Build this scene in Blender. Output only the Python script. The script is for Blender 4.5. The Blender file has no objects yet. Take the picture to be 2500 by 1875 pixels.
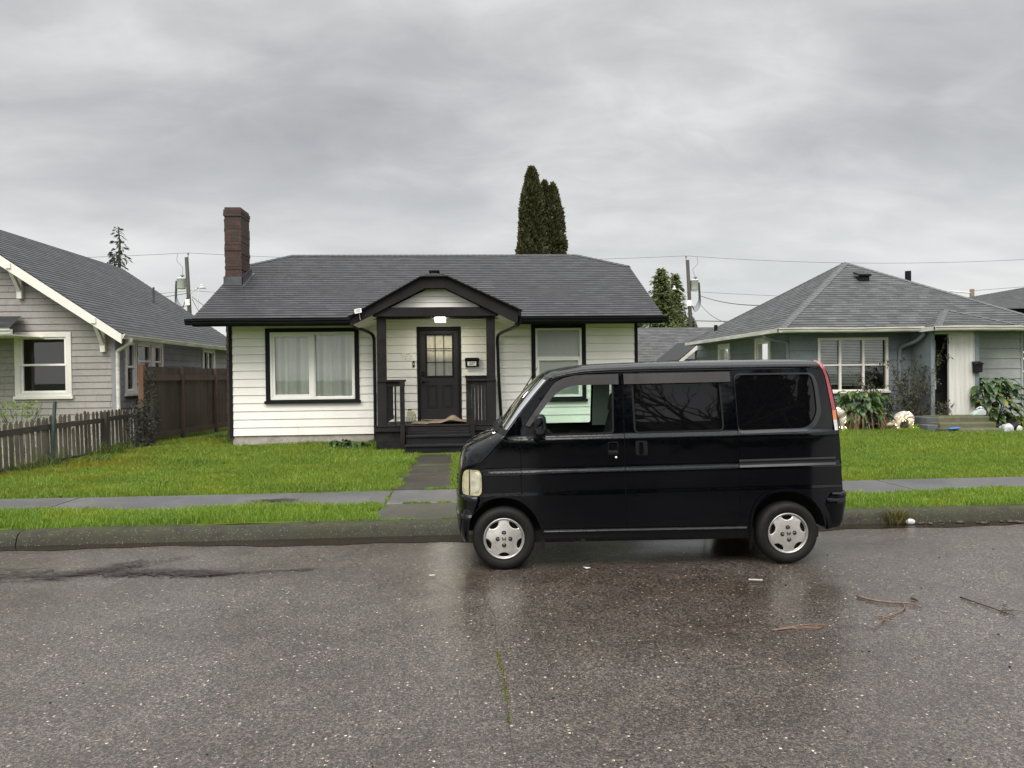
import bpy, bmesh, math, random
import numpy as np
from mathutils import Vector, Matrix, geometry, noise
R = math.radians
random.seed(7); rng = np.random.default_rng(7)
sc = bpy.context.scene
COL = sc.collection
# ------------------------------------------------------------------ camera, sky, sun, exposure
CO = Vector((0, 0, 1.63110331))
CR = Vector((0.99785158, -0.06437087, -0.01219047)); CU = Vector((0.01284611, 0.00978124, 0.99986964))
CF = Vector((0.06424325, 0.99787811, -0.01058714)); FPX = 1781.264
cam_d = bpy.data.cameras.new('camera'); cam = bpy.data.objects.new('camera', cam_d); COL.objects.link(cam)
cam_d.sensor_width = 36; cam_d.lens = 36 * FPX / 2500; cam_d.clip_start = .05; cam_d.clip_end = 3000
m = Matrix((CR, CU, -CF)).transposed().to_4x4(); m.translation = CO; cam.matrix_world = m
sc.camera = cam
sc.view_settings.view_transform = 'Standard'; sc.view_settings.look = 'None'
sc.view_settings.exposure = 0.80; sc.view_settings.gamma = 1
sc.cycles.max_bounces = 6; sc.cycles.transparent_max_bounces = 12; sc.cycles.caustics_reflective = False
SUN_EL, SUN_AZ = R(52), R(200)     # high, from behind and a little left of the camera, through thick cloud
world = bpy.data.worlds.new('World'); sc.world = world; world.use_nodes = True
def N(nt, t, **k):
    n = nt.nodes.new(t)
    for a, b in k.items():
        if a == 'inp':
            for i, v in b.items(): n.inputs[i].default_value = v
        else: setattr(n, a, b)
    return n
def math_(nt, op, a, b=None, clamp=False):
    n = N(nt, 'ShaderNodeMath', operation=op, use_clamp=clamp)
    for i, v in enumerate((a, b)):
        if v is None: continue
        if isinstance(v, (int, float)): n.inputs[i].default_value = v
        else: nt.links.new(v, n.inputs[i])
    return n.outputs[0]
def ramp(nt, fac, stops, interp='LINEAR'):
    n = N(nt, 'ShaderNodeValToRGB'); n.color_ramp.interpolation = interp
    e = n.color_ramp.elements
    while len(e) < len(stops): e.new(.5)
    for i, (p, c) in enumerate(stops):
        e[i].position = p; e[i].color = (c, c, c, 1) if isinstance(c, (int, float)) else (*c, 1)
    nt.links.new(fac, n.inputs[0]); return n.outputs[0]
def mixc(nt, fac, a, b, mode='MIX'):
    n = N(nt, 'ShaderNodeMix', data_type='RGBA', blend_type=mode)
    for i, v in ((0, fac), (6, a), (7, b)):
        if isinstance(v, (int, float)): n.inputs[i].default_value = v
        elif isinstance(v, tuple): n.inputs[i].default_value = (*v, 1)
        else: nt.links.new(v, n.inputs[i])
    return n.outputs[2]
def noise_(nt, vec, scale, detail=4, rough=.55, dist=0.0):
    n = N(nt, 'ShaderNodeTexNoise', inp={'Scale': scale, 'Detail': detail, 'Roughness': rough, 'Distortion': dist})
    if vec is not None: nt.links.new(vec, n.inputs['Vector'])
    return n.outputs['Fac']
def mapping(nt, vec, scale=(1, 1, 1), loc=(0, 0, 0), rot=(0, 0, 0)):
    n = N(nt, 'ShaderNodeMapping', inp={'Scale': scale, 'Location': loc, 'Rotation': rot})
    nt.links.new(vec, n.inputs['Vector']); return n.outputs[0]
def build_world():
    nt = world.node_tree; nt.nodes.clear()
    out = N(nt, 'ShaderNodeOutputWorld'); bg = N(nt, 'ShaderNodeBackground')
    sky = N(nt, 'ShaderNodeTexSky', sky_type='NISHITA'); sky.sun_disc = False
    sky.sun_elevation = SUN_EL; sky.sun_rotation = SUN_AZ
    tc = N(nt, 'ShaderNodeTexCoord'); sp = N(nt, 'ShaderNodeSeparateXYZ'); nt.links.new(tc.outputs['Generated'], sp.inputs[0])
    z = math_(nt, 'MAXIMUM', sp.outputs[2], 0.0)
    zz = math_(nt, 'ADD', z, .30)
    cb = N(nt, 'ShaderNodeCombineXYZ')
    nt.links.new(math_(nt, 'DIVIDE', sp.outputs[0], zz), cb.inputs[0]); nt.links.new(math_(nt, 'DIVIDE', sp.outputs[1], zz), cb.inputs[1])
    big = noise_(nt, mapping(nt, cb.outputs[0], (1, 1.35, 1), SKYOFF), 1.15, 3, .5, .4)
    mid = noise_(nt, mapping(nt, cb.outputs[0], (1, 1.5, 1), (7.1, 3.4, 2)), 3.6, 8, .58, .35)
    f = math_(nt, 'ADD', math_(nt, 'MULTIPLY', big, .69), math_(nt, 'MULTIPLY', mid, .31))
    cloud = ramp(nt, f, [(.33, (.235, .235, .238)), (.45, (.295, .295, .296)), (.54, (.365, .364, .362)), (.65, (.475, .473, .465))])
    # paler towards the horizon, brighter overhead (overcast sky)
    hz = ramp(nt, z, [(0.0, 1.0), (.14, .7), (.30, 0.0)])
    cloud = mixc(nt, math_(nt, 'MULTIPLY', hz, .68), cloud, (.475, .475, .466))
    zen = ramp(nt, z, [(.42, 1.0), (.62, 1.0), (.9, 1.0)])
    boost = N(nt, 'ShaderNodeMapRange', inp={1: .45, 2: .85, 3: 1.0, 4: ZENITH}); boost.interpolation_type = 'SMOOTHSTEP'; nt.links.new(z, boost.inputs[0])
    back = N(nt, 'ShaderNodeMapRange', inp={1: .2, 2: -.7, 3: 1.0, 4: BACKSKY}); back.interpolation_type = 'SMOOTHSTEP'; nt.links.new(sp.outputs[1], back.inputs[0])
    k = math_(nt, 'MULTIPLY', boost.outputs[0], back.outputs[0])
    cm = N(nt, 'ShaderNodeVectorMath', operation='SCALE'); nt.links.new(cloud, cm.inputs[0]); nt.links.new(k, cm.inputs['Scale'])
    # background strength 0.1, so the cloud radiance is given times ten
    ten = N(nt, 'ShaderNodeVectorMath', operation='SCALE', inp={'Scale': 10.0}); nt.links.new(cm.outputs[0], ten.inputs[0])
    fin = mixc(nt, .93, sky.outputs[0], ten.outputs[0])
    nt.links.new(fin, bg.inputs[0]); bg.inputs[1].default_value = .1
    nt.links.new(bg.outputs[0], out.inputs[0])
ZENITH, BACKSKY, SKYOFF = 3.9, 1.9, (3.37, 9.2, 3)
build_world()
sd = bpy.data.lights.new('sun', 'SUN'); sd.energy = 1.5; sd.angle = R(40); sd.color = (1, .94, .85)
sun = bpy.data.objects.new('sun', sd); COL.objects.link(sun)
sdir = Vector((math.sin(SUN_AZ) * math.cos(SUN_EL), math.cos(SUN_AZ) * math.cos(SUN_EL), math.sin(SUN_EL)))
sun.rotation_euler = sdir.to_track_quat('Z', 'Y').to_euler(); sun.location = (0, 0, 40)
# ------------------------------------------------------------------ helpers
def ray(px): return CF + CR * ((px[0] - 1250) / FPX) - CU * ((px[1] - 937.5) / FPX)
def S(px, X=None, Y=None, Z=None):
    """photo point -> world point on the plane X=, Y= or Z=."""
    d = ray(px)
    t = (X - CO.x) / d.x if X is not None else (Y - CO.y) / d.y if Y is not None else (Z - CO.z) / d.z
    return CO + d * t
ORG = {}
def link(o, parent=None):
    COL.objects.link(o)
    if parent is not None: o.parent = parent
    return o
def tag(o, label=None, cat=None, group=None, kind=None):
    if label: o['label'] = label
    if cat: o['category'] = cat
    if group: o['group'] = group
    if kind: o['kind'] = kind
    return o
def thing(name, loc, label, cat, rz=0, group=None, org=None):
    o = bpy.data.objects.new(name, None); o.empty_display_size = .2; link(o); o.location = loc; o.rotation_euler.z = rz
    ORG[o.name] = Vector((0, 0, 0)) if org == 'local' else Vector(loc)
    return tag(o, label, cat, group)
def org_of(o): return ORG.get(o.name, Vector((0, 0, 0))) if o else Vector((0, 0, 0))
class MB:
    def __init__(s): s.v = []; s.f = []; s.uv = []
    def add(s, vs, fs, uvs=None):
        b = len(s.v); s.v += [Vector(p) for p in vs]
        for i, f in enumerate(fs):
            s.f.append([b + k for k in f]); s.uv.append(uvs[i] if uvs else None)
    def quad(s, *p): s.add(p, [list(range(len(p)))])
    def box(s, x0, x1, y0, y1, z0, z1):
        s.add([(x, y, z) for z in (z0, z1) for y in (y0, y1) for x in (x0, x1)],
              [(0, 2, 3, 1), (4, 5, 7, 6), (0, 1, 5, 4), (2, 6, 7, 3), (0, 4, 6, 2), (1, 3, 7, 5)])
    def beam(s, p, q, w, h, up=(0, 0, 1)):
        p, q = Vector(p), Vector(q); d = (q - p).normalized(); a = d.cross(Vector(up)).normalized() * (w / 2); b = a.cross(d).normalized() * (h / 2)
        s.add([p - a - b, p + a - b, p + a + b, p - a + b, q - a - b, q + a - b, q + a + b, q - a + b],
              [(0, 1, 2, 3), (7, 6, 5, 4), (0, 4, 5, 1), (1, 5, 6, 2), (2, 6, 7, 3), (3, 7, 4, 0)])
    def prism(s, pts, vec):
        n = len(pts); vec = Vector(vec); A = [Vector(p) for p in pts]
        s.add(A + [p + vec for p in A], [list(range(n))[::-1], list(range(n, 2 * n))] + [[i, (i + 1) % n, n + (i + 1) % n, n + i] for i in range(n)])
    def tube(s, pts, r, n=8, cap=True):
        P = [Vector(p) for p in pts]; rr = r if isinstance(r, (list, tuple)) else [r] * len(P)
        b = len(s.v); prev = None; vs = []; fs = []
        for i, p in enumerate(P):
            d = (P[min(i + 1, len(P) - 1)] - P[max(i - 1, 0)])
            d = d.normalized() if d.length > 1e-9 else Vector((0, 0, 1))
            if prev is None:
                a = d.cross(Vector((0, 0, 1)));
                if a.length < 1e-3: a = d.cross(Vector((1, 0, 0)))
            else: a = prev - d * prev.dot(d)
            a.normalize(); prev = a; c = d.cross(a)
            for k in range(n): t = 2 * math.pi * k / n; vs.append(p + (a * math.cos(t) + c * math.sin(t)) * rr[i])
        for i in range(len(P) - 1):
            for k in range(n): fs.append((i * n + k, i * n + (k + 1) % n, (i + 1) * n + (k + 1) % n, (i + 1) * n + k))
        if cap: fs += [list(range(n))[::-1], list(range((len(P) - 1) * n, len(P) * n))]
        s.add(vs, fs)
    def lathe(s, prof, o, ax, n=32, closed=False):
        """prof = [(radius, along axis)]"""
        o = Vector(o); ax = Vector(ax).normalized(); a = ax.orthogonal().normalized(); c = ax.cross(a); vs = []; fs = []; m_ = len(prof)
        for k in range(n):
            t = 2 * math.pi * k / n; e = a * math.cos(t) + c * math.sin(t)
            for (r, h) in prof: vs.append(o + e * r + ax * h)
        for k in range(n):
            for j in range(m_ - 1 + (1 if closed else 0)):
                j2 = (j + 1) % m_; k2 = (k + 1) % n
                fs.append((k * m_ + j, k2 * m_ + j, k2 * m_ + j2, k * m_ + j2))
        s.add(vs, fs)
    def ball(s, c, r, n=10, sq=(1, 1, 1)):
        c = Vector(c); prof = [(math.sin(math.pi * i / n) * r, -math.cos(math.pi * i / n) * r) for i in range(n + 1)]
        b = len(s.v); s.lathe(prof, (0, 0, 0), (0, 0, 1), n * 2)
        for i in range(b, len(s.v)): p = s.v[i]; s.v[i] = Vector((p.x * sq[0], p.y * sq[1], p.z * sq[2])) + c
    def build(s, name, mat, parent=None, smooth=False, bevel=0, auto=None):
        me = bpy.data.meshes.new(name); off = org_of(parent)
        me.from_pydata([tuple(p - off) for p in s.v], [], s.f)
        if any(u is not None for u in s.uv):
            ul = me.uv_layers.new(name='UVMap'); i = 0
            for f, u in zip(s.f, s.uv):
                for k in range(len(f)):
                    if u is not None: ul.data[i].uv = u[k]
                    i += 1
        me.materials.append(mat)
        if smooth or auto: me.polygons.foreach_set('use_smooth', [True] * len(me.polygons))
        if auto: me.set_sharp_from_angle(angle=R(auto))
        me.update()
        o = bpy.data.objects.new(name, me); link(o, parent); ORG[o.name] = off
        if bevel:
            bm = o.modifiers.new('bevel', 'BEVEL'); bm.width = bevel; bm.segments = 2; bm.limit_method = 'ANGLE'; bm.angle_limit = R(40)
        return o
def np_mesh(name, V, F, mat, parent=None, smooth=False):
    """V (n,3), F (m,k) numpy arrays"""
    V = np.asarray(V, np.float32) - np.array(org_of(parent), np.float32); F = np.asarray(F, np.int32); k = F.shape[1]
    me = bpy.data.meshes.new(name); me.vertices.add(len(V)); me.vertices.foreach_set('co', V.ravel())
    me.loops.add(F.size); me.loops.foreach_set('vertex_index', F.ravel())
    me.polygons.add(len(F)); me.polygons.foreach_set('loop_start', np.arange(0, F.size, k, dtype=np.int32))
    me.polygons.foreach_set('loop_total', np.full(len(F), k, np.int32))
    if smooth: me.polygons.foreach_set('use_smooth', np.ones(len(F), bool))
    me.materials.append(mat); me.update(calc_edges=True); me.validate()
    o = bpy.data.objects.new(name, me); link(o, parent); ORG[o.name] = org_of(parent); return o
def cap_run(mb, a, b, d1, d2, w=.13, t=.016, step=.15):
    """folded cap shingles over a ridge from a to b; d1, d2 point down the two slopes"""
    a, b = Vector(a), Vector(b); d1, d2 = Vector(d1).normalized(), Vector(d2).normalized(); n = max(2, int((b - a).length / step)); e = (b - a) / n; up = Vector((0, 0, t))
    for k in range(n):
        p, q = a + e * k, a + e * (k + 1.0); pu, qu = p + up * 1.35, q + up * .9
        mb.add([pu, qu, qu + d1 * w, pu + d1 * w, qu + d2 * w, pu + d2 * w, p + d1 * w - up * .3, p + d2 * w - up * .3, p - up * .3], [(0, 1, 2, 3), (0, 5, 4, 1), (0, 3, 6, 8), (0, 8, 7, 5)])
class Fr:
    """a wall frame: u along the wall, z up, d outwards"""
    def __init__(s, o, u, n): s.o, s.u, s.n = Vector(o), Vector(u), Vector(n)
    def P(s, u, z, d=0): return s.o + s.u * u + Vector((0, 0, z)) + s.n * d
    def box(s, mb, u0, u1, z0, z1, d0, d1):
        mb.add([s.P(u, z, d) for z in (z0, z1) for d in (d0, d1) for u in (u0, u1)],
               [(0, 2, 3, 1), (4, 5, 7, 6), (0, 1, 5, 4), (2, 6, 7, 3), (0, 4, 6, 2), (1, 3, 7, 5)])
    def ring(s, mb, u0, u1, z0, z1, w, d0, d1, wb=None, wt=None):
        wb = w if wb is None else wb; wt = w if wt is None else wt
        s.box(mb, u0, u1, z0, z0 + wb, d0, d1); s.box(mb, u0, u1, z1 - wt, z1, d0, d1)
        s.box(mb, u0, u0 + w, z0 + wb, z1 - wt, d0, d1); s.box(mb, u1 - w, u1, z0 + wb, z1 - wt, d0, d1)
def siding(mb, fr, z0, z1, xr, holes=(), exp=.18, th=.016, joints=None, back=True, groove=.007):
    k = 0
    while z0 + k * exp < z1 - 1e-4:
        za, zb = z0 + k * exp, min(z0 + (k + 1) * exp, z1); k += 1
        br = sorted({za, zb} | {h for H in holes for h in (H[2], H[3]) if za < h < zb})
        cuts = []
        if joints:
            a, b = xr(za); x = a + random.uniform(.1, joints[1])
            while x < b: cuts.append(x); x += random.uniform(*joints)
        for p, q in zip(br[:-1], br[1:]):
            mid = (p + q) / 2; iv = [(xr(p)[0], xr(p)[1], xr(q)[0], xr(q)[1])]
            for H in holes:
                if H[2] < mid < H[3]:
                    nv = []
                    for (a, b, c, d) in iv:
                        if H[1] <= min(a, c) or H[0] >= max(b, d): nv.append((a, b, c, d)); continue
                        if H[0] > a: nv.append((a, H[0], c, H[0]))
                        if H[1] < b: nv.append((H[1], b, H[1], d))
                    iv = nv
            for c_ in cuts:
                nv = []
                for (a, b, c, d) in iv:
                    if max(a, c) + .03 < c_ < min(b, d) - .03: nv += [(a, c_ - .0025, c, c_ - .0025), (c_ + .0025, b, c_ + .0025, d)]
                    else: nv.append((a, b, c, d))
                iv = nv
            dz = lambda z: th * (1 - (z - za) / exp) + .003
            for (a, b, c, d) in iv:
                if b - a < 1e-3 and d - c < 1e-3: continue
                qq = q - groove if q == zb and zb < z1 - 1e-4 else q; mb.quad(fr.P(a, p, dz(p)), fr.P(b, p, dz(p)), fr.P(d, qq, dz(q)), fr.P(c, qq, dz(q)))
                if p == za: mb.quad(fr.P(a, p, -.03), fr.P(b, p, -.03), fr.P(b, p, dz(p)), fr.P(a, p, dz(p)))
                if joints or back: mb.quad(fr.P(a, p, -.03), fr.P(b, p, -.03), fr.P(d, q, -.03), fr.P(c, q, -.03))
def clip(poly, axis, val, keep_ge):
    out = []
    for i in range(len(poly)):
        a, b = poly[i], poly[(i + 1) % len(poly)]; fa, fb = a[axis] - val, b[axis] - val
        if not keep_ge: fa, fb = -fa, -fb
        if fa >= 0: out.append(a)
        if fa * fb < 0: t = fa / (fa - fb); out.append(tuple(a[i_] + (b[i_] - a[i_]) * t for i_ in range(2)))
    return out
def roof(mb, poly, o, u, exp=.145, t=.009):
    """shingle courses laid over a planar convex polygon; u = direction along the eave"""
    P = [Vector(p) for p in poly]; o = Vector(o); u = Vector(u).normalized()
    n = Vector((0, 0, 0))
    for i in range(1, len(P) - 1): n += (P[i] - P[0]).cross(P[i + 1] - P[0])
    n.normalize()
    if n.z < 0: n = -n
    v = n.cross(u).normalized()
    if v.z < 0: v = -v
    Q = [((p - o).dot(u), (p - o).dot(v)) for p in P]
    v0 = min(q[1] for q in Q); v1 = max(q[1] for q in Q); k = 0
    while v0 + k * exp < v1 - 1e-4:
        a, b = v0 + k * exp, min(v0 + (k + 1) * exp, v1); k += 1
        s = clip(clip(Q, 1, a - 1e-7, True), 1, b + 1e-7, False)
        if len(s) < 3: continue
        w = lambda q: o + u * q[0] + v * q[1] + n * (t * (1 - (q[1] - a) / exp) + .002)
        mb.add([w(q) for q in s], [list(range(len(s)))], [[(q[0], q[1] - v0) for q in s]])
        lo = sorted([q for q in s if abs(q[1] - a) < 1e-5])
        if len(lo) >= 2:
            l, r_ = lo[0], lo[-1]; A, B = w(l), w(r_)
            mb.add([A, B, B - n * (t + .004), A - n * (t + .004)], [[0, 1, 2, 3]], [[(l[0], a - v0 + .001)] * 4])
def cat(pts, n):
    """Catmull-Rom through n-dim points -> list of samples"""
    P = [np.array(p, float) for p in pts]; out = []
    for i in range(len(P) - 1):
        p0, p1, p2, p3 = P[max(i - 1, 0)], P[i], P[i + 1], P[min(i + 2, len(P) - 1)]
        for j in range(n):
            t = j / n; out.append(.5 * ((2 * p1) + (p2 - p0) * t + (2 * p0 - 5 * p1 + 4 * p2 - p3) * t * t + (3 * p1 - p0 - 3 * p2 + p3) * t ** 3))
    out.append(P[-1]); return out
def text_mesh(body, size, mat, name, parent, o, u, up, depth=.002, align='CENTER'):
    cu = bpy.data.curves.new('txt', 'FONT'); cu.body = body; cu.size = size; cu.extrude = depth; cu.align_x = align; cu.align_y = 'CENTER'; cu.offset = size * .02
    ob = bpy.data.objects.new('txt', cu); COL.objects.link(ob)
    dg = bpy.context.evaluated_depsgraph_get(); me = bpy.data.meshes.new_from_object(ob.evaluated_get(dg))
    bpy.data.objects.remove(ob); o, u, up = Vector(o), Vector(u), Vector(up); n = u.cross(up); off = org_of(parent)
    for vv in me.vertices: p = vv.co.copy(); vv.co = o + u * p.x + up * p.y + n * p.z - off
    me.materials.clear(); me.materials.append(mat)
    for p in me.polygons: p.material_index = 0
    r = bpy.data.objects.new(name, me); link(r, parent); ORG[r.name] = off; return r
# ------------------------------------------------------------------ materials
def newmat(name):
    mt = bpy.data.materials.new(name); mt.use_nodes = True; nt = mt.node_tree
    return mt, nt, nt.nodes['Principled BSDF']
def coords(nt, kind='Object'): return N(nt, 'ShaderNodeTexCoord').outputs[kind]
def bump(nt, bs, h, strength, dist=.01):
    b = N(nt, 'ShaderNodeBump', inp={'Strength': strength, 'Distance': dist}); nt.links.new(h, b.inputs['Height']); nt.links.new(b.outputs[0], bs.inputs['Normal']); return b
def pmat(name, c, rough=.6, var=.12, vs=3.0, stretch=(1, 1, 1), c2=None, metal=0, bmp=0, bs_=60, coat=0, spec=.5, fine=.06):
    mt, nt, b = newmat(name); co = mapping(nt, coords(nt), stretch)
    a = noise_(nt, co, vs, 5, .6); f = noise_(nt, co, vs * 14, 4, .6)
    d = c2 or tuple(x * (1 - 2.2 * var) for x in c)
    col = mixc(nt, ramp(nt, a, [(.35, 0.0), (.68, 1.0)]), tuple(x * (1 + var * .4) for x in c), d)
    col = mixc(nt, fine * 3, col, ramp(nt, f, [(.3, .25), (.7, .95)]), 'SOFT_LIGHT')
    nt.links.new(col, b.inputs['Base Color']); b.inputs['Metallic'].default_value = metal
    b.inputs['Specular IOR Level'].default_value = spec
    nt.links.new(ramp(nt, a, [(.3, max(rough - .08, .02)), (.7, min(rough + .08, 1))]), b.inputs['Roughness'])
    b.inputs['Coat Weight'].default_value = coat
    if bmp: bump(nt, b, noise_(nt, co, bs_, 4, .6), bmp)
    return mt
def wood(name, c, c2, rough=.75, along='z', sc_=1.0, bmp=.4):
    mt, nt, b = newmat(name)
    st = {'z': (9, 9, .6), 'x': (.6, 9, 9), 'y': (9, .6, 9)}[along]
    co = mapping(nt, coords(nt), tuple(x * sc_ for x in st))
    g = noise_(nt, co, 2.2, 8, .7, .4); l = noise_(nt, coords(nt), 1.6, 4, .6)
    col = mixc(nt, ramp(nt, g, [(.3, 0.0), (.7, 1.0)]), c, c2)
    col = mixc(nt, ramp(nt, l, [(.4, 0.0), (.7, .65)]), col, tuple(x * .45 for x in c2))
    geo = N(nt, 'ShaderNodeNewGeometry'); col = mixc(nt, .7, col, ramp(nt, geo.outputs['Random Per Island'], [(0, .35), (1, .68)]), 'OVERLAY')
    nt.links.new(col, b.inputs['Base Color']); b.inputs['Roughness'].default_value = rough
    bump(nt, b, g, bmp, .006); return mt
def shingle(name, c1, c2, exp=.145, spot=0, mortar=.05):
    mt, nt, b = newmat(name); uv = coords(nt, 'UV')
    br = N(nt, 'ShaderNodeTexBrick', offset=.37, offset_frequency=2, squash=1.0)
    br.inputs['Scale'].default_value = 1; br.inputs['Brick Width'].default_value = .22; br.inputs['Row Height'].default_value = exp
    br.inputs['Mortar Size'].default_value = .0035; br.inputs['Mortar Smooth'].default_value = .2; br.inputs['Bias'].default_value = -.1
    br.inputs['Color1'].default_value = (*c1, 1); br.inputs['Color2'].default_value = (*c2, 1); br.inputs['Mortar'].default_value = (*[x * .5 for x in c2], 1)
    nt.links.new(mapping(nt, uv, loc=(.07, 0, 0)), br.inputs['Vector'])
    b2 = N(nt, 'ShaderNodeTexBrick', offset=.61, offset_frequency=3)
    b2.inputs['Scale'].default_value = 1; b2.inputs['Brick Width'].default_value = .27; b2.inputs['Row Height'].default_value = exp; b2.inputs['Mortar Size'].default_value = 0
    b2.inputs['Color1'].default_value = (.56, .56, .57, 1); b2.inputs['Color2'].default_value = (1.2, 1.2, 1.2, 1); b2.inputs['Mortar'].default_value = (.7, .7, .7, 1)
    nt.links.new(uv, b2.inputs['Vector'])
    col = mixc(nt, 1.0, br.outputs['Color'], b2.outputs['Color'], 'MULTIPLY')
    sp = N(nt, 'ShaderNodeSeparateXYZ'); nt.links.new(uv, sp.inputs[0])
    fr = math_(nt, 'FRACT', math_(nt, 'DIVIDE', sp.outputs[1], exp))
    # the darker granule band that laminated shingles carry along their upper edge
    col = mixc(nt, ramp(nt, fr, [(0, 0.45), (.14, 0.0), (.66, 0.0), (.92, .62)]), col, tuple(x * .3 for x in c2))
    o = coords(nt); gr = noise_(nt, o, 170, 3, .7); big = noise_(nt, o, .9, 4, .6)
    col = mixc(nt, .5, col, ramp(nt, gr, [(.3, .2), (.7, .85)]), 'OVERLAY')
    col = mixc(nt, .35, col, ramp(nt, big, [(.3, .35), (.7, .65)]), 'OVERLAY')
    nt.links.new(col, b.inputs['Base Color']); b.inputs['Roughness'].default_value = .62
    bump(nt, b, gr, .35, .006); return mt
def glass_thin(name, tint, rough=.02, refl=1.0, EXTRA=.015):
    mt, nt, b = newmat(name); nt.nodes.remove(b)
    t = N(nt, 'ShaderNodeBsdfTransparent'); t.inputs[0].default_value = (*tint, 1)
    g = N(nt, 'ShaderNodeBsdfGlossy'); g.inputs['Roughness'].default_value = rough; g.inputs[0].default_value = (refl, refl, refl, 1)
    fr = N(nt, 'ShaderNodeFresnel', inp={'IOR': 1.55}); mx = N(nt, 'ShaderNodeMixShader')
    f = math_(nt, 'ADD', fr.outputs[0], EXTRA)
    nt.links.new(f, mx.inputs[0]); nt.links.new(t.outputs[0], mx.inputs[1]); nt.links.new(g.outputs[0], mx.inputs[2])
    nt.links.new(mx.outputs[0], nt.nodes['Material Output'].inputs[0]); return mt
def emis(name, c, s):
    mt, nt, b = newmat(name); b.inputs['Base Color'].default_value = (*c, 1); b.inputs['Emission Color'].default_value = (*c, 1); b.inputs['Emission Strength'].default_value = s; return mt
def leaf(name, c, c2, rough=.45, trans=.25, spec=.4):
    mt, nt, b = newmat(name); geo = N(nt, 'ShaderNodeNewGeometry')
    big = noise_(nt, coords(nt), 1.3, 4, .6)
    f = math_(nt, 'ADD', math_(nt, 'MULTIPLY', geo.outputs['Random Per Island'], .6), math_(nt, 'MULTIPLY', big, .5))
    col = mixc(nt, ramp(nt, f, [(.2, 0.0), (.85, 1.0)]), c, c2); nt.links.new(col, b.inputs['Base Color'])
    b.inputs['Roughness'].default_value = rough; b.inputs['Specular IOR Level'].default_value = spec
    tr = N(nt, 'ShaderNodeBsdfTranslucent'); nt.links.new(col, tr.inputs[0]); mx = N(nt, 'ShaderNodeMixShader', inp={0: trans})
    nt.links.new(b.outputs[0], mx.inputs[1]); nt.links.new(tr.outputs[0], mx.inputs[2]); nt.links.new(mx.outputs[0], nt.nodes['Material Output'].inputs[0]); return mt
# ------------------------------------------------------------------ the setting: road, kerb, pavement, lawn
def road_mat():
    mt, nt, b = newmat('wet asphalt'); o = coords(nt)
    big = noise_(nt, mapping(nt, o, (.5, .9, 1)), .8, 5, .6, .3); mid = noise_(nt, o, 3.5, 5, .6); fine = noise_(nt, o, 230, 3, .7)
    col = mixc(nt, ramp(nt, big, [(.38, 0.0), (.62, 1.0)]), (.039, .029, .022), (.059, .0485, .041))
    col = mixc(nt, .5, col, ramp(nt, mid, [(.3, .3), (.7, .7)]), 'OVERLAY')
    for sc_, lo, w, keep in ((46, .925, .36, (.36, .30, .22)), (85, .78, .42, (.125, .105, .09)), (120, .72, .48, (.014, .012, .011))):
        v = N(nt, 'ShaderNodeTexVoronoi', inp={'Scale': sc_}); nt.links.new(o, v.inputs['Vector'])
        sp = N(nt, 'ShaderNodeSeparateColor'); nt.links.new(v.outputs['Color'], sp.inputs[0])
        f = math_(nt, 'MULTIPLY', ramp(nt, sp.outputs[0], [(lo, 0.0), (lo + .03, 1.0)]), ramp(nt, v.outputs['Distance'], [(w - .08, 1.0), (w, 0.0)]))
        col = mixc(nt, f, col, mixc(nt, sp.outputs[1], keep, tuple(x * .62 for x in keep)))
    for sc_ in (75, 140):
        v = N(nt, 'ShaderNodeTexVoronoi', inp={'Scale': sc_}); nt.links.new(o, v.inputs['Vector']); sp = N(nt, 'ShaderNodeSeparateColor'); nt.links.new(v.outputs['Color'], sp.inputs[0])
        col = mixc(nt, 1.0, col, ramp(nt, sp.outputs[2], [(0, .42), (1, 1.75)]), 'MULTIPLY')
    col = mixc(nt, .5, col, ramp(nt, fine, [(.3, .15), (.7, .8)]), 'OVERLAY')
    nt.links.new(col, b.inputs['Base Color']); b.inputs['Coat Weight'].default_value = .62; b.inputs['Coat IOR'].default_value = 1.55; nt.links.new(ramp(nt, big, [(.36, .12), (.62, .22)]), b.inputs['Coat Roughness'])
    wet = math_(nt, 'ADD', math_(nt, 'MULTIPLY', big, .5), math_(nt, 'MULTIPLY', mid, .5))
    nt.links.new(ramp(nt, wet, [(.38, .34), (.60, .5)]), b.inputs['Roughness']); b.inputs['Specular IOR Level'].default_value = .4
    v = N(nt, 'ShaderNodeTexVoronoi', inp={'Scale': 75}); nt.links.new(o, v.inputs['Vector'])
    h = math_(nt, 'ADD', math_(nt, 'MULTIPLY', v.outputs['Distance'], -.6), math_(nt, 'MULTIPLY', fine, .5))
    bump(nt, b, h, .5, .006); bp = N(nt, 'ShaderNodeBump', inp={'Strength': .16, 'Distance': .006}); nt.links.new(h, bp.inputs['Height']); nt.links.new(bp.outputs[0], b.inputs['Coat Normal']); return mt
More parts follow.
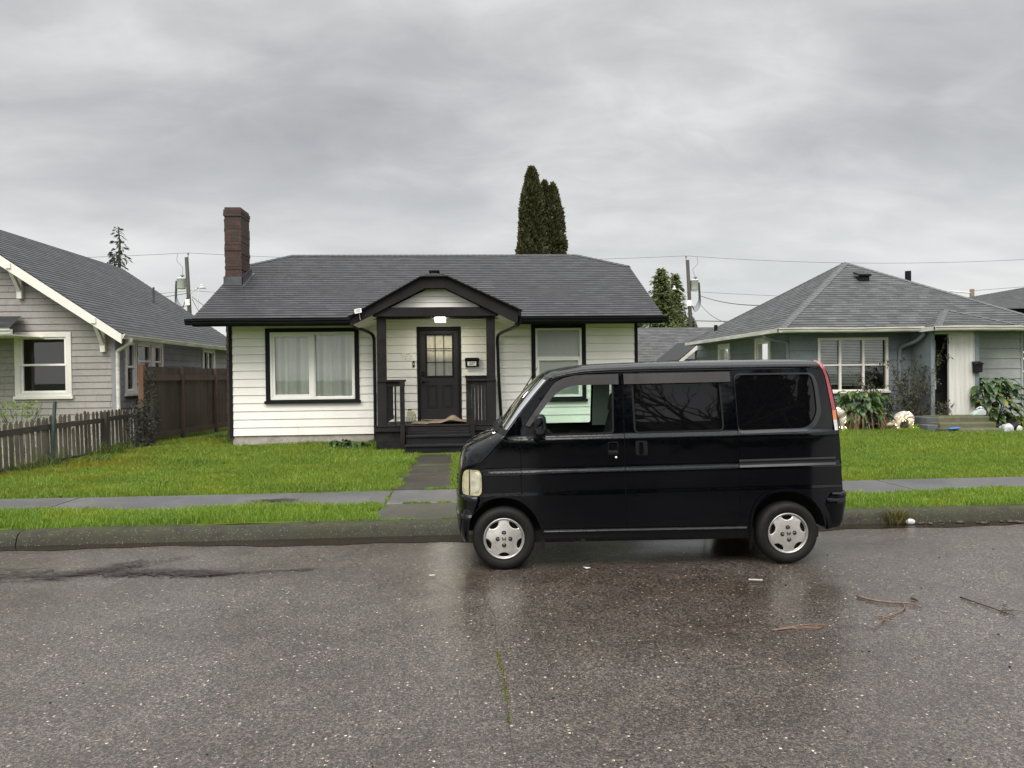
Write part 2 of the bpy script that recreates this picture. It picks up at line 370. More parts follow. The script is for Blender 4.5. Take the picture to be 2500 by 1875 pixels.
def conc_mat(name, c, c2, peb=.25, rough=(.45, .7), moss=0.0, spec=.5, coat=0):
    mt, nt, b = newmat(name); b.inputs['Specular IOR Level'].default_value = spec; b.inputs['Coat Weight'].default_value = coat; b.inputs['Coat Roughness'].default_value = .3; o = coords(nt)
    big = noise_(nt, o, 1.1, 6, .62, .3); fine = noise_(nt, o, 190, 3, .7); mid = noise_(nt, o, 9, 5, .65)
    col = mixc(nt, ramp(nt, big, [(.36, 0.0), (.64, 1.0)]), c, c2)
    col = mixc(nt, .5, col, ramp(nt, mid, [(.3, .3), (.7, .72)]), 'OVERLAY')
    v = N(nt, 'ShaderNodeTexVoronoi', inp={'Scale': 70}); nt.links.new(o, v.inputs['Vector'])
    sp = N(nt, 'ShaderNodeSeparateColor'); nt.links.new(v.outputs['Color'], sp.inputs[0])
    f = math_(nt, 'MULTIPLY', ramp(nt, sp.outputs[0], [(1 - peb, 0.0), (1 - peb + .03, 1.0)]), ramp(nt, v.outputs['Distance'], [(.3, 1.0), (.42, 0.0)]))
    col = mixc(nt, f, col, mixc(nt, sp.outputs[1], (.15, .13, .11), (.055, .05, .045)))
    col = mixc(nt, .5, col, ramp(nt, fine, [(.3, .2), (.7, .8)]), 'OVERLAY')
    if moss:
        g = N(nt, 'ShaderNodeNewGeometry'); s2 = N(nt, 'ShaderNodeSeparateXYZ'); nt.links.new(g.outputs['Normal'], s2.inputs[0])
        mm = math_(nt, 'MULTIPLY', ramp(nt, noise_(nt, o, 6, 6, .65), [(.36, 0.0), (.5, 1.0)]), math_(nt, 'ADD', math_(nt, 'MULTIPLY', s2.outputs[2], .7), .25, True))
        col = mixc(nt, math_(nt, 'MULTIPLY', mm, moss), col, (.055, .075, .012))
    nt.links.new(col, b.inputs['Base Color']); nt.links.new(ramp(nt, big, [(.35, rough[0]), (.65, rough[1])]), b.inputs['Roughness'])
    bump(nt, b, math_(nt, 'ADD', fine, math_(nt, 'MULTIPLY', v.outputs['Distance'], -.5)), .35, .006); return mt
M_road = road_mat()
M_kerb = conc_mat('wet exposed aggregate', (.015, .012, .010), (.026, .022, .018), .22, (.55, .75), spec=.25, moss=.3)
M_walk = conc_mat('wet concrete', (.050, .049, .052), (.078, .076, .080), .06, (.40, .58), coat=.35)
M_path = conc_mat('dark old concrete', (.010, .008, .006), (.034, .028, .022), .12, (.55, .8), moss=.06, spec=.3)
M_apron = conc_mat('apron concrete', (.030, .027, .022), (.055, .050, .042), .08, (.55, .75), moss=.12, spec=.35)
M_step = conc_mat('mossy concrete', (.075, .065, .048), (.16, .14, .105), .1, (.6, .8), moss=1.0)
M_found = conc_mat('foundation concrete', (.27, .24, .21), (.38, .345, .31), .08, (.7, .9))
M_soil = pmat('wet soil', (.05, .06, .015), .8, .3, 2.0, c2=(.06, .045, .02), bmp=.5, bs_=30)
M_lawn = pmat('turf', (.06, .10, .011), .9, .3, 2.0, c2=(.06, .09, .012), bmp=.5, bs_=40, spec=.1)
M_far = pmat('far ground', (.06, .08, .03), .9, .2, .05, spec=.1)
def sheet(name, mat, x0, x1, y0, y1, z, nx=1, ny=1, zf=None, kind='structure'):
    xs = np.linspace(x0, x1, nx + 1); ys = np.linspace(y0, y1, ny + 1); X, Y = np.meshgrid(xs, ys)
    Z = np.full(X.shape, z) if zf is None else zf(X, Y)
    V = np.stack([X.ravel(), Y.ravel(), Z.ravel()], 1); i = np.arange((nx + 1) * (ny + 1)).reshape(ny + 1, nx + 1)
    F = np.stack([i[:-1, :-1].ravel(), i[:-1, 1:].ravel(), i[1:, 1:].ravel(), i[1:, :-1].ravel()], 1)
    o = np_mesh(name, V, F, mat, smooth=True); o['kind'] = kind; return o
YK, HK, YS1, YS2 = 7.5251, .1314, 8.7875, 9.7909
sheet('ground', M_far, -900, 900, -600, 1600, -.06)
sheet('road', M_road, -70, 70, -4.2, YK + .05, 0.0)
def lawn_z(X, Y):
    return .118 + .018 * np.sin(X * 1.3 + Y * .7) * np.sin(Y * 1.1 - X * .4) - .02 * np.clip((10.0 - Y) / .25, 0, 1) + .03 * np.clip((Y - 11) / 5, 0, 1) - .05 * np.clip((-X - 6.2) / 1.2, 0, 1) * np.clip((Y - 11.5) / 2, 0, 1)
sheet('lawn', M_lawn, -70, 70, YS2 - .02, 90, 0, 400, 300, lawn_z)
def verge_z(X, Y): return .112 + .016 * np.sin(X * 2.1) + .02 * np.sin((Y - YK) / 1.27 * math.pi)
sheet('verge', M_lawn, -70, 70, YK + .2, YS1 + .02, 0, 300, 6, verge_z)
# kerb: rounded section swept along the street, in cast lengths
mb = MB(); prof = [(YK - .005, -.03), (YK + .03, .07), (YK + .06, .112), (YK + .085, HK - .004), (YK + .12, HK), (YK + .24, HK), (YK + .25, -.03)]
joints = sorted([S((50, 1310), Z=.08).x, 6.9, 13.4, -17, -25, 20, 28, -11.5])
edges = [-70] + joints + [70]
for a, b in zip(edges[:-1], edges[1:]):
    n = max(2, int((b - a) / .5)); xs = np.linspace(a + .006, b - .006, n)
    base = len(mb.v)
    for x in xs: mb.v += [Vector((x, y + .006 * math.sin(x * 2.2 + z * 9), z + .004 * math.sin(x * 3.1))) for y, z in prof]
    k = len(prof)
    for i in range(n - 1):
        for j in range(k - 1): mb.f.append([base + i * k + j, base + (i + 1) * k + j, base + (i + 1) * k + j + 1, base + i * k + j + 1]); mb.uv.append(None)
    for e in (0, n - 1): mb.f.append([base + e * k + j for j in range(k)]); mb.uv.append(None)
tag(mb.build('kerb', M_kerb, auto=40), kind='structure')
# far kerb and pavement behind the camera
mb = MB(); mb.box(-70, 70, -4.4, -4.2, -.05, .13); tag(mb.build('far_kerb', M_kerb), kind='structure')
sheet('far_lawn', M_lawn, -70, 70, -60, -4.4, .12)
# pavement slabs
mb = MB(); jx = [-5.0, -.975, 5.7]; xs = sorted(jx + [-9.1, -13.1, -17.2, -22, -30, -70, 2.35, 9.6, 13.6, 17.5, 22, 30, 70])
for i, (a, b) in enumerate(zip(xs[:-1], xs[1:])):
    d = random.uniform(-.006, .006); mb.box(a + .007, b - .007, YS1, YS2, -.02, HK + d)
tag(mb.build('sidewalk', M_walk, bevel=.012), kind='structure')
mb = MB(); mb.box(-.99, .95, YK + .26, YS1 - .03, -.02, .128); tag(mb.build('kerb_apron', M_apron, bevel=.012), kind='structure')
mb = MB()
for a, b in ((YS2 + .03, 11.15), (11.17, 12.45), (12.47, 13.3), (13.32, 14.15)): mb.box(-1.02, -.20, a, b, -.02, .142 + random.uniform(-.006, .006))
tag(mb.build('garden_path', M_path, bevel=.012), kind='structure')
# standing water in the gutter
def wavy(name, pts_front, pts_back, z, mat):
    mb = MB(); n = len(pts_front)
    mb.add([(x, y, z) for x, y in pts_front] + [(x, y, z) for x, y in pts_back], [[i, i + 1, n + i + 1, n + i] for i in range(n - 1)])
    return tag(mb.build(name, mat), kind='structure')
mt, nt, b = newmat('gutter water'); co = coords(nt); nz = noise_(nt, co, 2.2, 5, .6)
nt.links.new(mixc(nt, nz, (.010, .007, .005), (.022, .016, .012)), b.inputs['Base Color']); b.inputs['Roughness'].default_value = .09; b.inputs['Specular IOR Level'].default_value = .4
bump(nt, b, noise_(nt, mapping(nt, co, (1, 2, 1)), 14, 3, .5), .06, .01); M_water = mt
xs = np.linspace(-12, 14, 160)
wavy('puddle', [(x, YK - .26 - .10 * math.sin(x * .55 + 1) - .045 * math.sin(x * 2.7) - .02 * math.sin(x * 9.1)) for x in xs], [(x, YK + .01) for x in xs], .004, M_water)
# grass ---------------------------------------------------------------------
def grass_mat(name, c, c2, moss=None):
    mt, nt, b = newmat(name); geo = N(nt, 'ShaderNodeNewGeometry'); o = coords(nt)
    big = noise_(nt, o, .7, 4, .6, .4); sm = noise_(nt, o, 5, 3, .6)
    f = math_(nt, 'ADD', math_(nt, 'ADD', math_(nt, 'MULTIPLY', geo.outputs['Random Per Island'], .38), math_(nt, 'MULTIPLY', big, .62)), math_(nt, 'MULTIPLY', sm, .32))
    col = mixc(nt, ramp(nt, f, [(.42, 0.0), (.84, 1.0)]), c, c2)
    yel = ramp(nt, noise_(nt, mapping(nt, o, (1, 1.6, 1), (3, 7, 0)), .9, 5, .65), [(.50, 0.0), (.66, .72)]); col = mixc(nt, yel, col, tuple(x * k for x, k in zip(c2, (1.25, .92, .7))))
    if moss:
        sp = N(nt, 'ShaderNodeSeparateXYZ'); nt.links.new(o, sp.inputs[0])
        e = math_(nt, 'MULTIPLY', ramp(nt, math_(nt, 'MULTIPLY', sp.outputs[0], -.1), [(.50, 0.0), (.66, 1.0)]), ramp(nt, noise_(nt, mapping(nt, o, (.5, 1.3, 1)), 1.1, 4, .6), [(.46, 0.0), (.56, 1.0)]))
        col = mixc(nt, math_(nt, 'MULTIPLY', e, .85), col, moss)
    dry = ramp(nt, geo.outputs['Random Per Island'], [(.935, 0.0), (.955, 1.0)])
    col = mixc(nt, math_(nt, 'MULTIPLY', dry, .8), col, (.28, .27, .11))
    nt.links.new(col, b.inputs['Base Color']); b.inputs['Roughness'].default_value = .5; b.inputs['Specular IOR Level'].default_value = .3
    tr = N(nt, 'ShaderNodeBsdfTranslucent'); nt.links.new(col, tr.inputs[0]); mx = N(nt, 'ShaderNodeMixShader', inp={0: .35})
    nt.links.new(b.outputs[0], mx.inputs[1]); nt.links.new(tr.outputs[0], mx.inputs[2]); nt.links.new(mx.outputs[0], nt.nodes['Material Output'].inputs[0]); return mt
M_grass = grass_mat('lawn grass', (.088, .155, .014), (.200, .296, .036), (.19, .17, .012))
M_verge = grass_mat('verge grass', (.090, .170, .014), (.205, .320, .040))
def blades(X, Y, Z, h, w, lean, hvar=.4):
    n = len(X); a = rng.uniform(0, 2 * np.pi, n); H = h * (1 + hvar * (rng.random(n) * 2 - 1)) if np.isscalar(h) else h * (1 + hvar * (rng.random(n) * 2 - 1))
    L = lean * H * rng.random(n); la = rng.uniform(0, 2 * np.pi, n); W = w * (.7 + .6 * rng.random(n))
    p = np.stack([X, Y, Z], 1); e = np.stack([np.cos(a), np.sin(a), np.zeros(n)], 1) * (W / 2)[:, None]
    ld = np.stack([np.cos(la), np.sin(la), np.zeros(n)], 1)
    mid = p + ld * (L * .35)[:, None] + np.array([0, 0, 1]) * (H * .6)[:, None]
    tip = p + ld * L[:, None] + np.array([0, 0, 1]) * (H * (1 - .25 * rng.random(n)))[:, None]
    V = np.stack([p - e, p + e, mid + e * .8, mid - e * .8, tip], 1).reshape(-1, 3); b = np.arange(n)[:, None] * 5
    F = np.concatenate([b + np.array([0, 1, 2]), b + np.array([0, 2, 3]), b + np.array([3, 2, 4])], 0); return V, F
def grass(name, mat, x0, x1, y0, y1, dens, zf, h, mask, w=.007, lean=.7):
    n = int((x1 - x0) * (y1 - y0) * dens); X = rng.uniform(x0, x1, n); Y = rng.uniform(y0, y1, n)
    k = mask(X, Y); X, Y = X[k], Y[k]
    pat = .5 + .5 * np.sin(X * 1.9 + 2 * np.sin(Y * 1.3)) * np.sin(Y * 2.3 + 1.5 * np.sin(X * .9)); tuft = .5 + .5 * np.sin(X * 8.3 + 3 * np.sin(Y * 3.1)) * np.sin(Y * 9.7 + 2 * np.sin(X * 2.7))
    V, F = blades(X, Y, zf(X, Y), h * (.7 + .45 * pat + .35 * tuft), w, lean); return np_mesh(name, V, F, mat)
def lawn_mask(X, Y):
    e = .04 * np.sin(Y * 5.1) + .03 * np.sin(Y * 13 + 1); on_path = (X > -.90 + e - .18 * np.clip((Y - 12.9) / 1.0, 0, 1) * 0) & (X < -.25 + e * .6) & (Y < 14.2)
    house = (X > -5.32) & (X < 4.05) & (Y > 16.76); porch = ((X > -1.92) & (X < .72) & (Y > 15.06)) | ((X > -1.22) & (X < .14) & (Y > 14.12))
    right = (X > 8.55) & (Y > 18.8); steps = ((X > 11.3) & (X < 13.3) & (Y > 17.25)) | ((X > 11.1) & (X < 12.9) & (Y > 16.38))
    left = X < -7.72
    edge = Y < YS2 + .035 + .03 * np.sin(X * 7) + .02 * np.sin(X * 23)
    return ~(on_path | house | porch | right | steps | left | edge)
def verge_mask(X, Y):
    e = .05 * np.sin(X * 6) + .03 * np.sin(X * 17)
    ap = (X > -1.02 + .1 * np.sin(Y * 9)) & (X < .97)
    return ~ap & (Y > YK + .235 + e * .5) & (Y < YS1 - .01 + e * .4)
tag(grass('lawn_grass', M_grass, -7.8, 16.5, YS2, 13.2, 3000, lawn_z, .052, lawn_mask, .007), kind='stuff', cat='grass', label='short green lawn grass in front of the houses')
tag(grass('lawn_grass', M_grass, -7.8, 16.5, 13.2, 18.9, 1700, lawn_z, .062, lawn_mask, .010), kind='stuff', cat='grass', label='short green lawn grass growing up to the house walls')
tag(grass('verge_grass', M_verge, -8.5, 10.5, YK + .2, YS1 + .03, 4200, verge_z, .060, verge_mask, .0065), kind='stuff', cat='grass', label='green grass on the verge between kerb and sidewalk')
tag(grass('lawn_weeds', leaf('clover leaves', (.045, .10, .014), (.09, .15, .03), .5, .2), -7.7, 16, YS2, 17, 90, lawn_z, .05, lambda X, Y: lawn_mask(X, Y) & (np.sin(X * 2.3 + np.sin(Y * 1.7)) * np.sin(Y * 2.9 + X) > .25), .022, 1.6), kind='stuff', cat='weeds', label='low clover and weeds scattered through the lawn')
# moss and seedlings in the joints of the concrete
def joint_mask(X, Y): return rng.random(len(X)) < .5 + .5 * np.sin(X * 5.3) * np.sin(X * 1.9 + 1)
V1, F1 = [], []
def strip_blades(pts, n, w, h):
    P = np.array(pts, float); t = rng.random(n) * (len(P) - 1); i = t.astype(int); f = (t - i)[:, None]
    q = P[i] * (1 - f) + P[np.minimum(i + 1, len(P) - 1)] * f; q[:, :2] += rng.normal(0, w, (n, 2))
    keep = noise_np(q * 3.0) > -.05
    q = q[keep]; V, F = blades(q[:, 0], q[:, 1], q[:, 2], h, .006, .9); F1.append(F + sum(len(v) for v in V1)); V1.append(V)
def noise_np(Q): return np.array([noise.noise(Vector(p)) for p in Q])
strip_blades([(-1.0, YS2 + .015, .13), (.4, YS2 + .015, .13)], 1500, .018, .03)
strip_blades([(-1.0, YS1 - .015, .125), (.9, YS1 - .015, .125)], 1500, .018, .028)
strip_blades([(-1.0, YK + .25, .125), (.9, YK + .25, .125)], 800, .012, .022)
strip_blades([(-.975, YS1, .13), (-.975, YS2, .13)], 500, .012, .03)
strip_blades([(-.98, YS1 - .05, .125), (-1.2, YS1, .125), (-.85, YS1 + .03, .125)], 800, .05, .04)
strip_blades([(-.85, 14.11, .14), (-.3, 14.11, .14)], 300, .03, .05)
tag(np_mesh('joint_moss', np.concatenate(V1), np.concatenate(F1), M_verge), kind='stuff', cat='moss', label='mossy grass tufts growing in the concrete joints')
# seam across the road with a thin line of moss
mb = MB(); pts = [(.06, 6.4), (.09, 5.6), (.18, 4.95), (.17, 4.4), (.19, 3.9), (.185, 3.3), (.2, 2.7), (.22, 2.0), (.2, 0), (.2, -4)]
P = [Vector((x, y, .003)) for x, y in pts]
for a, b in zip(P[:-1], P[1:]):
    for k in range(6):
        p, q = a.lerp(b, k / 6), a.lerp(b, (k + 1) / 6); w = .0016
        mb.quad((p.x - w, p.y, .003), (p.x + w, p.y, .003), (q.x + w, q.y, .003), (q.x - w, q.y, .003))
tag(mb.build('road_seam', pmat('seam tar', (.03, .027, .024), .5)), kind='structure')
V1, F1 = [], []
strip_blades([(.17, 4.3, .002), (.19, 3.9, .002), (.185, 3.3, .002), (.2, 2.6, .002), (.2, 2.2, .002)], 900, .007, .006)
tag(np_mesh('seam_moss', np.concatenate(V1), np.concatenate(F1), grass_mat('moss', (.10, .13, .012), (.16, .19, .03))), kind='stuff', cat='moss', label='thin green line of moss along the road seam')
# ------------------------------------------------------------------ the white bungalow
M_white = pmat('white siding paint', (.84, .815, .765), .55, .03, 1.2, c2=(.79, .765, .715), fine=.03)
M_black = pmat('black trim paint', (.012, .012, .013), .5, .15, 2, c2=(.018, .018, .019), bmp=.05, spec=.06)
M_char = pmat('charcoal stained wood', (.016, .015, .0155), .65, .2, 3, c2=(.025, .023, .0235), stretch=(1, 1, .3), bmp=.15, bs_=40, spec=.06)
M_charw = pmat('worn charcoal paint', (.012, .0112, .0115), .55, .2, 6, c2=(.024, .022, .021), bmp=.2, bs_=40, spec=.06)
M_blackwet = pmat('wet black boards', (.010, .010, .011), .35, .2, 2, c2=(.018, .0175, .019), bmp=.15, bs_=30, spec=.12)
M_gut = pmat('black gutter', (.008, .008, .009), .35, .1, 2, c2=(.012, .012, .013), spec=.12)
M_vinyl = pmat('white vinyl', (.82, .81, .78), .4, .02, 2, c2=(.78, .77, .74))
M_door = pmat('charcoal door paint', (.026, .0245, .0255), .55, .05, 2, c2=(.030, .0285, .029), spec=.2)
M_shD = shingle('dark shingles', (.0135, .014, .0165), (.033, .034, .0385))
M_shG = shingle('grey shingles', (.042, .044, .046), (.078, .081, .084))
M_shL = shingle('slate shingles', (.026, .0275, .031), (.046, .0485, .053))
M_soff = pmat('soffit', (.55, .55, .48), .7, .05)
M_glass = glass_thin('window glass', (.99, 1.0, .99), .015)
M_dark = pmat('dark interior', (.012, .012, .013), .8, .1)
M_metal = pmat('galvanised flashing', (.075, .078, .086), .5, .2, 4, c2=(.05, .052, .058), metal=.4)
def curtain_mat():
    mt, nt, b = newmat('grey green curtain'); b.inputs['Base Color'].default_value = (.84, .88, .80, 1); b.inputs['Roughness'].default_value = .9; return mt
M_curt = curtain_mat()
M_lace = pmat('yellowed lace', (.78, .71, .53), .9, .12, 6, c2=(.64, .57, .41))
def brick_mat():
    mt, nt, b = newmat('old sooty brick'); sp = N(nt, 'ShaderNodeSeparateXYZ'); nt.links.new(coords(nt), sp.inputs[0])
    cb = N(nt, 'ShaderNodeCombineXYZ'); nt.links.new(math_(nt, 'ADD', sp.outputs[0], sp.outputs[1]), cb.inputs[0]); nt.links.new(sp.outputs[2], cb.inputs[1])
    br = N(nt, 'ShaderNodeTexBrick'); br.inputs['Scale'].default_value = 1; br.inputs['Brick Width'].default_value = .2; br.inputs['Row Height'].default_value = .075; br.inputs['Mortar Size'].default_value = .007; br.inputs['Mortar Smooth'].default_value = .3
    br.inputs['Color1'].default_value = (.085, .026, .015, 1); br.inputs['Color2'].default_value = (.030, .013, .009, 1); br.inputs['Mortar'].default_value = (.018, .014, .012, 1)
    nt.links.new(cb.outputs[0], br.inputs['Vector'])
    n1 = noise_(nt, coords(nt), 8, 6, .75); n2 = noise_(nt, mapping(nt, coords(nt), (30, 30, 4)), 1.5, 4, .7)
    col = mixc(nt, ramp(nt, n1, [(.38, 0.0), (.58, .9)]), br.outputs['Color'], (.022, .016, .012))
    col = mixc(nt, ramp(nt, n2, [(.63, 0.0), (.72, .75)]), col, (.20, .12, .095))
    nt.links.new(col, b.inputs['Base Color']); b.inputs['Roughness'].default_value = .75
    bump(nt, b, math_(nt, 'ADD', br.outputs['Fac'], math_(nt, 'MULTIPLY', n1, -.8)), -.6, .012); return mt
M_brick = brick_mat()
YH = 16.83; XL, XR = -5.27, 4.004
H = thing('bungalow', (-.6, YH, .13), 'small white bungalow with black trim, black porch gable and dark shingle roof', 'house')
fr = Fr((0, YH, 0), (1, 0, 0), (0, -1, 0))
W1 = (-4.49, -2.40, 1.09, 2.78); W2 = (1.54, 2.81, 1.05, 2.83); DO = (-1.09, -.08, .64, 2.79)
mb = MB(); siding(mb, fr, .36, 3.07, lambda z: (XL, XR) if z < 2.87 else (-2.2, 1.0), [W1, W2, DO], .1832, .018, joints=(2.0, 3.6))
frl = Fr((XL, YH, 0), (0, 1, 0), (-1, 0, 0)); frr = Fr((XR, YH, 0), (0, 1, 0), (1, 0, 0))
gable = lambda z: (0.0, 6.65) if z < 2.7 else (max(0, (z - 2.62) / .481), 6.65 - max(0, (z - 2.62) / .481))
siding(mb, frl, .36, 4.25, gable, [], .1832, .014); siding(mb, frr, .36, 4.25, gable, [], .1832, .014)
mb.box(XL, XR, YH + 6.6, YH + 6.65, .36, 2.9)
mb.build('wall', M_white, H)
mb = MB(); mb.box(XL + .02, XR - .02, YH + .015, YH + 6.6, -.05, .362); mb.build('foundation', M_found, H)
for x0, x1 in ((XL - .03, XL + .045), (XR - .045, XR + .03)):
    mb = MB(); mb.box(x0, x1, YH - .028, YH + .1, .30, 2.86); mb.build('corner_board', M_black, H, bevel=.004)
# roof: clipped gables
EL, ER, YE, ZE, YR, ZR, YB, ZB = -5.772, 4.393, 15.90, 2.935, 20.154, 4.98, 19.204, 4.523
YE2 = 2 * YR - YE; YB2 = 2 * YR - YB; RL, RR = -4.64, 3.15
mb = MB()
roof(mb, [(EL, YE, ZE), (ER, YE, ZE), (ER, YB, ZB), (RR, YR, ZR), (RL, YR, ZR), (EL, YB, ZB)], (EL, YE, ZE), (1, 0, 0))
roof(mb, [(EL, YE2, ZE), (ER, YE2, ZE), (ER, YB2, ZB), (RR, YR, ZR), (RL, YR, ZR), (EL, YB2, ZB)], (ER, YE2, ZE), (-1, 0, 0))
roof(mb, [(EL, YB, ZB), (RL, YR, ZR), (EL, YB2, ZB)], (EL, YB2, ZB), (0, -1, 0)); roof(mb, [(ER, YB, ZB), (RR, YR, ZR), (ER, YB2, ZB)], (ER, YB, ZB), (0, 1, 0))
rf = mb.build('roof', M_shD, H)
mb = MB(); rr = .035   # ridge and hip caps
FS, BS = (0, -1, -.481), (0, 1, -.481)
def hipdown(n1, ax): v = Vector(n1).cross(Vector(ax)); return v if v.z < 0 else -v
def pl_n(*p): p = [Vector(q) for q in p]; n = (p[1] - p[0]).cross(p[2] - p[0]); return n
cap_run(mb, (RL, YR, ZR), (RR, YR, ZR), FS, BS)
for X_, Rx in ((EL, RL), (ER, RR)):
    A_, B_ = Vector((X_, YB, ZB)), Vector((Rx, YR, ZR)); nh = pl_n((X_, YB, ZB), (Rx, YR, ZR), (X_, YB2, ZB)); cap_run(mb, A_, B_, hipdown((0, -.481, 1), B_ - A_), hipdown(nh, B_ - A_))
M_cap = pmat('ridge cap shingle', (.036, .0375, .041), .65, .25, 9, c2=(.025, .026, .029), bmp=.3, bs_=120)
mb.build('ridge_cap', M_cap, rf)
for x in (EL, ER):
    s = 1 if x < 0 else -1; mb = MB()
    mb.prism([(x, YE, ZE - .02), (x, YB, ZB - .02), (x, YB2, ZB - .02), (x, YE2, ZE - .02), (x, YE2, ZE - .16), (x, YB2, ZB - .16), (x, YB, ZB - .16), (x, YE + .02, ZE - .16)], (.03 * s, 0, 0)); mb.build('rake_board', M_black, H)
for x0, x1 in ((EL + .03, -2.22), (1.06, ER - .03)): mb = MB(); mb.box(x0, x1, YE + .0, YE + .025, ZE - .17, ZE - .012); mb.build('fascia', M_black, H)
mb = MB(); mb.box(EL + .04, -2.22, YE + .03, YH - .002, 2.83, 2.85); mb.box(1.06, ER - .04, YE + .03, YH - .002, 2.83, 2.85)
mb.quad((EL + .03, YE, ZE - .05), (ER - .03, YE, ZE - .05), (ER - .03, YB, ZB - .05), (EL + .03, YB, ZB - .05)); mb.build('soffit', M_soff, H)
def gutter(name, x0, x1, mat, parent, y=YE, z=ZE - .015, h=.125, w=.105):
    prof = [(0, -h), (-.055, -h), (-.075, -h * .75), (-.078, -h * .55), (-w, -h * .3), (-w, -.012), (-w - .008, 0), (-w + .008, 0), (-w + .008, -.02), (-.01, -.03), (0, -.02)]
    mb = MB(); n = len(prof); k = int(abs(x1 - x0) / .6) + 2
    for i in range(k):
        x = x0 + (x1 - x0) * i / (k - 1); sag = .006 * math.sin(i * 1.3)
        mb.v += [Vector((x, y + a, z + b_ + sag)) for a, b_ in prof]
    for i in range(k - 1):
        for j in range(n): mb.f.append([i * n + j, (i + 1) * n + j, (i + 1) * n + (j + 1) % n, i * n + (j + 1) % n]); mb.uv.append(None)
    for e in (0, k - 1): mb.f.append([e * n + j for j in range(n)]); mb.uv.append(None)
    return mb.build(name, mat, parent)
gutter('gutter', EL - .12, -2.30, M_gut, H); gutter('gutter', 1.12, ER + .1, M_gut, H)
# chimney
cx0, cx1, cy0, cy1, ct = -5.70, -5.31, 17.9, 18.6, 5.76
mb = MB(); z = 0.0; k = 0
while z < ct - .01:    # courses slightly out of line so that the outline is not ruled
    j = lambda: random.uniform(-.009, .009); cap = .016 if z > ct - .24 and z < ct - .08 else 0
    mb.box(cx0 + j() - cap, cx1 + j() + cap, cy0 + j() - cap, cy1 + j() + cap, z, min(z + .0752, ct)); z += .075
ch = mb.build('chimney', M_brick, H)
mb = MB(); zr = lambda y: ZE + (y - YE) * .481
mb.box(cx0 - .03, cx1 + .03, cy0 - .03, cy0 + .01, zr(cy0) - .03, zr(cy0) + .20)
mb.prism([(cx1 + .01, cy0 - .03, zr(cy0) - .02), (cx1 + .01, cy0 - .03, zr(cy0) + .20), (cx1 + .01, cy1 + .05, zr(cy1) + .2), (cx1 + .01, cy1 + .05, zr(cy1))], (.022, 0, 0))
mb.prism([(cx1 + .03, cy0 - .1, zr(cy0 - .1) + .012), (cx1 + .10, cy0 - .1, zr(cy0 - .1) + .012), (cx1 + .10, cy1 + .1, zr(cy1 + .1) + .012), (cx1 + .03, cy1 + .1, zr(cy1 + .1) + .012)], (0, 0, .006))
mb.build('flashing', M_metal, ch)
# windows -----------------------------------------------------------------
def curtain(mb, fr, u0, u1, z0, z1, d, folds=9, amp=.035):
    n = 140; us = [u0 + (u1 - u0) * i / n for i in range(n + 1)]
    f = lambda u: d + amp * (math.sin((u - u0) * folds * 2.1 + 1.1 * math.sin((u - u0) * 3.3)) + .5 * math.sin((u - u0) * folds * 5.3 + .6))
    b = len(mb.v); mb.v += [fr.P(u, z, f(u)) for u in us for z in (z0, z1)]
    for i in range(n): mb.f.append([b + 2 * i, b + 2 * i + 2, b + 2 * i + 3, b + 2 * i + 1]); mb.uv.append(None)
def pane(parent, fr, u0, u1, z0, z1, d, mat=None):
    mb = MB(); mb.quad(fr.P(u0, z0, d), fr.P(u1, z0, d), fr.P(u1, z1, d), fr.P(u0, z1, d)); return mb.build('pane', mat or M_glass, parent)
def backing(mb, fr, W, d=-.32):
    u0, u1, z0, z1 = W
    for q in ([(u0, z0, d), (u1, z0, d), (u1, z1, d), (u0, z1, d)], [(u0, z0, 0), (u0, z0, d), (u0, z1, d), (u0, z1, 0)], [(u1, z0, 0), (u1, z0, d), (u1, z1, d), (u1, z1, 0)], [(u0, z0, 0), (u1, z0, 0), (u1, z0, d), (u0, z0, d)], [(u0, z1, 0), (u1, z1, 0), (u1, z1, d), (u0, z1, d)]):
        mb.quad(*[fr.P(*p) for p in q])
mb = MB(); fr.ring(mb, -4.49, -2.40, 1.09, 2.78, .10, -.02, .045, wb=.07, wt=.09); fr.box(mb, -4.52, -2.37, 1.075, 1.135, -.02, .085)
w = mb.build('window', M_black, H, bevel=.004); w['label'] = 'black framed white sliding window with closed grey green curtains'
mb = MB(); fr.ring(mb, -4.39, -2.50, 1.16, 2.69, .05, -.08, .032); fr.box(mb, -3.475, -3.405, 1.21, 2.64, -.05, .028); fr.ring(mb, -4.34, -3.475, 1.21, 2.64, .055, -.05, .018, wb=.07); fr.ring(mb, -3.405, -2.55, 1.21, 2.64, .02, -.07, .004)
mb.build('frame', M_vinyl, w, bevel=.003)
pane(w, fr, -4.285, -3.475, 1.28, 2.585, -.025); pane(w, fr, -3.385, -2.57, 1.23, 2.62, -.045)
mb = MB(); curtain(mb, fr, -4.36, -2.52, 1.17, 2.67, -.115, 7, .045); mb.build('curtain', M_curt, w, smooth=True)
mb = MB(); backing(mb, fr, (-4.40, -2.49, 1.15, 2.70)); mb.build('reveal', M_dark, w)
mb = MB(); fr.ring(mb, 1.54, 2.81, 1.05, 2.83, .095, -.02, .045); fr.box(mb, 1.51, 2.84, 1.03, 1.09, -.02, .085)
w = mb.build('window', M_black, H, bevel=.004); w['label'] = 'black framed white sash window with pale pleated blind'
mb = MB(); fr.ring(mb, 1.635, 2.715, 1.11, 2.735, .045, -.08, .032); fr.box(mb, 1.68, 2.67, 2.025, 2.075, -.06, .024); fr.ring(mb, 1.68, 2.67, 1.155, 2.025, .04, -.05, .016)
mb.build('frame', M_vinyl, w, bevel=.003)
pane(w, fr, 1.68, 2.67, 2.075, 2.69, -.045); pane(w, fr, 1.72, 2.63, 1.195, 2.02, -.03)
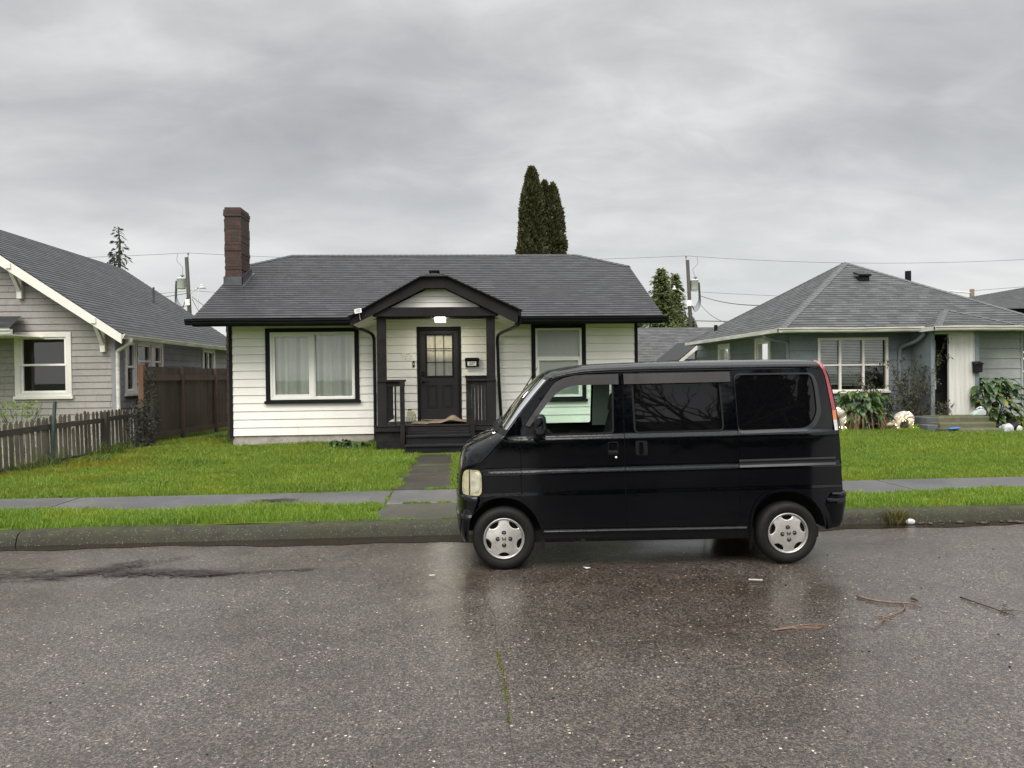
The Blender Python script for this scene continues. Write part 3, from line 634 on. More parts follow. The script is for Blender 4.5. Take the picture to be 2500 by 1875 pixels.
mt, nt, b = newmat('textured privacy film'); v = N(nt, 'ShaderNodeTexVoronoi', inp={'Scale': 46}); nt.links.new(mapping(nt, coords(nt), (1, 1, 1.5)), v.inputs['Vector'])
nt.links.new(mixc(nt, ramp(nt, v.outputs['Distance'], [(.2, 0.0), (.6, 1.0)]), (.94, .94, .90), (.84, .85, .80)), b.inputs['Base Color']); b.inputs['Roughness'].default_value = .25; bump(nt, b, v.outputs['Distance'], .1, .004); M_film = mt
mb = MB(); curtain(mb, fr, 1.66, 2.69, 1.12, 2.72, -.054, 3, .003); mb.build('blind', M_film, w)
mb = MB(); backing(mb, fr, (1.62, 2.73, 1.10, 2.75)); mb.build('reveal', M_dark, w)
# door ----------------------------------------------------------------------
mb = MB(); fr.ring(mb, -1.09, -.08, .62, 2.79, .07, -.05, .03, wb=.03, wt=.085); dc = mb.build('door_frame', M_black, H, bevel=.004)
mb = MB(); d0, d1 = -.06, -.015; L_ = (-.88, -.27, 1.645, 2.615); P1 = (-.86, -.635, .91, 1.44); P2 = (-.515, -.29, .91, 1.44)
fr.box(mb, -1.02, -.88, .66, 2.70, d0, d1); fr.box(mb, -.27, -.15, .66, 2.70, d0, d1); fr.box(mb, -.88, -.27, 2.615, 2.70, d0, d1); fr.box(mb, -.88, -.27, 1.44, 1.645, d0, d1); fr.box(mb, -.88, -.27, .66, .91, d0, d1)
fr.box(mb, -.88, -.86, .91, 1.44, d0, d1); fr.box(mb, -.635, -.515, .91, 1.44, d0, d1); fr.box(mb, -.29, -.27, .91, 1.44, d0, d1)
for p in (P1, P2):
    fr.box(mb, p[0], p[1], p[2], p[3], d0, d1 - .016)
    fr.ring(mb, p[0] + .012, p[1] - .012, p[2] + .012, p[3] - .012, .014, d1 - .016, d1 - .004)
    fr.box(mb, p[0] + .045, p[1] - .045, p[2] + .045, p[3] - .045, d1 - .016, d1 - .003)
door = mb.build('door', M_door, H, bevel=.003); door['label'] = 'charcoal front door with nine small panes and two panels'
mb = MB(); fr.ring(mb, -.895, -.255, 1.63, 2.63, .035, d1 - .002, d1 + .016)
for u in (-.672, -.478): fr.box(mb, u - .008, u + .008, 1.665, 2.595, d0 + .03, d1 + .01)
for z in (1.975, 2.285): fr.box(mb, -.86, -.29, z - .008, z + .008, d0 + .031, d1 + .009)
mb.build('muntin', M_black, door, bevel=.002)
pane(door, fr, -.88, -.27, 1.645, 2.615, d0 + .02)
mb = MB(); curtain(mb, fr, -.88, -.27, 1.64, 2.62, -.085, 14, .007); mb.build('curtain', M_lace, door, smooth=True)
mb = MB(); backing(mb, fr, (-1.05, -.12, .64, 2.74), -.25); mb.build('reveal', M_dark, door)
mb = MB(); fr.box(mb, -1.02, -.15, .622, .655, -.05, .012); mb.build('threshold', M_vinyl, door)
mb = MB(); mb.tube([fr.P(-.95, 1.53, d1), fr.P(-.95, 1.53, d1 + .05), fr.P(-.945, 1.53, d1 + .058), fr.P(-.83, 1.528, d1 + .06)], .011, 8); mb.lathe([(0, .012), (.032, .01), (.034, 0)], fr.P(-.95, 1.53, d1), (0, -1, 0), 16); mb.build('handle', M_gut, door, smooth=True)
mb = MB(); fr.box(mb, -.985, -.915, 1.655, 1.775, d1 - .001, d1 + .022); mb.build('keypad_lock', M_gut, door, bevel=.02)
# porch -----------------------------------------------------------------------
YF, YP = 15.0, 15.2
fa = [((-2.31, 2.69), (-2.31, 2.87), (-.86, 3.67), (-.79, 3.45)), ((-.86, 3.67), (-.36, 3.685), (-.38, 3.45), (-.79, 3.45)), ((-.36, 3.685), (1.13, 2.985), (1.09, 2.72), (-.38, 3.45))]
for q in fa:
    mb = MB(); mb.prism([(x, YF, z) for x, z in q], (0, .045, 0)); mb.build('porch_fascia', M_char, H, bevel=.004)
mb = MB(); rx = -.61; rz = 3.80
PLf, PLt = (-2.36, 14.93, 2.865), (-.88, 14.93, 3.69); PRt, PRf = (-.34, 14.93, 3.70), (1.19, 14.93, 2.985); yb = 17.9
roof(mb, [PLf, PLt, (rx, 15.35, rz + .02), (rx, yb, rz + .02), (-2.36, 16.1, 2.865)], PLf, (0, 1, 0)); roof(mb, [PRf, PRt, (rx, 15.35, rz + .02), (rx, yb, rz + .02), (1.19, 16.2, 2.985)], PRf, (0, 1, 0))
roof(mb, [PLt, PRt, (rx, 15.35, rz + .02)], PLt, (1, 0, 0)); pr = mb.build('porch_roof', M_shD, H)
mb = MB()
for a, b in ((PLf, PLt), (PLt, PRt), (PRt, PRf)): mb.beam(Vector(a) + Vector((0, .03, -.012)), Vector(b) + Vector((0, .03, -.012)), .07, .022)
for k in range(5): mb.beam((rx, 15.28 + k * .15, rz + .035 + .01 * (k == 0)), (rx, 15.46 + k * .15, rz + .03), .22, .02)
mb.build('drip_edge', M_gut, pr)
mb = MB(); gx = lambda z: (max(-1.72, -.79 - (3.45 - z) / .50), min(.52, -.38 + (3.45 - z) / .497)); fp = Fr((0, YF + .26, 0), (1, 0, 0), (0, -1, 0))
siding(mb, fp, 3.06, 3.46, gx, [], .125, .012); mb.build('porch_gable', M_white, H)
mb = MB(); mb.box(-1.86, .70, YF + .06, YF + .20, 2.885, 3.07); mb.build('porch_beam', M_char, H, bevel=.004)
mb = MB(); mb.box(-2.0, .9, YF + .1, YH, 2.985, 3.0)
mb.quad((-2.28, YF + .05, 2.72), (-1.62, YF + .05, 3.07), (-1.62, YH, 3.07), (-2.28, YH, 2.72)); mb.quad((1.06, YF + .05, 2.74), (.44, YF + .05, 3.05), (.44, YH, 3.05), (1.06, YH, 2.74)); mb.build('porch_ceiling', M_white, H)
for x0, x1 in ((-1.80, -1.62), (.455, .635)):
    mb = MB(); mb.box(x0, x1, YP - .05, YP + .13, .63, 2.90); mb.build('porch_post', M_charw, H, bevel=.006)
mb = MB(); mb.box(-1.86, .70, 15.08, YH - .02, .59, .63); fl = mb.build('porch_floor', M_charw, H)
mb = MB(); mb.box(-1.87, .71, 15.045, 15.078, .525, .632); mb.box(-1.88, .72, 15.03, 15.09, .628, .65); mb.build('rim_board', M_char, fl, bevel=.004)
for x0, x1, x in ((-1.83, -1.23, -1.83), (.12, .66, .63)):
    mb = MB(); mb.box(x0, x1, 15.09, 15.12, .05, .3); mb.box(x0, x1, 15.09, 15.12, .304, .523); mb.box(x, x + .03, 15.118, YH - .02, .05, .52); mb.build('skirt', M_charw, H)
mb = MB()
for z, y in ((.465, 14.72), (.30, 14.40)):
    mb.box(-1.2, .10, y, 15.06 if z > .4 else 14.76, z - .04, z); mb.box(-1.19, .09, y + .03, y + .055, 0.02, z - .042)
mb.box(-1.19, .09, 15.0, 15.03, .1, .52); mb.build('steps', M_blackwet, H, bevel=.006)
# railings: a front rail from post to newel and a side rail from post to wall, on both sides
def railing(side):
    t = MB()
    if side < 0: xa, xb, xs, xn = -1.80, -1.22, -1.65, (-1.325, -1.235)
    else: xa, xb, xs, xn = .02, .64, .56, (.10, .19)
    for x0, x1 in ((xa, xa + .18),) if side < 0 else ((xb - .18, xb),): t.box(x0 - .004, x1 + .004, YP - .056, YP - .01, .63, 1.56)
    t.box(xa, xb + .0, YP - .075, YP + .06, 1.545, 1.59); t.box(xa + .17, xb - .02, YP - .03, YP + .01, 1.45, 1.545)
    t.box(xs - .05, xs + .05, YP + .14, YH - .03, 1.545, 1.585); t.box(xs - .02, xs + .02, YP + .14, YH - .03, 1.45, 1.54); t.box(xs - .02, xs + .02, YP + .14, YH - .03, .70, .78)
    r = t.build('railing', M_char, H, bevel=.004)
    b = MB()
    for k in range(10): y = YP + .22 + k * .142; b.box(xs - .017, xs + .017, y, y + .034, .78, 1.45)
    for x in ((-1.44,) if side < 0 else (.165, .235, .305, .375, .44)): b.box(x - (.017 if side < 0 else .031), x + (.017 if side < 0 else .031), YP - .027, YP + .007, .63, 1.45)
    b.build('baluster', M_char, r)
    n = MB(); n.box(xn[0], xn[1], 15.0 - .06, 15.04, .12, 1.545 if side < 0 else 1.0); n.build('newel', M_charw, r, bevel=.004)
    if side > 0:
        n = MB(); n.box(.02, .13, YP - .02, YP + .05, .63, 1.545); n.build('half_post', M_charw, r, bevel=.004); n = MB(); n.box(.02, .11, 16.55, 16.75, .63, 1.60); n.box(0, .60, 16.55, YH - .03, 1.60, 1.66); n.box(.03, .56, 16.62, 16.66, 1.5, 1.6); n.build('wall_rail', M_charw, r, bevel=.004)
railing(-1); railing(1)
# downspouts
def downspout(pts, mat, parent, r=.036):
    s = [tuple(p) for p in cat(pts, 6)]; mb = MB(); mb.tube(s, r, 10); return mb.build('downspout', mat, parent, smooth=True)
downspout([(-2.38, 15.84, 2.82), (-2.37, 15.9, 2.76), (-2.30, 16.1, 2.72), (-2.14, 16.6, 2.66), (-2.06, 16.74, 2.56), (-2.05, 16.77, 2.3), (-2.05, 16.77, 1.2), (-2.05, 16.77, .40), (-2.05, 16.77, .28), (-2.08, 16.72, .20), (-2.2, 16.6, .14)], M_gut, H)
downspout([(1.14, 15.06, 2.96), (1.145, 15.1, 2.80), (1.12, 15.2, 2.70), (1.0, 15.8, 2.66), (.80, 16.6, 2.60), (.755, 16.75, 2.48), (.76, 16.77, 2.2), (.775, 16.77, 1.6), (.81, 16.77, .9), (.83, 16.77, .25)], M_gut, H)
mb = MB(); mb.box(1.11, 1.17, 14.95, 16.1, 2.87, 2.985); mb.build('gutter', M_gut, H)
# --- small things fixed to or standing on the porch
t = thing('porch_light', (-.52, 16.0, 2.98), 'lit square porch light under the porch ceiling', 'lamp')
mb = MB(); mb.box(-.62, -.42, 15.91, 16.09, 2.935, 2.984); mb.build('base', M_vinyl, t, bevel=.004)
mb = MB(); mb.box(-.635, -.405, 15.89, 16.11, 2.83, 2.936); mb.build('lamp_shade', emis('lit diffuser', (1, .97, .86), 3), t, bevel=.012)
pl = bpy.data.lights.new('porch_bulb', 'AREA'); pl.energy = 9; pl.size = .2; pl.color = (1, .96, .78); po = bpy.data.objects.new('porch_bulb', pl); COL.objects.link(po); po.location = (-.52, 16.0, 2.815)
t = thing('mailbox', (.165, YH, 1.86), 'black wall mailbox with number 337 beside the charcoal door', 'mailbox')
mb = MB(); fr.box(mb, .012, .322, 1.862, 2.00, .016, .11); mb.build('box', M_gut, t, bevel=.008)
mb = MB(); fr.box(mb, .0, .334, 1.985, 2.068, .014, .135); mb.build('lid', M_gut, t, bevel=.03)
mb = MB(); fr.box(mb, .062, .262, 1.885, 1.98, .11, .1125); pt = mb.build('number_plate', M_vinyl, t)
text_mesh('337', .092, M_dark, 'numerals', pt, fr.P(.162, 1.932, .1135), (1, 0, 0), (0, 0, 1), .001)
t = thing('wall_sign', (-1.30, YH, 2.02), 'white notice plate with small print left of the door', 'sign')
mb = MB(); fr.box(mb, -1.43, -1.175, 2.02, 2.20, .016, .022); mb.build('plate', M_vinyl, t, bevel=.004)
M_print = pmat('grey print', (.16, .15, .14), .7)
for marks in ([(2.178, u) for u in (-1.40, -1.37, -1.345, -1.32, -1.29, -1.265, -1.24, -1.21)] + [(2.163, u) for u in (-1.33, -1.315, -1.29, -1.27)], [(2.118, u) for u in (-1.40, -1.375, -1.35, -1.325)], [(2.118, u) for u in (-1.26, -1.24, -1.215)], [(2.068, -1.355), (2.06, -1.365), (2.05, -1.355)], [(2.068, -1.225), (2.06, -1.25), (2.05, -1.24)]):
    mb = MB()
    for z, u in marks: fr.box(mb, u, u + .016, z - .005, z + .005, .022, .0232)
    mb.build('lettering', M_print, t)
t = thing('doorbell', (-1.165, YH, 1.93), 'slim black video doorbell with a white button left of the door', 'doorbell')
mb = MB(); fr.box(mb, -1.19, -1.14, 1.86, 2.01, .012, .034); mb.build('body', M_gut, t, bevel=.008)
mb = MB(); mb.lathe([(0, .004), (.015, .003), (.017, 0)], fr.P(-1.165, 1.935, .034), (0, -1, 0), 20); mb.build('button', M_vinyl, t, smooth=True)
mb = MB(); mb.lathe([(.008, .002), (.012, .003), (.013, 0)], fr.P(-1.165, 1.988, .034), (0, -1, 0), 20); mb.build('lens', M_metal, t, smooth=True)
t = thing('solar_panel', (-2.15, 14.95, 2.83), 'small white framed solar panel clamped to the porch gable', 'solar panel')
c0 = S(((90 + 25) / 4.74 + 850, 520 / 4.74 + 650), Y=14.9); o_ = Fr(c0, (.985, 0, .17), (-.1, -.8, .6)); o_.u.normalize(); o_.n.normalize(); vv = o_.n.cross(o_.u)
def sq(mb, w, h, d0, d1):
    mb.add([c0 + o_.u * a + vv * b + o_.n * d for d in (d0, d1) for a, b in ((-w, -h), (w, -h), (w, h), (-w, h))], [(3, 2, 1, 0), (4, 5, 6, 7), (0, 1, 5, 4), (1, 2, 6, 5), (2, 3, 7, 6), (3, 0, 4, 7)])
mb = MB(); sq(mb, .068, .058, 0, .012); mb.build('frame', M_vinyl, t, bevel=.003)
mb = MB(); sq(mb, .056, .047, .0125, .014); mb.build('cell', pmat('solar cell', (.20, .21, .24), .3, .05), t)
mb = MB(); q = S((880, 781), Y=14.97); mb.tube([c0 + Vector((.02, .0, -.05)), c0 + Vector((.03, .04, -.09)), q.lerp(c0, .4), q], .006, 6); mb.build('cable', M_vinyl, t)
# jug of ice melt
t = thing('jug', (-1.27, 16.55, .63), 'printed plastic jug standing on the porch by the door frame', 'jug')
mt, nt, b = newmat('jug print'); co = coords(nt); v = noise_(nt, co, 14, 4, .6); sp = N(nt, 'ShaderNodeSeparateXYZ'); nt.links.new(co, sp.inputs[0])
col = mixc(nt, ramp(nt, v, [(.40, 0.0), (.48, 1.0)]), (.30, .45, .48), (.42, .38, .24)); col = mixc(nt, ramp(nt, noise_(nt, co, 22, 3, .6), [(.56, 0.0), (.6, 1.0)]), col, (.05, .11, .09)); col = mixc(nt, ramp(nt, sp.outputs[2], [(.16, 0.0), (.2, .85)]), col, (.40, .36, .20))
nt.links.new(col, b.inputs['Base Color']); b.inputs['Roughness'].default_value = .35
ja = S((1004, 1029), Y=16.55); jx = ja.x
mb = MB(); out = [(-.105, 0), (.105, 0), (.112, .06), (.10, .17), (.06, .245), (-.02, .262), (-.075, .262), (-.092, .19), (-.108, .08)]
mb.prism([(jx + x, 16.48, .63 + z) for x, z in out], (0, .12, 0)); mb.build('bottle', mt, t, bevel=.02)
mb = MB(); mb.lathe([(0, .03), (.045, .03), (.047, 0)], (jx - .03, 16.54, .892), (0, 0, 1), 18); mb.build('cap', pmat('dark green cap', (.04, .06, .035), .5), t)
# rumpled door mat
xs = np.linspace(-1.16, .04, 70); ys = np.linspace(15.62, 16.45, 30); X, Y = np.meshgrid(xs, ys); cxm = -.28
hill = .125 * np.exp(-((X - cxm) / .15) ** 2) * np.exp(-((Y - 15.95) / .3) ** 2) + .035 * np.exp(-((X - cxm) / .4) ** 2)
Z = .636 + hill + .006 * np.sin(X * 19 + Y * 7); yo = Y + .05 * np.sin(X * 3)
V = np.stack([X.ravel(), yo.ravel(), Z.ravel()], 1); i = np.arange(70 * 30).reshape(30, 70)
F = np.stack([i[:-1, :-1].ravel(), i[:-1, 1:].ravel(), i[1:, 1:].ravel(), i[1:, :-1].ravel()], 1)
mm = np_mesh('door_mat', V, F, pmat('coir mat', (.20, .15, .10), .95, .3, 5, c2=(.10, .075, .05), bmp=.8, bs_=120), smooth=True)
tag(mm, 'rumpled brown door mat heaped up in front of the door', 'door mat'); sol = mm.modifiers.new('solid', 'SOLIDIFY'); sol.thickness = .012; sol.offset = 1
# ------------------------------------------------------------------ grey shingled house on the left
M_lh = pmat('warm grey shingle paint', (.285, .270, .250), .75, .10, 1.5, c2=(.245, .234, .218), bmp=.12, bs_=50)
M_lhs = pmat('cool grey lap paint', (.235, .237, .248), .75, .08, 1.5, c2=(.20, .203, .214))
M_cream = pmat('cream trim paint', (.72, .69, .63), .5, .05, 2, c2=(.66, .635, .58))
M_gwhite = pmat('weathered white gutter', (.62, .61, .57), .5, .25, 5, c2=(.40, .39, .35), stretch=(.3, .3, 3))
M_winroom = glass_thin('dark window glass', (.80, .84, .84), .015)
LY, LX = 17.8, -8.25; LXR, LZR, LEX, LEZ, LRK = -12.08, 5.62, -7.87, 2.73, 17.3
L = thing('gable_house', (-10.5, LY, .1), 'grey shingled house with cream trim and a steep slate roof, behind the picket fence', 'house')
fl_ = Fr((0, LY, 0), (1, 0, 0), (0, -1, 0)); sl = (LZR - LEZ) / (LEX - LXR)
WL = (-10.50, -9.22, 1.26, 2.80)
mb = MB()
siding(mb, fl_, .1, 5.5, lambda z: (-15.9 if z < 2.92 else max(-15.9, LXR - (LX - LXR) + (z - 2.92) / sl), LX if z < 2.92 else min(LX, LX - (z - 2.92) / sl)), [WL], .152, .016, joints=(.28, .75))
mb.build('front_wall', M_lh, L)
fs = Fr((LX, LY, 0), (0, 1, 0), (1, 0, 0))
SW = [(18.29 - LY, 18.95 - LY, 1.29, 2.66), (18.90 - LY, 20.51 - LY, 1.6, 2.66), (23.54 - LY, 24.66 - LY, 1.5, 2.66)]
mb = MB(); siding(mb, fs, .1, 2.72, lambda z: (0.02, 8.9), SW, .175, .014); mb.box(-16, LX - .05, LY + 8.9, LY + 8.93, .1, 2.7); mb.build('side_wall', M_lhs, L)
mb = MB(); mb.box(LX - .06, LX + .03, LY - .03, LY + .03, .1, 2.62); mb.build('corner_board', M_lhs, L)
mb = MB()
roof(mb, [(LEX, LRK, LEZ), (LXR, LRK, LZR), (LXR, 26.74, LZR), (LEX, 26.74, LEZ)], (LEX, LRK, LEZ), (0, 1, 0))
xl = 2 * LXR - LEX; roof(mb, [(xl, LRK, LEZ), (LXR, LRK, LZR), (LXR, 26.74, LZR), (xl, 26.74, LEZ)], (xl, LRK, LEZ), (0, 1, 0)); lr = mb.build('roof', M_shL, L)
mb = MB(); mb.tube([(LXR + 2.2, 24.0, LZR - 2.2 * sl), (LXR + 2.2, 24.0, LZR - 2.2 * sl + .5)], .03, 10); mb.build('vent_pipe', M_metal, lr)
mb = MB(); mb.prism([(LEX + .01, LRK, LEZ - .02), (LXR, LRK, LZR - .02), (LXR, LRK, LZR - .27), (LEX + .01, LRK, LEZ - .24)], (0, .035, 0)); mb.prism([(xl, LRK, LEZ - .02), (LXR, LRK, LZR - .02), (LXR, LRK, LZR - .27), (xl, LRK, LEZ - .24)], (0, .035, 0)); mb.build('bargeboard', M_cream, L)
mb = MB(); mb.quad((LEX, LRK + .03, LEZ - .06), (LXR, LRK + .03, LZR - .06), (LXR, LY, LZR - .06), (LEX, LY, LEZ - .06)); mb.quad((LEX, LY, LEZ - .1), (LX, LY, LEZ - .1), (LX, 26.7, LEZ - .1), (LEX, 26.7, LEZ - .1)); mb.build('soffit', M_lhs, L)
for px, dz in ((590, 0), (-160, 0)):   # knee braces under the bargeboard
    pass
for bx, bz in ((-10.32, 4.10), (-8.47, 2.84)):
    mb = MB(); mb.box(bx - .055, bx + .055, LRK - .03, LY, bz + .12, bz + .24); mb.box(bx - .055, bx + .055, LY - .12, LY - .02, bz - .52, bz - .32); mb.box(bx - .05, bx + .05, LY - .10, LY - .02, bz - .35, bz + .12)
    mb.beam((bx, LRK + .06, bz + .12), (bx, LY - .08, bz - .36), .08, .08, (1, 0, 0)); mb.build('bracket', M_cream, L)
def sash(parent, fr, W, label=None, tw=.12, mid=True, mat=None, room=True, frame_d=.04):
    u0, u1, z0, z1 = W
    mb = MB(); fr.ring(mb, u0, u1, z0, z1, tw, -.02, frame_d); fr.box(mb, u0 - .03, u1 + .03, z0 - .03, z0 + .04, -.02, frame_d + .03); w = mb.build('window', mat or M_cream, parent, bevel=.004)
    if label: w['label'] = label
    a, b, c, d = u0 + tw, u1 - tw, z0 + tw, z1 - tw; s = .045; mb = MB(); m_ = (c + d) / 2
    if mid: fr.ring(mb, a, b, m_ - .02, d, s, -.05, .012); fr.ring(mb, a, b, c, m_ + .02, s, -.075, -.012)
    else: fr.ring(mb, a, b, c, d, s, -.06, .01)
    mb.build('sash', M_vinyl, w, bevel=.003); pane(w, fr, a + .02, b - .02, c + .02, d - .02, -.045, M_winroom)
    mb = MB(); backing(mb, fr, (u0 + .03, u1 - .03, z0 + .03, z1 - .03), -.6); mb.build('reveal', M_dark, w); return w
sash(L, fl_, WL, 'large cream sash window with dark panes')
sash(L, fs, SW[0], tw=.10); sash(L, fs, (SW[1][0], SW[1][0] + .95, 1.6, 2.66), tw=.10); sash(L, fs, (SW[1][0] + .95, SW[1][1], 1.6, 2.66), tw=.10)
w = sash(L, fs, SW[2], tw=.10, mid=False); mb = MB(); fs.box(mb, SW[2][0] + .53, SW[2][0] + .59, 1.6, 2.56, -.05, .012); mb.build('mullion', M_vinyl, w)
# side gutter (runs along Y) and its downspout
mb = MB(); pr_ = [(0, -.12), (.05, -.12), (.075, -.08), (.078, -.06), (.105, -.035), (.105, -.012), (.113, 0), (.095, 0), (.01, -.03)]
for y in (LRK + .02, 20, 23, 26.7): mb.v += [Vector((LEX - .02 + a, y, LEZ - .01 + b_)) for a, b_ in pr_]
n = len(pr_)
for i in range(3):
    for j in range(n): mb.f.append([i * n + j, (i + 1) * n + j, (i + 1) * n + (j + 1) % n, i * n + (j + 1) % n]); mb.uv.append(None)
mb.f.append(list(range(n))); mb.uv.append(None); mb.build('gutter', M_gwhite, L)
downspout([(-7.80, 17.62, 2.62), (-7.82, 17.64, 2.52), (-7.98, 17.7, 2.42), (-8.14, 17.76, 2.34), (-8.17, 17.78, 2.2), (-8.17, 17.78, 1.2), (-8.16, 17.78, .2)], M_gwhite, L, .045)
# porch roof of the grey house, cut by the left edge of the frame
mb = MB(); roof(mb, [(-13.2, 16.45, 2.86), (-9.82, 16.45, 2.76), (-10.3, 17.75, 3.12), (-13.2, 17.75, 3.25)], (-13.2, 16.45, 2.80), (1, 0, 0)); p_ = mb.build('porch_roof', M_shL, L)
gutter('gutter', -13.2, -9.73, M_gwhite, L, 16.42, 2.79, .15)
mb = MB(); mb.box(-13.2, -9.85, 16.44, 17.79, 2.66, 2.68); mb.box(-10.95, -10.8, 16.6, 16.75, .1, 2.66); mb.build('porch_post', M_cream, L)
tt = text_mesh('3', .20, M_vinyl, 'house_number', L, S((0, 893), Y=LY - .03) + Vector((-.065, 0, 0)), (1, 0, 0), (0, 0, 1), .004)
# ------------------------------------------------------------------ blue grey house on the right
M_rh = pmat('blue grey siding paint', (.158, .186, .197), .75, .2, .8, c2=(.128, .150, .160))
M_rhl = pmat('faded grey siding paint', (.29, .305, .295), .75, .2, .8, c2=(.225, .24, .238))
M_panel = pmat('pale grey panel paint', (.55, .54, .51), .65, .12, 3, c2=(.47, .46, .43), stretch=(4, 4, .4))
M_blind = pmat('white blind', (.80, .79, .75), .7, .1, 3)
RX0, RX1, RYW, REY, REZ = 8.62, 15.06, 18.85, 18.22, 2.80
G = thing('hip_house', (11.8, RYW, .1), 'low blue grey house with a grey hip roof and white gutters, behind the van', 'house')
fg = Fr((0, RYW, 0), (1, 0, 0), (0, -1, 0)); fgl = Fr((RX0, RYW, 0), (0, 1, 0), (-1, 0, 0))
WR = (9.36, 11.30, 1.10, 2.55)
LW = [(20.05 - RYW, 21.12 - RYW, 1.2, 2.66), (23.19 - RYW, 24.27 - RYW, 1.2, 2.62)]
mb = MB(); siding(mb, fg, .32, 2.74, lambda z: (RX0, 12.0), [WR], .272, .016); siding(mb, fgl, .32, 2.74, lambda z: (0, 8.0), LW, .272, .016); mb.build('wall', M_rh, G)
mb = MB(); siding(mb, fg, .32, 2.74, lambda z: (13.6, RX1), [], .272, .018, joints=(1.1, 1.6)); siding(mb, Fr((RX1, RYW, 0), (0, 1, 0), (1, 0, 0)), .32, 2.74, lambda z: (0, 8), [], .272, .016); mb.build('wall', M_rhl, G)
mb = MB(); mb.box(RX0 + .03, 12, RYW + .02, 26.8, -.05, .325); mb.box(12, RX1 - .03, RYW + .02, 26.8, -.05, .325); mb.build('foundation', M_found, G)
for x in (RX0, RX1): mb = MB(); mb.box(x - .03, x + .03, RYW - .03, RYW + .03, .3, 2.74); mb.build('corner_board', M_rh if x < 10 else M_rhl, G)
AP = Vector((11.88, 22.1, 5.06)); c00 = (8.1, REY, REZ); c10 = (15.66, REY, REZ); c01 = (8.1, 26.1, REZ); c11 = (15.66, 26.1, REZ)
mb = MB(); roof(mb, [c00, c10, AP], c00, (1, 0, 0)); roof(mb, [c01, c00, AP], c01, (0, -1, 0)); roof(mb, [c10, c11, AP], c10, (0, 1, 0)); roof(mb, [c11, c01, AP], c11, (-1, 0, 0))
gs = (5.06 - REZ) / (22.1 - REY); qz = REZ - .02
b0, b1, ba = (11.86, 17.60, qz), (13.95, 17.60, qz), Vector((12.9, 18.85, qz + .5)); yi = REY + (ba.z - REZ) / gs
roof(mb, [b0, b1, ba], b0, (1, 0, 0)); roof(mb, [(11.86, REY + .05, qz), b0, ba, (12.9, yi + .1, ba.z)], (11.86, 19.5, qz), (0, -1, 0)); roof(mb, [b1, (13.95, REY + .05, qz), (12.9, yi + .1, ba.z), ba], b1, (0, 1, 0)); gr_ = mb.build('roof', M_shG, G)
mb = MB()
M_capg = pmat('grey cap shingle', (.08, .083, .086), .65, .25, 9, c2=(.055, .057, .06), bmp=.3, bs_=120)
Fn, Ln_, Rn, Bn = pl_n(c00, c10, AP), pl_n(c01, c00, AP), pl_n(c10, c11, AP), pl_n(c11, c01, AP)
for a, n1, n2 in ((c00, Fn, Ln_), (c10, Fn, Rn), (c01, Ln_, Bn), (c11, Rn, Bn)):
    ax = AP - Vector(a); cap_run(mb, a, AP, hipdown(n1, ax), hipdown(n2, ax))
mb.build('ridge_cap', M_capg, gr_)
for a, q in ((b0, (11.86, REY + .05, qz)), (b1, (13.95, REY + .05, qz))):
    mb = MB(); ax = ba - Vector(a); cap_run(mb, a, ba, hipdown(pl_n(b0, b1, ba), ax), hipdown(pl_n(q, a, ba), ax), .1); mb.build('ridge_cap', M_capg, gr_)
v0 = S((2105, 672), Y=21.2); zr2 = lambda y: REZ + (y - REY) * gs
vy = 20.9; v0 = Vector((S((2105, 672), Y=vy).x, vy, zr2(vy)))
mb = MB(); mb.box(v0.x - .16, v0.x + .16, vy - .12, vy + .2, v0.z - .05, v0.z + .10); mb.prism([(v0.x - .19, vy - .18, v0.z + .08), (v0.x + .19, vy - .18, v0.z + .08), (v0.x + .16, vy + .25, v0.z + .21), (v0.x - .16, vy + .25, v0.z + .21)], (0, -.02, .06)); mb.build('roof_vent', M_gut, gr_, bevel=.02)
hp = S((2217, 684), Y=23.4)
mb = MB(); mb.tube([(hp.x, 23.4, hp.z - .8), (hp.x, 23.4, S((2217, 662), Y=23.4).z)], .095, 14); mb.build('flue_pipe', M_gut, gr_)
for px in ((1747.5, 795), ):
    q = S(px, Y=24.6); mb = MB(); mb.tube([(q.x, 24.6, q.z - .5), (q.x, 24.6, q.z + .02)], .06, 10); mb.build('vent_pipe', M_gut, gr_)
gutter('gutter', 8.0, 11.95, M_gwhite, G, REY, REZ - .01); gutter('gutter', 13.8, 16.0, M_gwhite, G, REY, REZ - .01); gutter('gutter', 11.75, 14.0, M_gwhite, G, 17.60, qz - .01)
mb = MB(); mb.box(11.75, 11.85, 17.55, 18.2, qz - .13, qz - .02); mb.box(8.0, 8.1, 18.15, 26.1, REZ - .13, REZ - .02); mb.build('gutter', M_gwhite, G)
mb = MB(); mb.box(8.12, 15.6, REY + .02, RYW, REZ - .14, REZ - .12); mb.box(8.12, RX0, RYW, 26, REZ - .141, REZ - .121); mb.box(11.87, 13.93, 17.62, REY + .02, qz - .14, qz - .12); mb.build('soffit', M_rh, G)
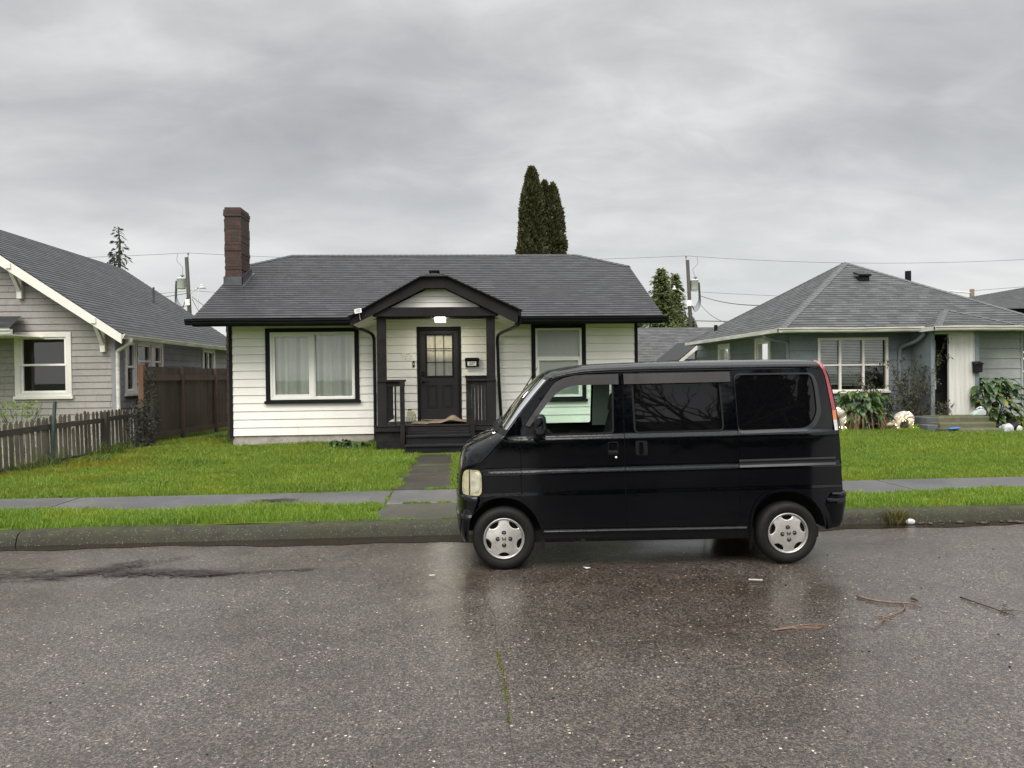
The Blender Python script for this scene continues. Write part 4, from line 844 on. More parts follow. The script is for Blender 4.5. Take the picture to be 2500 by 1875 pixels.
# big six light window with blinds
w = MB(); fg.ring(w, 9.36, 11.30, 1.10, 2.55, .07, -.03, .04); fg.box(w, 9.32, 11.34, 1.07, 1.13, -.03, .08); w = w.build('window', M_cream, G, bevel=.004); w['label'] = 'white six pane window with half lowered blinds'
mb = MB()
for u in (9.98, 10.62): fg.box(mb, u - .03, u + .03, 1.17, 2.48, -.04, .02)
fg.box(mb, 9.43, 11.23, 1.80, 1.845, -.041, .019); mb.build('muntin', M_cream, w, bevel=.003)
pane(w, fg, 9.43, 11.23, 1.17, 2.48, -.035, M_winroom)
mb = MB()
for u0, u1, zb in ((9.45, 9.96, 1.33), (10.0, 10.6, 1.30), (10.66, 11.2, 1.86)):
    z = 2.47
    while z > zb: fg.box(mb, u0, u1, z - .006, z + .022, -.085 + random.uniform(-.003, .003), -.07); z -= .042
    fg.box(mb, u0, u1, zb - .03, zb, -.09, -.07)
mb.build('blind', M_blind, w); mb = MB(); backing(mb, fg, (9.40, 11.26, 1.14, 2.52), -.5); mb.build('reveal', M_dark, w)
for W in LW: sash(G, fgl, W, tw=.13, frame_d=.05)
# recessed entrance
mb = MB(); mb.box(11.93, 12.03, 17.98, RYW, .50, 2.66); mb.box(13.10, 13.22, 17.98, RYW, .50, 2.66); mb.box(11.93, 13.22, 18.02, RYW, 2.66, 2.74); mb.build('entry_wall', M_rh, G)
mb = MB()
for k in range(5): mb.box(12.47 + k * .126, 12.47 + k * .126 + .124, 18.0, 18.03, .50, 2.64)
mb.build('panel', M_panel, G, bevel=.002)
mb = MB(); mb.box(12.41, 12.465, 17.985, 18.05, .5, 2.66); mb.box(12.03, 12.41, 17.99, 18.05, 2.585, 2.66); mb.box(13.08, 13.1, 17.985, 18.05, .5, 2.66); mb.build('door_casing', M_panel, G)
mb = MB(); mb.box(12.03, 13.1, 18.5, 18.54, .52, 2.58); d_ = mb.build('door', M_door, G); d_['label'] = 'dark recessed door with a pale glazed panel'
mb = MB(); mb.box(12.05, 12.40, 18.485, 18.499, 1.15, 2.44); mb.build('glazing', M_blind, d_); mb = MB(); mb.box(12.06, 12.60, 18.47, 18.498, .62, 1.05); mb.build('lower_panel', M_door, d_, bevel=.01)
mb = MB(); mb.tube([(12.5, 18.49, 1.12), (12.5, 18.44, 1.12), (12.38, 18.44, 1.12)], .014, 8); mb.build('handle', M_gut, d_)
downspout([(11.82, 18.12, 2.66), (11.84, 18.16, 2.56), (11.80, 18.4, 2.42), (11.64, 18.7, 2.30), (11.60, 18.80, 2.15), (11.60, 18.80, 1.3), (11.60, 18.80, .25)], M_rh, G, .05)
downspout([(8.05, 19.2, 2.70), (8.10, 19.15, 2.58), (8.3, 19.0, 2.50), (8.52, 18.9, 2.44), (8.56, 18.88, 2.3), (8.56, 18.88, 1.3), (8.56, 18.88, .25)], M_rh, G, .05)
# concrete steps
mb = MB()
def slab(x0, x1, y0, y1, z0, z1):
    mb.box(x0, x1, y0, y1, z0, z1)
slab(11.65, 12.98, 17.30, 18.5, -.05, .50); slab(11.42, 12.86, 16.90, 17.31, -.05, .375); slab(11.32, 12.70, 16.42, 16.91, -.05, .262)
st = mb.build('entry_steps', M_step, None, bevel=.03); tag(st, 'three mossy concrete steps in front of the blue grey house', 'steps')
mb = MB(); mb.box(11.33, 11.645, 17.28, 18.0, -.05, .49); mb.box(11.14, 11.415, 16.93, 17.28, -.05, .33); tag(mb.build('step_cheek', pmat('grey cheek paint', (.085, .095, .10), .8, .3, 3, c2=(.06, .066, .068), spec=.2), None, bevel=.02), 'grey painted side wall of the mossy concrete steps', 'low wall')
t = thing('mailbox', (13.2, 17.95, 1.6), 'black post box on the grey corner post of the right hand house', 'mailbox')
q0, q1 = S((2379, 888), Y=17.9), S((2397, 909), Y=17.9)
mb = MB(); mb.box(q0.x, q1.x, 17.86, 17.98, q1.z, q0.z + .02); mb.build('box', M_gut, t, bevel=.01)
mb = MB(); mb.prism([(q0.x - .015, 17.83, q0.z + .0), (q0.x - .015, 17.98, q0.z + .06), (q0.x - .015, 17.98, q0.z + .03), (q0.x - .015, 17.83, q0.z - .02)], (q1.x - q0.x + .03, 0, 0)); mb.build('lid', M_gut, t)
# ------------------------------------------------------------------ buildings farther back
t = thing('back_building', (9.5, 36, 0), 'long dark grey shingled roof of a building behind the two houses', 'building')
mb = MB(); roof(mb, [(4.5, 34, 2.1), (16, 34, 2.1), (16, 37.2, 4.05), (4.5, 37.2, 4.05)], (4.5, 34, 2.1), (1, 0, 0), .16); roof(mb, [(4.5, 40.4, 2.1), (16, 40.4, 2.1), (16, 37.2, 4.05), (4.5, 37.2, 4.05)], (16, 40.4, 2.1), (-1, 0, 0), .16)
mb.build('roof', shingle('old grey shingles', (.055, .055, .057), (.075, .075, .076), .16), t); mb = MB(); mb.box(4.9, 15.6, 34.5, 39.9, -.05, 2.2); mb.build('wall', M_rh, t)
t = thing('lean_to', (8.4, 27.6, 0), 'dark lean-to with a pale raking edge behind the blue grey house', 'shed')
p0, p1 = S((1687, 840), Y=27.2), S((1644.5, 883), Y=27.2)
mb = MB(); mb.prism([(p0.x + .3, 26.6, p0.z + .1), (p1.x, 26.6, p1.z), (p1.x, 30, p1.z), (p0.x + .3, 30, p0.z + .1)], (0, 0, .05)); mb.build('roof', M_shD, t)
mb = MB(); mb.prism([(p0.x + .1, 26.58, p0.z - .02), (p1.x, 26.58, p1.z - .0), (p1.x + .02, 26.58, p1.z - .12), (p0.x + .15, 26.58, p0.z - .14)], (0, -.03, 0)); mb.box(p1.x - 1.2, p1.x + .1, 26.5, 26.6, p1.z - .16, p1.z - .08); mb.build('fascia', M_cream, t)
mb = MB(); mb.box(p1.x + .4, 9.2, 27.2, 29.9, 0, p1.z + .1); mb.build('wall', M_rh, t)
t = thing('neighbour_house', (24, 30, 0), 'house with a grey roof at the far right edge behind the hip roofed house', 'house')
e0 = S((2376, 722), Y=31); e1 = S((2500, 700), Y=31)
mb = MB(); A_, B_ = S((2376, 724), Y=29), S((2500, 702), Y=31); hx = A_.x; A2 = A_ - (B_ - A_) * 1.2; roof(mb, [A2, (A2.x + 14, A2.y, A2.z), (B_.x + 12, B_.y, B_.z), B_], A2, (1, 0, 0)); mb.build('roof', M_shG, t)
mb = MB(); mb.box(hx - 2.0, hx + 12, 27.4, 31, 0, A2.z + .1); mb.build('wall', M_dark, t)
mb = MB()
for z in (1.0, 1.55, 2.05, 2.3): mb.box(hx - 2.05, hx + 3, 27.3, 27.4, z, z + .07)
mb.build('window_bars', M_cream, t)
# ------------------------------------------------------------------ fences
M_pick = wood('weathered mossy picket', (.20, .175, .135), (.075, .064, .048)); M_rail = wood('weathered rail', (.060, .048, .038), (.030, .026, .022), along='y')
M_cedar = wood('dark stained cedar', (.070, .048, .036), (.036, .025, .020)); M_cedr = wood('cedar rail', (.085, .050, .036), (.055, .033, .025), along='y'); M_post = wood('orange cedar post', (.20, .10, .05), (.12, .062, .036))
t = thing('picket_fence', (-7.7, 15, .1), 'low weathered picket fence leaning along the lawn on the left', 'fence')
mb = MB(); ed = []; y = 11.4
while y < 17.75:
    wd = .118; a = random.uniform(-.045, .045); lx = -7.74 + .05 * math.sin(y * 1.1) + random.uniform(-.012, .012); zt = .98 + .03 * math.sin(y * .9) + random.uniform(-.02, .02); zb = .16 + random.uniform(-.02, .02)
    if abs(y - 14.93) < .10: zt = .72
    if True:
        sh = [(-wd / 2, 0), (wd / 2, 0), (wd / 2, zt - zb - .05), (wd / 2 - .035, zt - zb), (-wd / 2 + .035, zt - zb), (-wd / 2, zt - zb - .05)]
        mb.prism([(lx - .02 * h, y + u * math.cos(a) + h * a * .6, zb + h) for u, h in sh], (.018, 0, 0))
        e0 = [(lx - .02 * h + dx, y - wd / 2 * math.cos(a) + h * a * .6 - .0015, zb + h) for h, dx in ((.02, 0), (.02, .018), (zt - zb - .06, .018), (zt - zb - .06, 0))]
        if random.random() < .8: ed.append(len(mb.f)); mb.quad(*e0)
    y += wd + random.uniform(.03, .06)
pk = mb.build('picket', M_pick, t); pk.data.materials.append(pmat('pale picket edge', (.40, .37, .31), .85, .3, 9, c2=(.14, .125, .10)))  # second material: paler strip on the street side edge of most pickets
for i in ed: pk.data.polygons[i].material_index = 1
for y0, y1, z0, z1 in ((11.4, 13.9, .76, .80), (13.9, 16.05, .80, .80), (16.05, 17.75, .81, .84)):
    mb = MB(); mb.beam((-7.70, y0, z0), (-7.69, y1, z1), .04, .10); mb.build('rail', M_rail, t)
for y0, y1, z0, z1 in ((11.4, 13.75, .16, .13), (14.0, 16.0, .12, .10), (16.1, 17.75, .18, .16)):
    mb = MB(); mb.beam((-7.70, y0, z0), (-7.69, y1, z1), .035, .12); mb.build('rail', M_rail, t)
for y, h in ((16.07, .98), (17.8, .99), (12.2, .9)):
    mb = MB(); mb.box(-7.70, -7.61, y - .045, y + .045, 0, h); mb.build('post', M_rail, t, bevel=.006)
t = thing('stake', (-7.62, 14.2, 0), 'leaning dark green metal stake against the picket fence', 'stake')
mb = MB(); mb.beam((-7.62, 13.93, .0), (-7.64, 14.12, 1.27), .05, .035); mb.beam((-7.60, 13.93, .0), (-7.62, 14.12, 1.27), .012, .07); mb.build('bar', pmat('green painted steel', (.035, .055, .05), .55, .2, 4), t, bevel=.004)
t = thing('board_fence', (-7.5, 20, .1), 'tall dark stained board fence between the grey house and the white bungalow', 'fence')
A, B = Vector((-7.72, 17.95, 0)), Vector((-7.10, 24.2, 0)); d = (B - A); Ln = d.length; d.normalize(); nrm = Vector((d.y, -d.x, 0))
mb = MB(); s = 0.1
while s < Ln:
    wd = .138; p = A + d * s; o2 = nrm * random.uniform(-.006, .004); h = 1.98 + random.uniform(-.012, .012) - .02 * s / Ln
    mb.prism([p + o2 + Vector((0, 0, .30)), p + d * wd + o2 + Vector((0, 0, .30)), p + d * wd + o2 + Vector((0, 0, h)), p + o2 + Vector((0, 0, h))], nrm * -.016); s += wd + .004
mb.build('boards', M_cedar, t)
for z, h in ((1.70, .14), (.28, .14)):
    mb = MB(); mb.beam(A + nrm * .03 + Vector((0, 0, z)), B + nrm * .03 + Vector((0, 0, z)), .04, h); mb.build('rail', M_cedr, t)
for s in (1.95, 3.95, 5.9):
    p = A + d * s + nrm * .045; mb = MB(); mb.beam(p + Vector((0, 0, -.1)), p + Vector((0, 0, 1.96)), .09, .09, d); mb.build('post', M_cedr, t, bevel=.005)
p = A + nrm * .03; mb = MB(); mb.beam(p + Vector((0, 0, -.1)), p + Vector((0, 0, 2.02)), .13, .13, d); o = mb.build('post', M_post, t, bevel=.006); o['label'] = 'thick orange brown end post'
# ------------------------------------------------------------------ poles and wires
M_pole = wood('pole wood', (.055, .050, .042), (.035, .032, .027), sc_=.3); M_tank = pmat('transformer paint', (.62, .63, .63), .5, .08, 2); M_wire = pmat('wire', (.05, .05, .05), .6, .05); M_ins = pmat('insulator', (.16, .16, .17), .3, .05)
def wire(name, a, b, sag, label, r=.012, group=None, n=24):
    a, b = Vector(a), Vector(b); mb = MB(); mb.tube([a.lerp(b, i / n) - Vector((0, 0, sag * 4 * (i / n) * (1 - i / n))) for i in range(n + 1)], r, 5)
    return tag(mb.build(name, M_wire), label, 'wire', group or 'overhead wires')
def pole(x, y, top, lean, side, label, lamp=True):
    t = thing('utility_pole', (x, y, 0), label, 'utility pole')
    tx = x + lean; mb = MB(); mb.tube([(x, y, 0), (x + lean * .5, y, top * .5), (tx, y, top)], [.16, .14, .12], 12); mb.build('pole', M_pole, t, smooth=True)
    px = tx + .10 * (1 if side < 0 else -1); mb = MB(); mb.tube([(px, y, top - .2), (px, y, top + .22)], .03, 8); mb.ball((px, y, top + .25), .07, 6); mb.build('insulator', M_ins, t)
    cx = tx + side * .42 - lean * .14; zc = top - 1.75
    mb = MB(); mb.lathe([(0, -.36), (.25, -.35), (.27, -.33), (.27, .30), (.29, .31), (.29, .35), (.24, .38), (0, .40)], (cx, y, zc), (0, 0, 1), 20); tr = mb.build('transformer', M_tank, t, smooth=True)
    mb = MB(); mb.lathe([(0, .62), (.05, .6), (.16, .52), (.05, .5), (.06, .38)], (cx + .08, y, zc), (0, 0, 1), 12); mb.build('bushing', M_ins, tr, smooth=True)
    mb = MB(); mb.tube([(cx, y, zc + .15), (tx, y, zc + .15)], .03, 6); mb.tube([(cx, y, zc - .15), (tx, y, zc - .15)], .03, 6); mb.build('bracket', M_ins, t)
    mb = MB()
    for k in range(5):
        xx = cx + side * (.30 + .03 * k) - side * .02; P = [(xx - side * .04, y, zc + .2), (xx, y, zc - .3), (xx, y, zc - 1.0 - .1 * k), (cx, y, zc - 1.5 - .08 * k), (tx + side * .15, y, zc - 1.3 + .05 * k), (tx, y, zc - .95)]
        mb.tube([tuple(p) for p in cat(P, 5)], .018, 5)
    mb.tube([tuple(p) for p in cat([(cx + .08, y, zc + .6), (cx - .1 * side, y, zc + 1.1), (cx + .25 * side, y, zc + 1.5), (cx + .2 * side, y, top + .2)], 5)], .012, 5); mb.build('cable', M_wire, t)
    if lamp:
        s = -side; zl = top - 2.6; mb = MB(); mb.tube([(tx, y, zl), (tx + s * .55, y, zl + .5), (tx + s * .75, y, zl + .55)], .035, 8); mb.build('lamp_arm', M_tank, t)
        mb = MB(); mb.lathe([(0, .14), (.1, .12), (.13, .04), (.3, .0), (0, -.03)], (tx + s * .95, y, zl + .55), (0, 0, 1), 16); mb.tube([(tx + s * .95, y, zl + .65), (tx + s * .95, y, zl + .82)], .06, 8); mb.build('lamp_head', M_tank, t, smooth=True)
    mb = MB(); mb.box(tx - .10, tx + .2, y - .16, y - .1, top - 3.2, top - 2.8); mb.build('tag_plate', M_vinyl, t)
    return Vector((px, y, top + .3))
T1 = pole(-18.05, 50, 9.82, -.36, -1, 'wooden utility pole with grey transformer left of the brick chimney')
T2 = pole(15.95, 50, 9.57, -.38, 1, 'wooden utility pole with transformer right of the white bungalow, by the conifers')
wire('power_line', T1, T2, .45, 'highest overhead wire between the two transformer poles')
wire('power_line', T2, T2 + Vector((38, 0, .8)), .9, 'highest overhead wire running right from the pole by the conifers')
wire('power_line', T1, T1 + Vector((-36, 0, .2)), .55, 'highest overhead wire running left from the pole by the chimney')
z7 = 7.55
wire('power_line', (-18.2, 50, 7.6), (15.7, 50, 7.35), .55, 'middle overhead wire between the two transformer poles'); wire('power_line', (15.7, 50, 7.4), (54, 50, 7.6), .7, 'middle overhead wire running right behind the hip roof')
wire('power_line', (-18.2, 50, 7.6), (-54, 50, 7.0), .7, 'middle overhead wire running left behind the steep slate roof')
wire('telephone_cable', (15.8, 50, 5.35), (54, 50, 5.5), .3, 'lowest thick cable running right from the pole by the conifers', .03); wire('telephone_cable', (-18.15, 50, 6.6), (-50, 50, 6.2), .4, 'lowest cable running left from the pole by the chimney', .02)
wire('service_drop', (16.3, 50, 7.15), (13.4, 25.0, 4.3), .5, 'thick service wire sagging from the right pole to the hip roof', .022); wire('service_drop', (16.3, 50, 6.7), (10.6, 24.0, 3.7), .9, 'lower service wire sagging from the right pole to the hip roof', .016)
wire('service_drop', (-18.1, 50, 7.2), (-5.0, 23.2, 3.2), .5, 'service wire sloping from the left pole behind the bungalow', .02); wire('service_drop', (-18.1, 50, 7.05), (-8.5, 28, 3.0), .5, 'lower service wire sloping from the left pole behind the bungalow', .02); wire('service_drop', (-18.3, 50, 7.45), (-24, 40, 5.8), .3, 'service wire sloping left from the left pole to the grey house', .02)
t = thing('antenna_mast', (-17.3, 49, 0), 'thin mast beside the left utility pole', 'mast')
mb = MB(); q = S((480, 770), Y=49); mb.tube([(q.x, 49, 0), (q.x + .1, 49, S((483, 736), Y=49).z), (q.x + .25, 49, S((488, 680), Y=49).z)], [.06, .04, .02], 6); mb.build('mast', M_tank, t)
t = thing('utility_pole', (30, 45, 0), 'short pale pole with a side arm at the far right', 'utility pole'); q = S((2373, 706), Y=45); q2 = S((2373, 740), Y=45)
mb = MB(); mb.tube([(q.x, 45, 0), (q.x, 45, q.z)], .14, 10); mb.build('pole', wood('pale pole', (.30, .22, .16), (.2, .15, .11), sc_=.3), t); mb = MB(); mb.tube([(q.x, 45, q.z - .25), (q.x - 1.5, 45, q.z - .12)], .05, 6); mb.build('arm', M_tank, t)
wire('power_line', (q.x, 45, q.z - .1), (q.x + 20, 45, q.z + 1.6), .1, 'thin wire rising right from the short pale pole', .012)
# ------------------------------------------------------------------ trees and plants
M_bark = wood('bark', (.06, .048, .038), (.035, .028, .022), sc_=.4)
M_arb = leaf('dull arborvitae', (.032, .040, .014), (.115, .105, .045), .6, .15); M_con = leaf('conifer green', (.055, .075, .026), (.16, .18, .065), .6, .15); M_fir = leaf('far fir', (.022, .028, .020), (.05, .058, .042), .6, .1)
def cards(P, size, up=.0, droop=.0, asp=.5, jit=.4, dirs=None):
    """one leaf spray (a bent diamond of two triangles) per point"""
    n = len(P); d = rng.normal(0, 1, (n, 3)); d[:, 2] = d[:, 2] * .7 + up
    if dirs is not None: d = dirs + d * jit
    d /= np.linalg.norm(d, axis=1)[:, None]; s = np.cross(d, rng.normal(0, 1, (n, 3))); s /= np.linalg.norm(s, axis=1)[:, None]
    L = (size * (.6 + .8 * rng.random(n)))[:, None]; c = P + d * L * .5; c[:, 2] -= droop * L[:, 0] * .2; tip = P + d * L; tip[:, 2] -= droop * L[:, 0]
    V = np.stack([P, c + s * L * asp * .5, tip, c - s * L * asp * .5], 1).reshape(-1, 3); b = np.arange(n)[:, None] * 4
    return V, b + np.array([0, 1, 2, 3])
def merge(parts):
    V, F, o = [], [], 0
    for v, f in parts: V.append(v); F.append(f + o); o += len(v)
    return np.concatenate(V), np.concatenate(F)
def column_tree(x, y, label, columns, n=24000, bushy=()):
    t = thing('arborvitae', (x, y, 0), label, 'tree', group='arborvitae behind the white bungalow'); parts = []; tb = MB()
    for (cx, top, rad, w) in columns:
        k = int(n * w); h = rng.random(k) ** .8; z = .4 + h * (top - .4); prof = rad * np.minimum(1, ((top - z) / 2.4) ** .6) * (1 + .1 * np.clip((8 - z) / 3, 0, 1)) * (.86 + .14 * np.sin(z * 2.1 + cx))
        th = rng.uniform(0, 2 * np.pi, k); lump = 1 + .16 * np.sin(th * 5 + z * 3.3) * np.sin(z * 5.1 + th * 3) + .10 * np.sin(th * 11 + z * 9)
        r = prof * lump * (1 - .42 * rng.random(k) ** 2.2); P = np.stack([cx + r * np.cos(th), y + r * np.sin(th), z + .05 * rng.normal(0, 1, k)], 1)
        D = np.stack([np.cos(th) * .6, np.sin(th) * .6, np.ones(k) * 1.0], 1); parts.append(cards(P, .135, dirs=D, jit=.55, asp=.6)); tb.tube([(cx, y, 0), (cx, y, top * .5), (cx, y, top - .4)], [.12, .09, .02], 8)
    for (bx, by, bz, br, k) in bushy:
        d = rng.normal(0, 1, (k, 3)); d /= np.linalg.norm(d, axis=1)[:, None]; P = np.array([bx, by, bz]) + d * br * (rng.random(k) ** .4)[:, None]; parts.append(cards(P, .135, dirs=d + np.array([0, 0, .6]), jit=.5, asp=.6))
    V, F = merge(parts); np_mesh('crown', V, F, M_arb, t); tb.build('trunk', M_bark, t, smooth=True)
column_tree(2.70, 28, 'tallest dark brown green arborvitae rising behind the bungalow roof', [(2.66, 9.52, .58, 1)], 70000)
column_tree(3.45, 28.3, 'twin topped shorter arborvitae with a ragged right side behind the bungalow roof', [(3.18, 9.05, .40, .55), (3.50, 8.95, .50, .65)], 64000, [(3.68, 28.2, 6.7, .28, 2600), (3.84, 28.2, 6.0, .30, 2600)])
def conifer(x, y, top, rad, label, mat, nb, L0=.5, droop=.35, size=.5, dens=26, name='conifer', base=1.5, lean=0, group=None, gap=.0, crook=0.0, pw=.8):
    t = thing(name, (x, y, 0), label, 'tree', group=group); tb = MB(); tl = lambda z: x + lean * (z / top) + crook * math.sin(z / top * 9) * max(0, z / top - .7)
    tb.tube([(tl(top * i / 10), y, top * i / 10) for i in range(11)], [.35 * (1 - i / 10.5) * top / 12 + .015 for i in range(11)], 8); Ps, Ds = [], []
    for i in range(nb):
        u = ((i + .5) / nb) ** .85; z = base + u * (top - base); th = i * 2.4 + random.uniform(-.4, .4); L = (rad * (1 - u) ** pw + .12) * random.uniform(.55, 1.12)
        if random.random() < gap: L *= .45
        e = np.array([math.cos(th), math.sin(th), 0]); k = max(4, int(dens * L / rad) + 3); p0 = Vector((tl(z), y, z))
        q = [p0 + Vector(e * L * s) + Vector((0, 0, (.25 * s - droop * s * s) * L)) for s in (0, .3, .6, 1)]; tb.tube(q, [.035, .025, .015, .006], 4, False)
        for s in rng.random(k) ** .7:
            a = np.array([tl(z), y, z]) + e * L * s; a[2] += (.25 * s - droop * s * s) * L; sd = np.array([-e[1], e[0], 0]) * random.choice((-1, 1)); Ps.append(a + rng.normal(0, .05, 3)); Ds.append(e * .7 + sd * .6 * (1 - .4 * s) + np.array([0, 0, -.25 * droop - .05]))
    V, F = cards(np.array(Ps), size, dirs=np.array(Ds), jit=.35, asp=.38, droop=.15); np_mesh('crown', V, F, mat, t); tb.build('trunk', M_bark, t, smooth=True); return t
conifer(15.9, 58, 10.1, 2.5, 'bushy dull green conifer just right of the bungalow roof edge', M_con, 700, size=.26, dens=60, droop=.1, base=.6, pw=.72, gap=.3)
conifer(17.95, 61, 10.15, 2.2, 'slimmer pointed conifer beside the right utility pole', M_con, 480, size=.26, dens=52, droop=.3, base=.6, pw=.8, gap=.3)
conifer(14.9, 62, 7.6, 1.5, 'low dull green conifer showing under the bungalow eave', M_con, 420, size=.22, dens=70, droop=.15, base=.4)
conifer(18.9, 60, 6.4, 1.2, 'low dark conifer right at the foot of the right utility pole', M_con, 300, size=.22, dens=60, droop=.2, base=.4)
conifer(-27.1, 60, 13.9, 2.4, 'thin drooping fir standing above the steep slate roof', M_fir, 70, size=.36, dens=17, droop=.75, name='fir', base=5, gap=.38, lean=-.35, crook=.9)
conifer(-28.6, 62, 12.1, 1.0, 'small fir tip peeping over the steep slate roof', M_fir, 60, size=.4, dens=14, droop=.5, name='fir', base=6)
# bare trees
def branch(tb, p, d, L, r, depth, spread=.55, up=.12, twig=4):
    q = p + d * L * .5 + Vector([random.uniform(-1, 1) * L * .05 for _ in range(3)]); e = q + (d + Vector((0, 0, up))).normalized() * L * .5
    tb.tube([p, q, e], [r, r * .85, r * .68], 6 if depth > 2 else 4, False)
    if depth == 0: return
    for k in range(random.choice((2, 3)) if depth > 1 else twig):
        nd = (d + Vector([random.gauss(0, 1) for _ in range(3)]) * spread + Vector((0, 0, up))).normalized(); branch(tb, e if k else q.lerp(e, .9), nd, L * random.uniform(.62, .85), r * .62, depth - 1, spread, up, twig)
def bare_tree(x, y, label, h=3.0, depth=6):
    t = thing('bare_tree', (x, y, 0), label, 'tree', group='leafless street trees'); tb = MB(); tb.tube([(x, y, 0), (x + .05, y, h * .4), (x, y, h * .75)], [.24, .19, .17], 10, False); tb.build('trunk', M_bark, t, smooth=True); tb = MB()
    for k in range(5): a = k * 1.26; branch(tb, Vector((x, y, h * .73)), Vector((math.cos(a) * .8, math.sin(a) * .8, .8)).normalized(), h * .55, .11, depth - 1, .5, .1, 3)
    tb.build('crown', M_bark, t)
random.seed(11)
bare_tree(6.2, -7.2, 'leafless street tree across the road behind the viewer, right one', 3.0, 6); bare_tree(-15, -8.2, 'leafless street tree across the road behind the viewer, left one', 2.8, 5)
conifer(3.2, -13.5, 8.5, 2.6, 'broad evergreen across the road behind the viewer, between the bare trees', M_fir, 120, size=.9, dens=26, droop=.3, base=.8, group='evergreens across the road'); conifer(9.5, -13, 7.5, 2.6, 'lower evergreen across the road behind the viewer, right of the bare tree', M_fir, 120, size=.9, dens=26, droop=.3, base=.8, group='evergreens across the road'); conifer(13.5, -14, 9, 2.8, 'tall evergreen across the road behind the viewer, farthest right', M_fir, 120, size=.9, dens=26, droop=.3, base=.8, group='evergreens across the road')
t = thing('far_house', (10, -20, 0), 'dark roofed house across the road behind the viewer', 'house')
mb = MB(); mb.box(2.6, 18, -27, -18, 0, 2.9); mb.build('wall', M_lh, t)
mb = MB(); mb.add([(2, -17.4, 2.9), (18.6, -17.4, 2.9), (18.6, -22.5, 6.6), (2, -22.5, 6.6), (2, -27.6, 2.9), (18.6, -27.6, 2.9)], [(0, 1, 2, 3), (3, 2, 5, 4), (0, 3, 4), (1, 5, 2)]); mb.build('roof', M_black, t)
mb = MB(); [mb.box(x, x + 1.6, -17.98, -17.94, 1, 2.4) for x in (4, 7, 11.5, 15)]; mb.build('window', M_dark, t)
# shrubs -------------------------------------------------------------------
M_stem = pmat('dark stem', (.060, .045, .035), .7, .2); M_rleaf = leaf('withered rose leaves', (.030, .038, .022), (.105, .095, .062), .6, .2); M_big = leaf('big glossy leaves', (.026, .062, .018), (.075, .13, .030), .32, .25, .5); M_yel = leaf('yellowing leaves', (.14, .17, .025), (.24, .24, .05), .4, .3); M_brownl = leaf('dead hanging leaves', (.12, .085, .045), (.22, .16, .08), .7, .2); M_dkb = leaf('dark shrub leaves', (.014, .020, .014), (.038, .045, .036), .7, .15); M_lime = leaf('lime green leaves', (.12, .20, .03), (.20, .28, .06), .45, .35)
def stems_shrub(name, x, y, label, canes, leafn, lsize, mat, seed, z0=.12, category='shrub'):
    random.seed(seed); t = thing(name, (x, y, z0), label, category); tb = MB(); tips = []
    for (dx, dy, h) in canes:
        p = Vector((x + random.uniform(-.10, .10), y + random.uniform(-.08, .08), z0)); q = Vector((x + dx, y + dy, z0 + h)); m1 = p.lerp(q, .4) + Vector((-dx * .12, -dy * .1, .05 * h)); pts = [Vector(a) for a in cat([p, m1, p.lerp(q, .75) + Vector((random.uniform(-.05, .05), 0, .03 * h)), q], 5)]
        tb.tube(pts, [.013 - .009 * i / (len(pts) - 1) for i in range(len(pts))], 5, False); tips += pts[6:]
        for k in range(7):
            b = pts[random.randint(5, len(pts) - 2)]; d = Vector((random.gauss(0, 1), random.gauss(0, .6), random.uniform(.2, 1.1))).normalized(); L = random.uniform(.12, .38); c = b + d * L * .5; e = c + (d + Vector((random.gauss(0, .4), 0, random.uniform(-.3, .3)))).normalized() * L * .5; tb.tube([b, c, e], [.005, .004, .002], 4, False); tips += [c, e, e]
    tb.build('stem', M_stem, t)
    T = np.array([tuple(p) for p in tips]); P = T[rng.integers(0, len(T), leafn)] + rng.normal(0, .035, (leafn, 3)); V, F = cards(P, lsize, droop=.6, asp=.5); np_mesh('foliage', V, F, mat, t); return t
a = S((2225, 1055), Z=.14); ry = 18.1; rx = S((2225, 1045), Y=ry).x
stems_shrub('rose_bush', rx, ry, 'tall straggly rose bush with withered leaves beside the grey entrance', [(.95, .1, 1.9), (.75, -.1, 2.05), (.62, .2, 1.75), (.45, .1, 1.6), (.2, .2, 1.75), (-.1, .1, 1.55), (.0, -.1, 1.3), (.3, -.2, 1.2), (-.35, .15, 1.5), (-.5, .1, 1.85), (-.42, 0, 1.25), (.9, -.2, .75), (1.0, -.1, .5), (.15, 0, .8), (-.1, -.1, .7), (.05, .1, .6), (-.65, .0, .9), (.5, 0, .6)], 3000, .055, M_rleaf, 3)
rx2 = S((2150, 1045), Y=18.3).x
stems_shrub('rose_bush', rx2, 18.3, 'smaller straggly rose bush in front of the white six pane window', [(-.35, .1, 1.35), (-.42, .0, 1.1), (-.15, .1, .9), (-.55, 0, 1.45), (.15, .1, .9), (-.2, -.1, .7), (.3, 0, .6)], 1200, .055, M_rleaf, 5)
def big_leaf(mb, p, d, L, W, drp):
    d = Vector(d).normalized(); s = d.cross(Vector((0, 0, 1))).normalized(); n = 6; rows = []
    for i in range(n + 1):
        u = i / n; c = Vector(p) + d * L * u * (1 - .25 * drp * u) - Vector((0, 0, drp * L * u * u * .85)); w = W * math.sin(math.pi * min(1, (u * .94 + .03)) ** .8) * (1 - .25 * u); wob = .02 * math.sin(u * 9 + L * 40); rows.append([c - s * w + Vector((0, 0, .28 * w + wob)), c, c + s * w + Vector((0, 0, .28 * w - wob))])
    b = len(mb.v); mb.v += [q for r_ in rows for q in r_]
    for i in range(n):
        for j in range(2): mb.f.append([b + i * 3 + j, b + i * 3 + j + 1, b + i * 3 + j + 4, b + i * 3 + j + 3]); mb.uv.append(None)
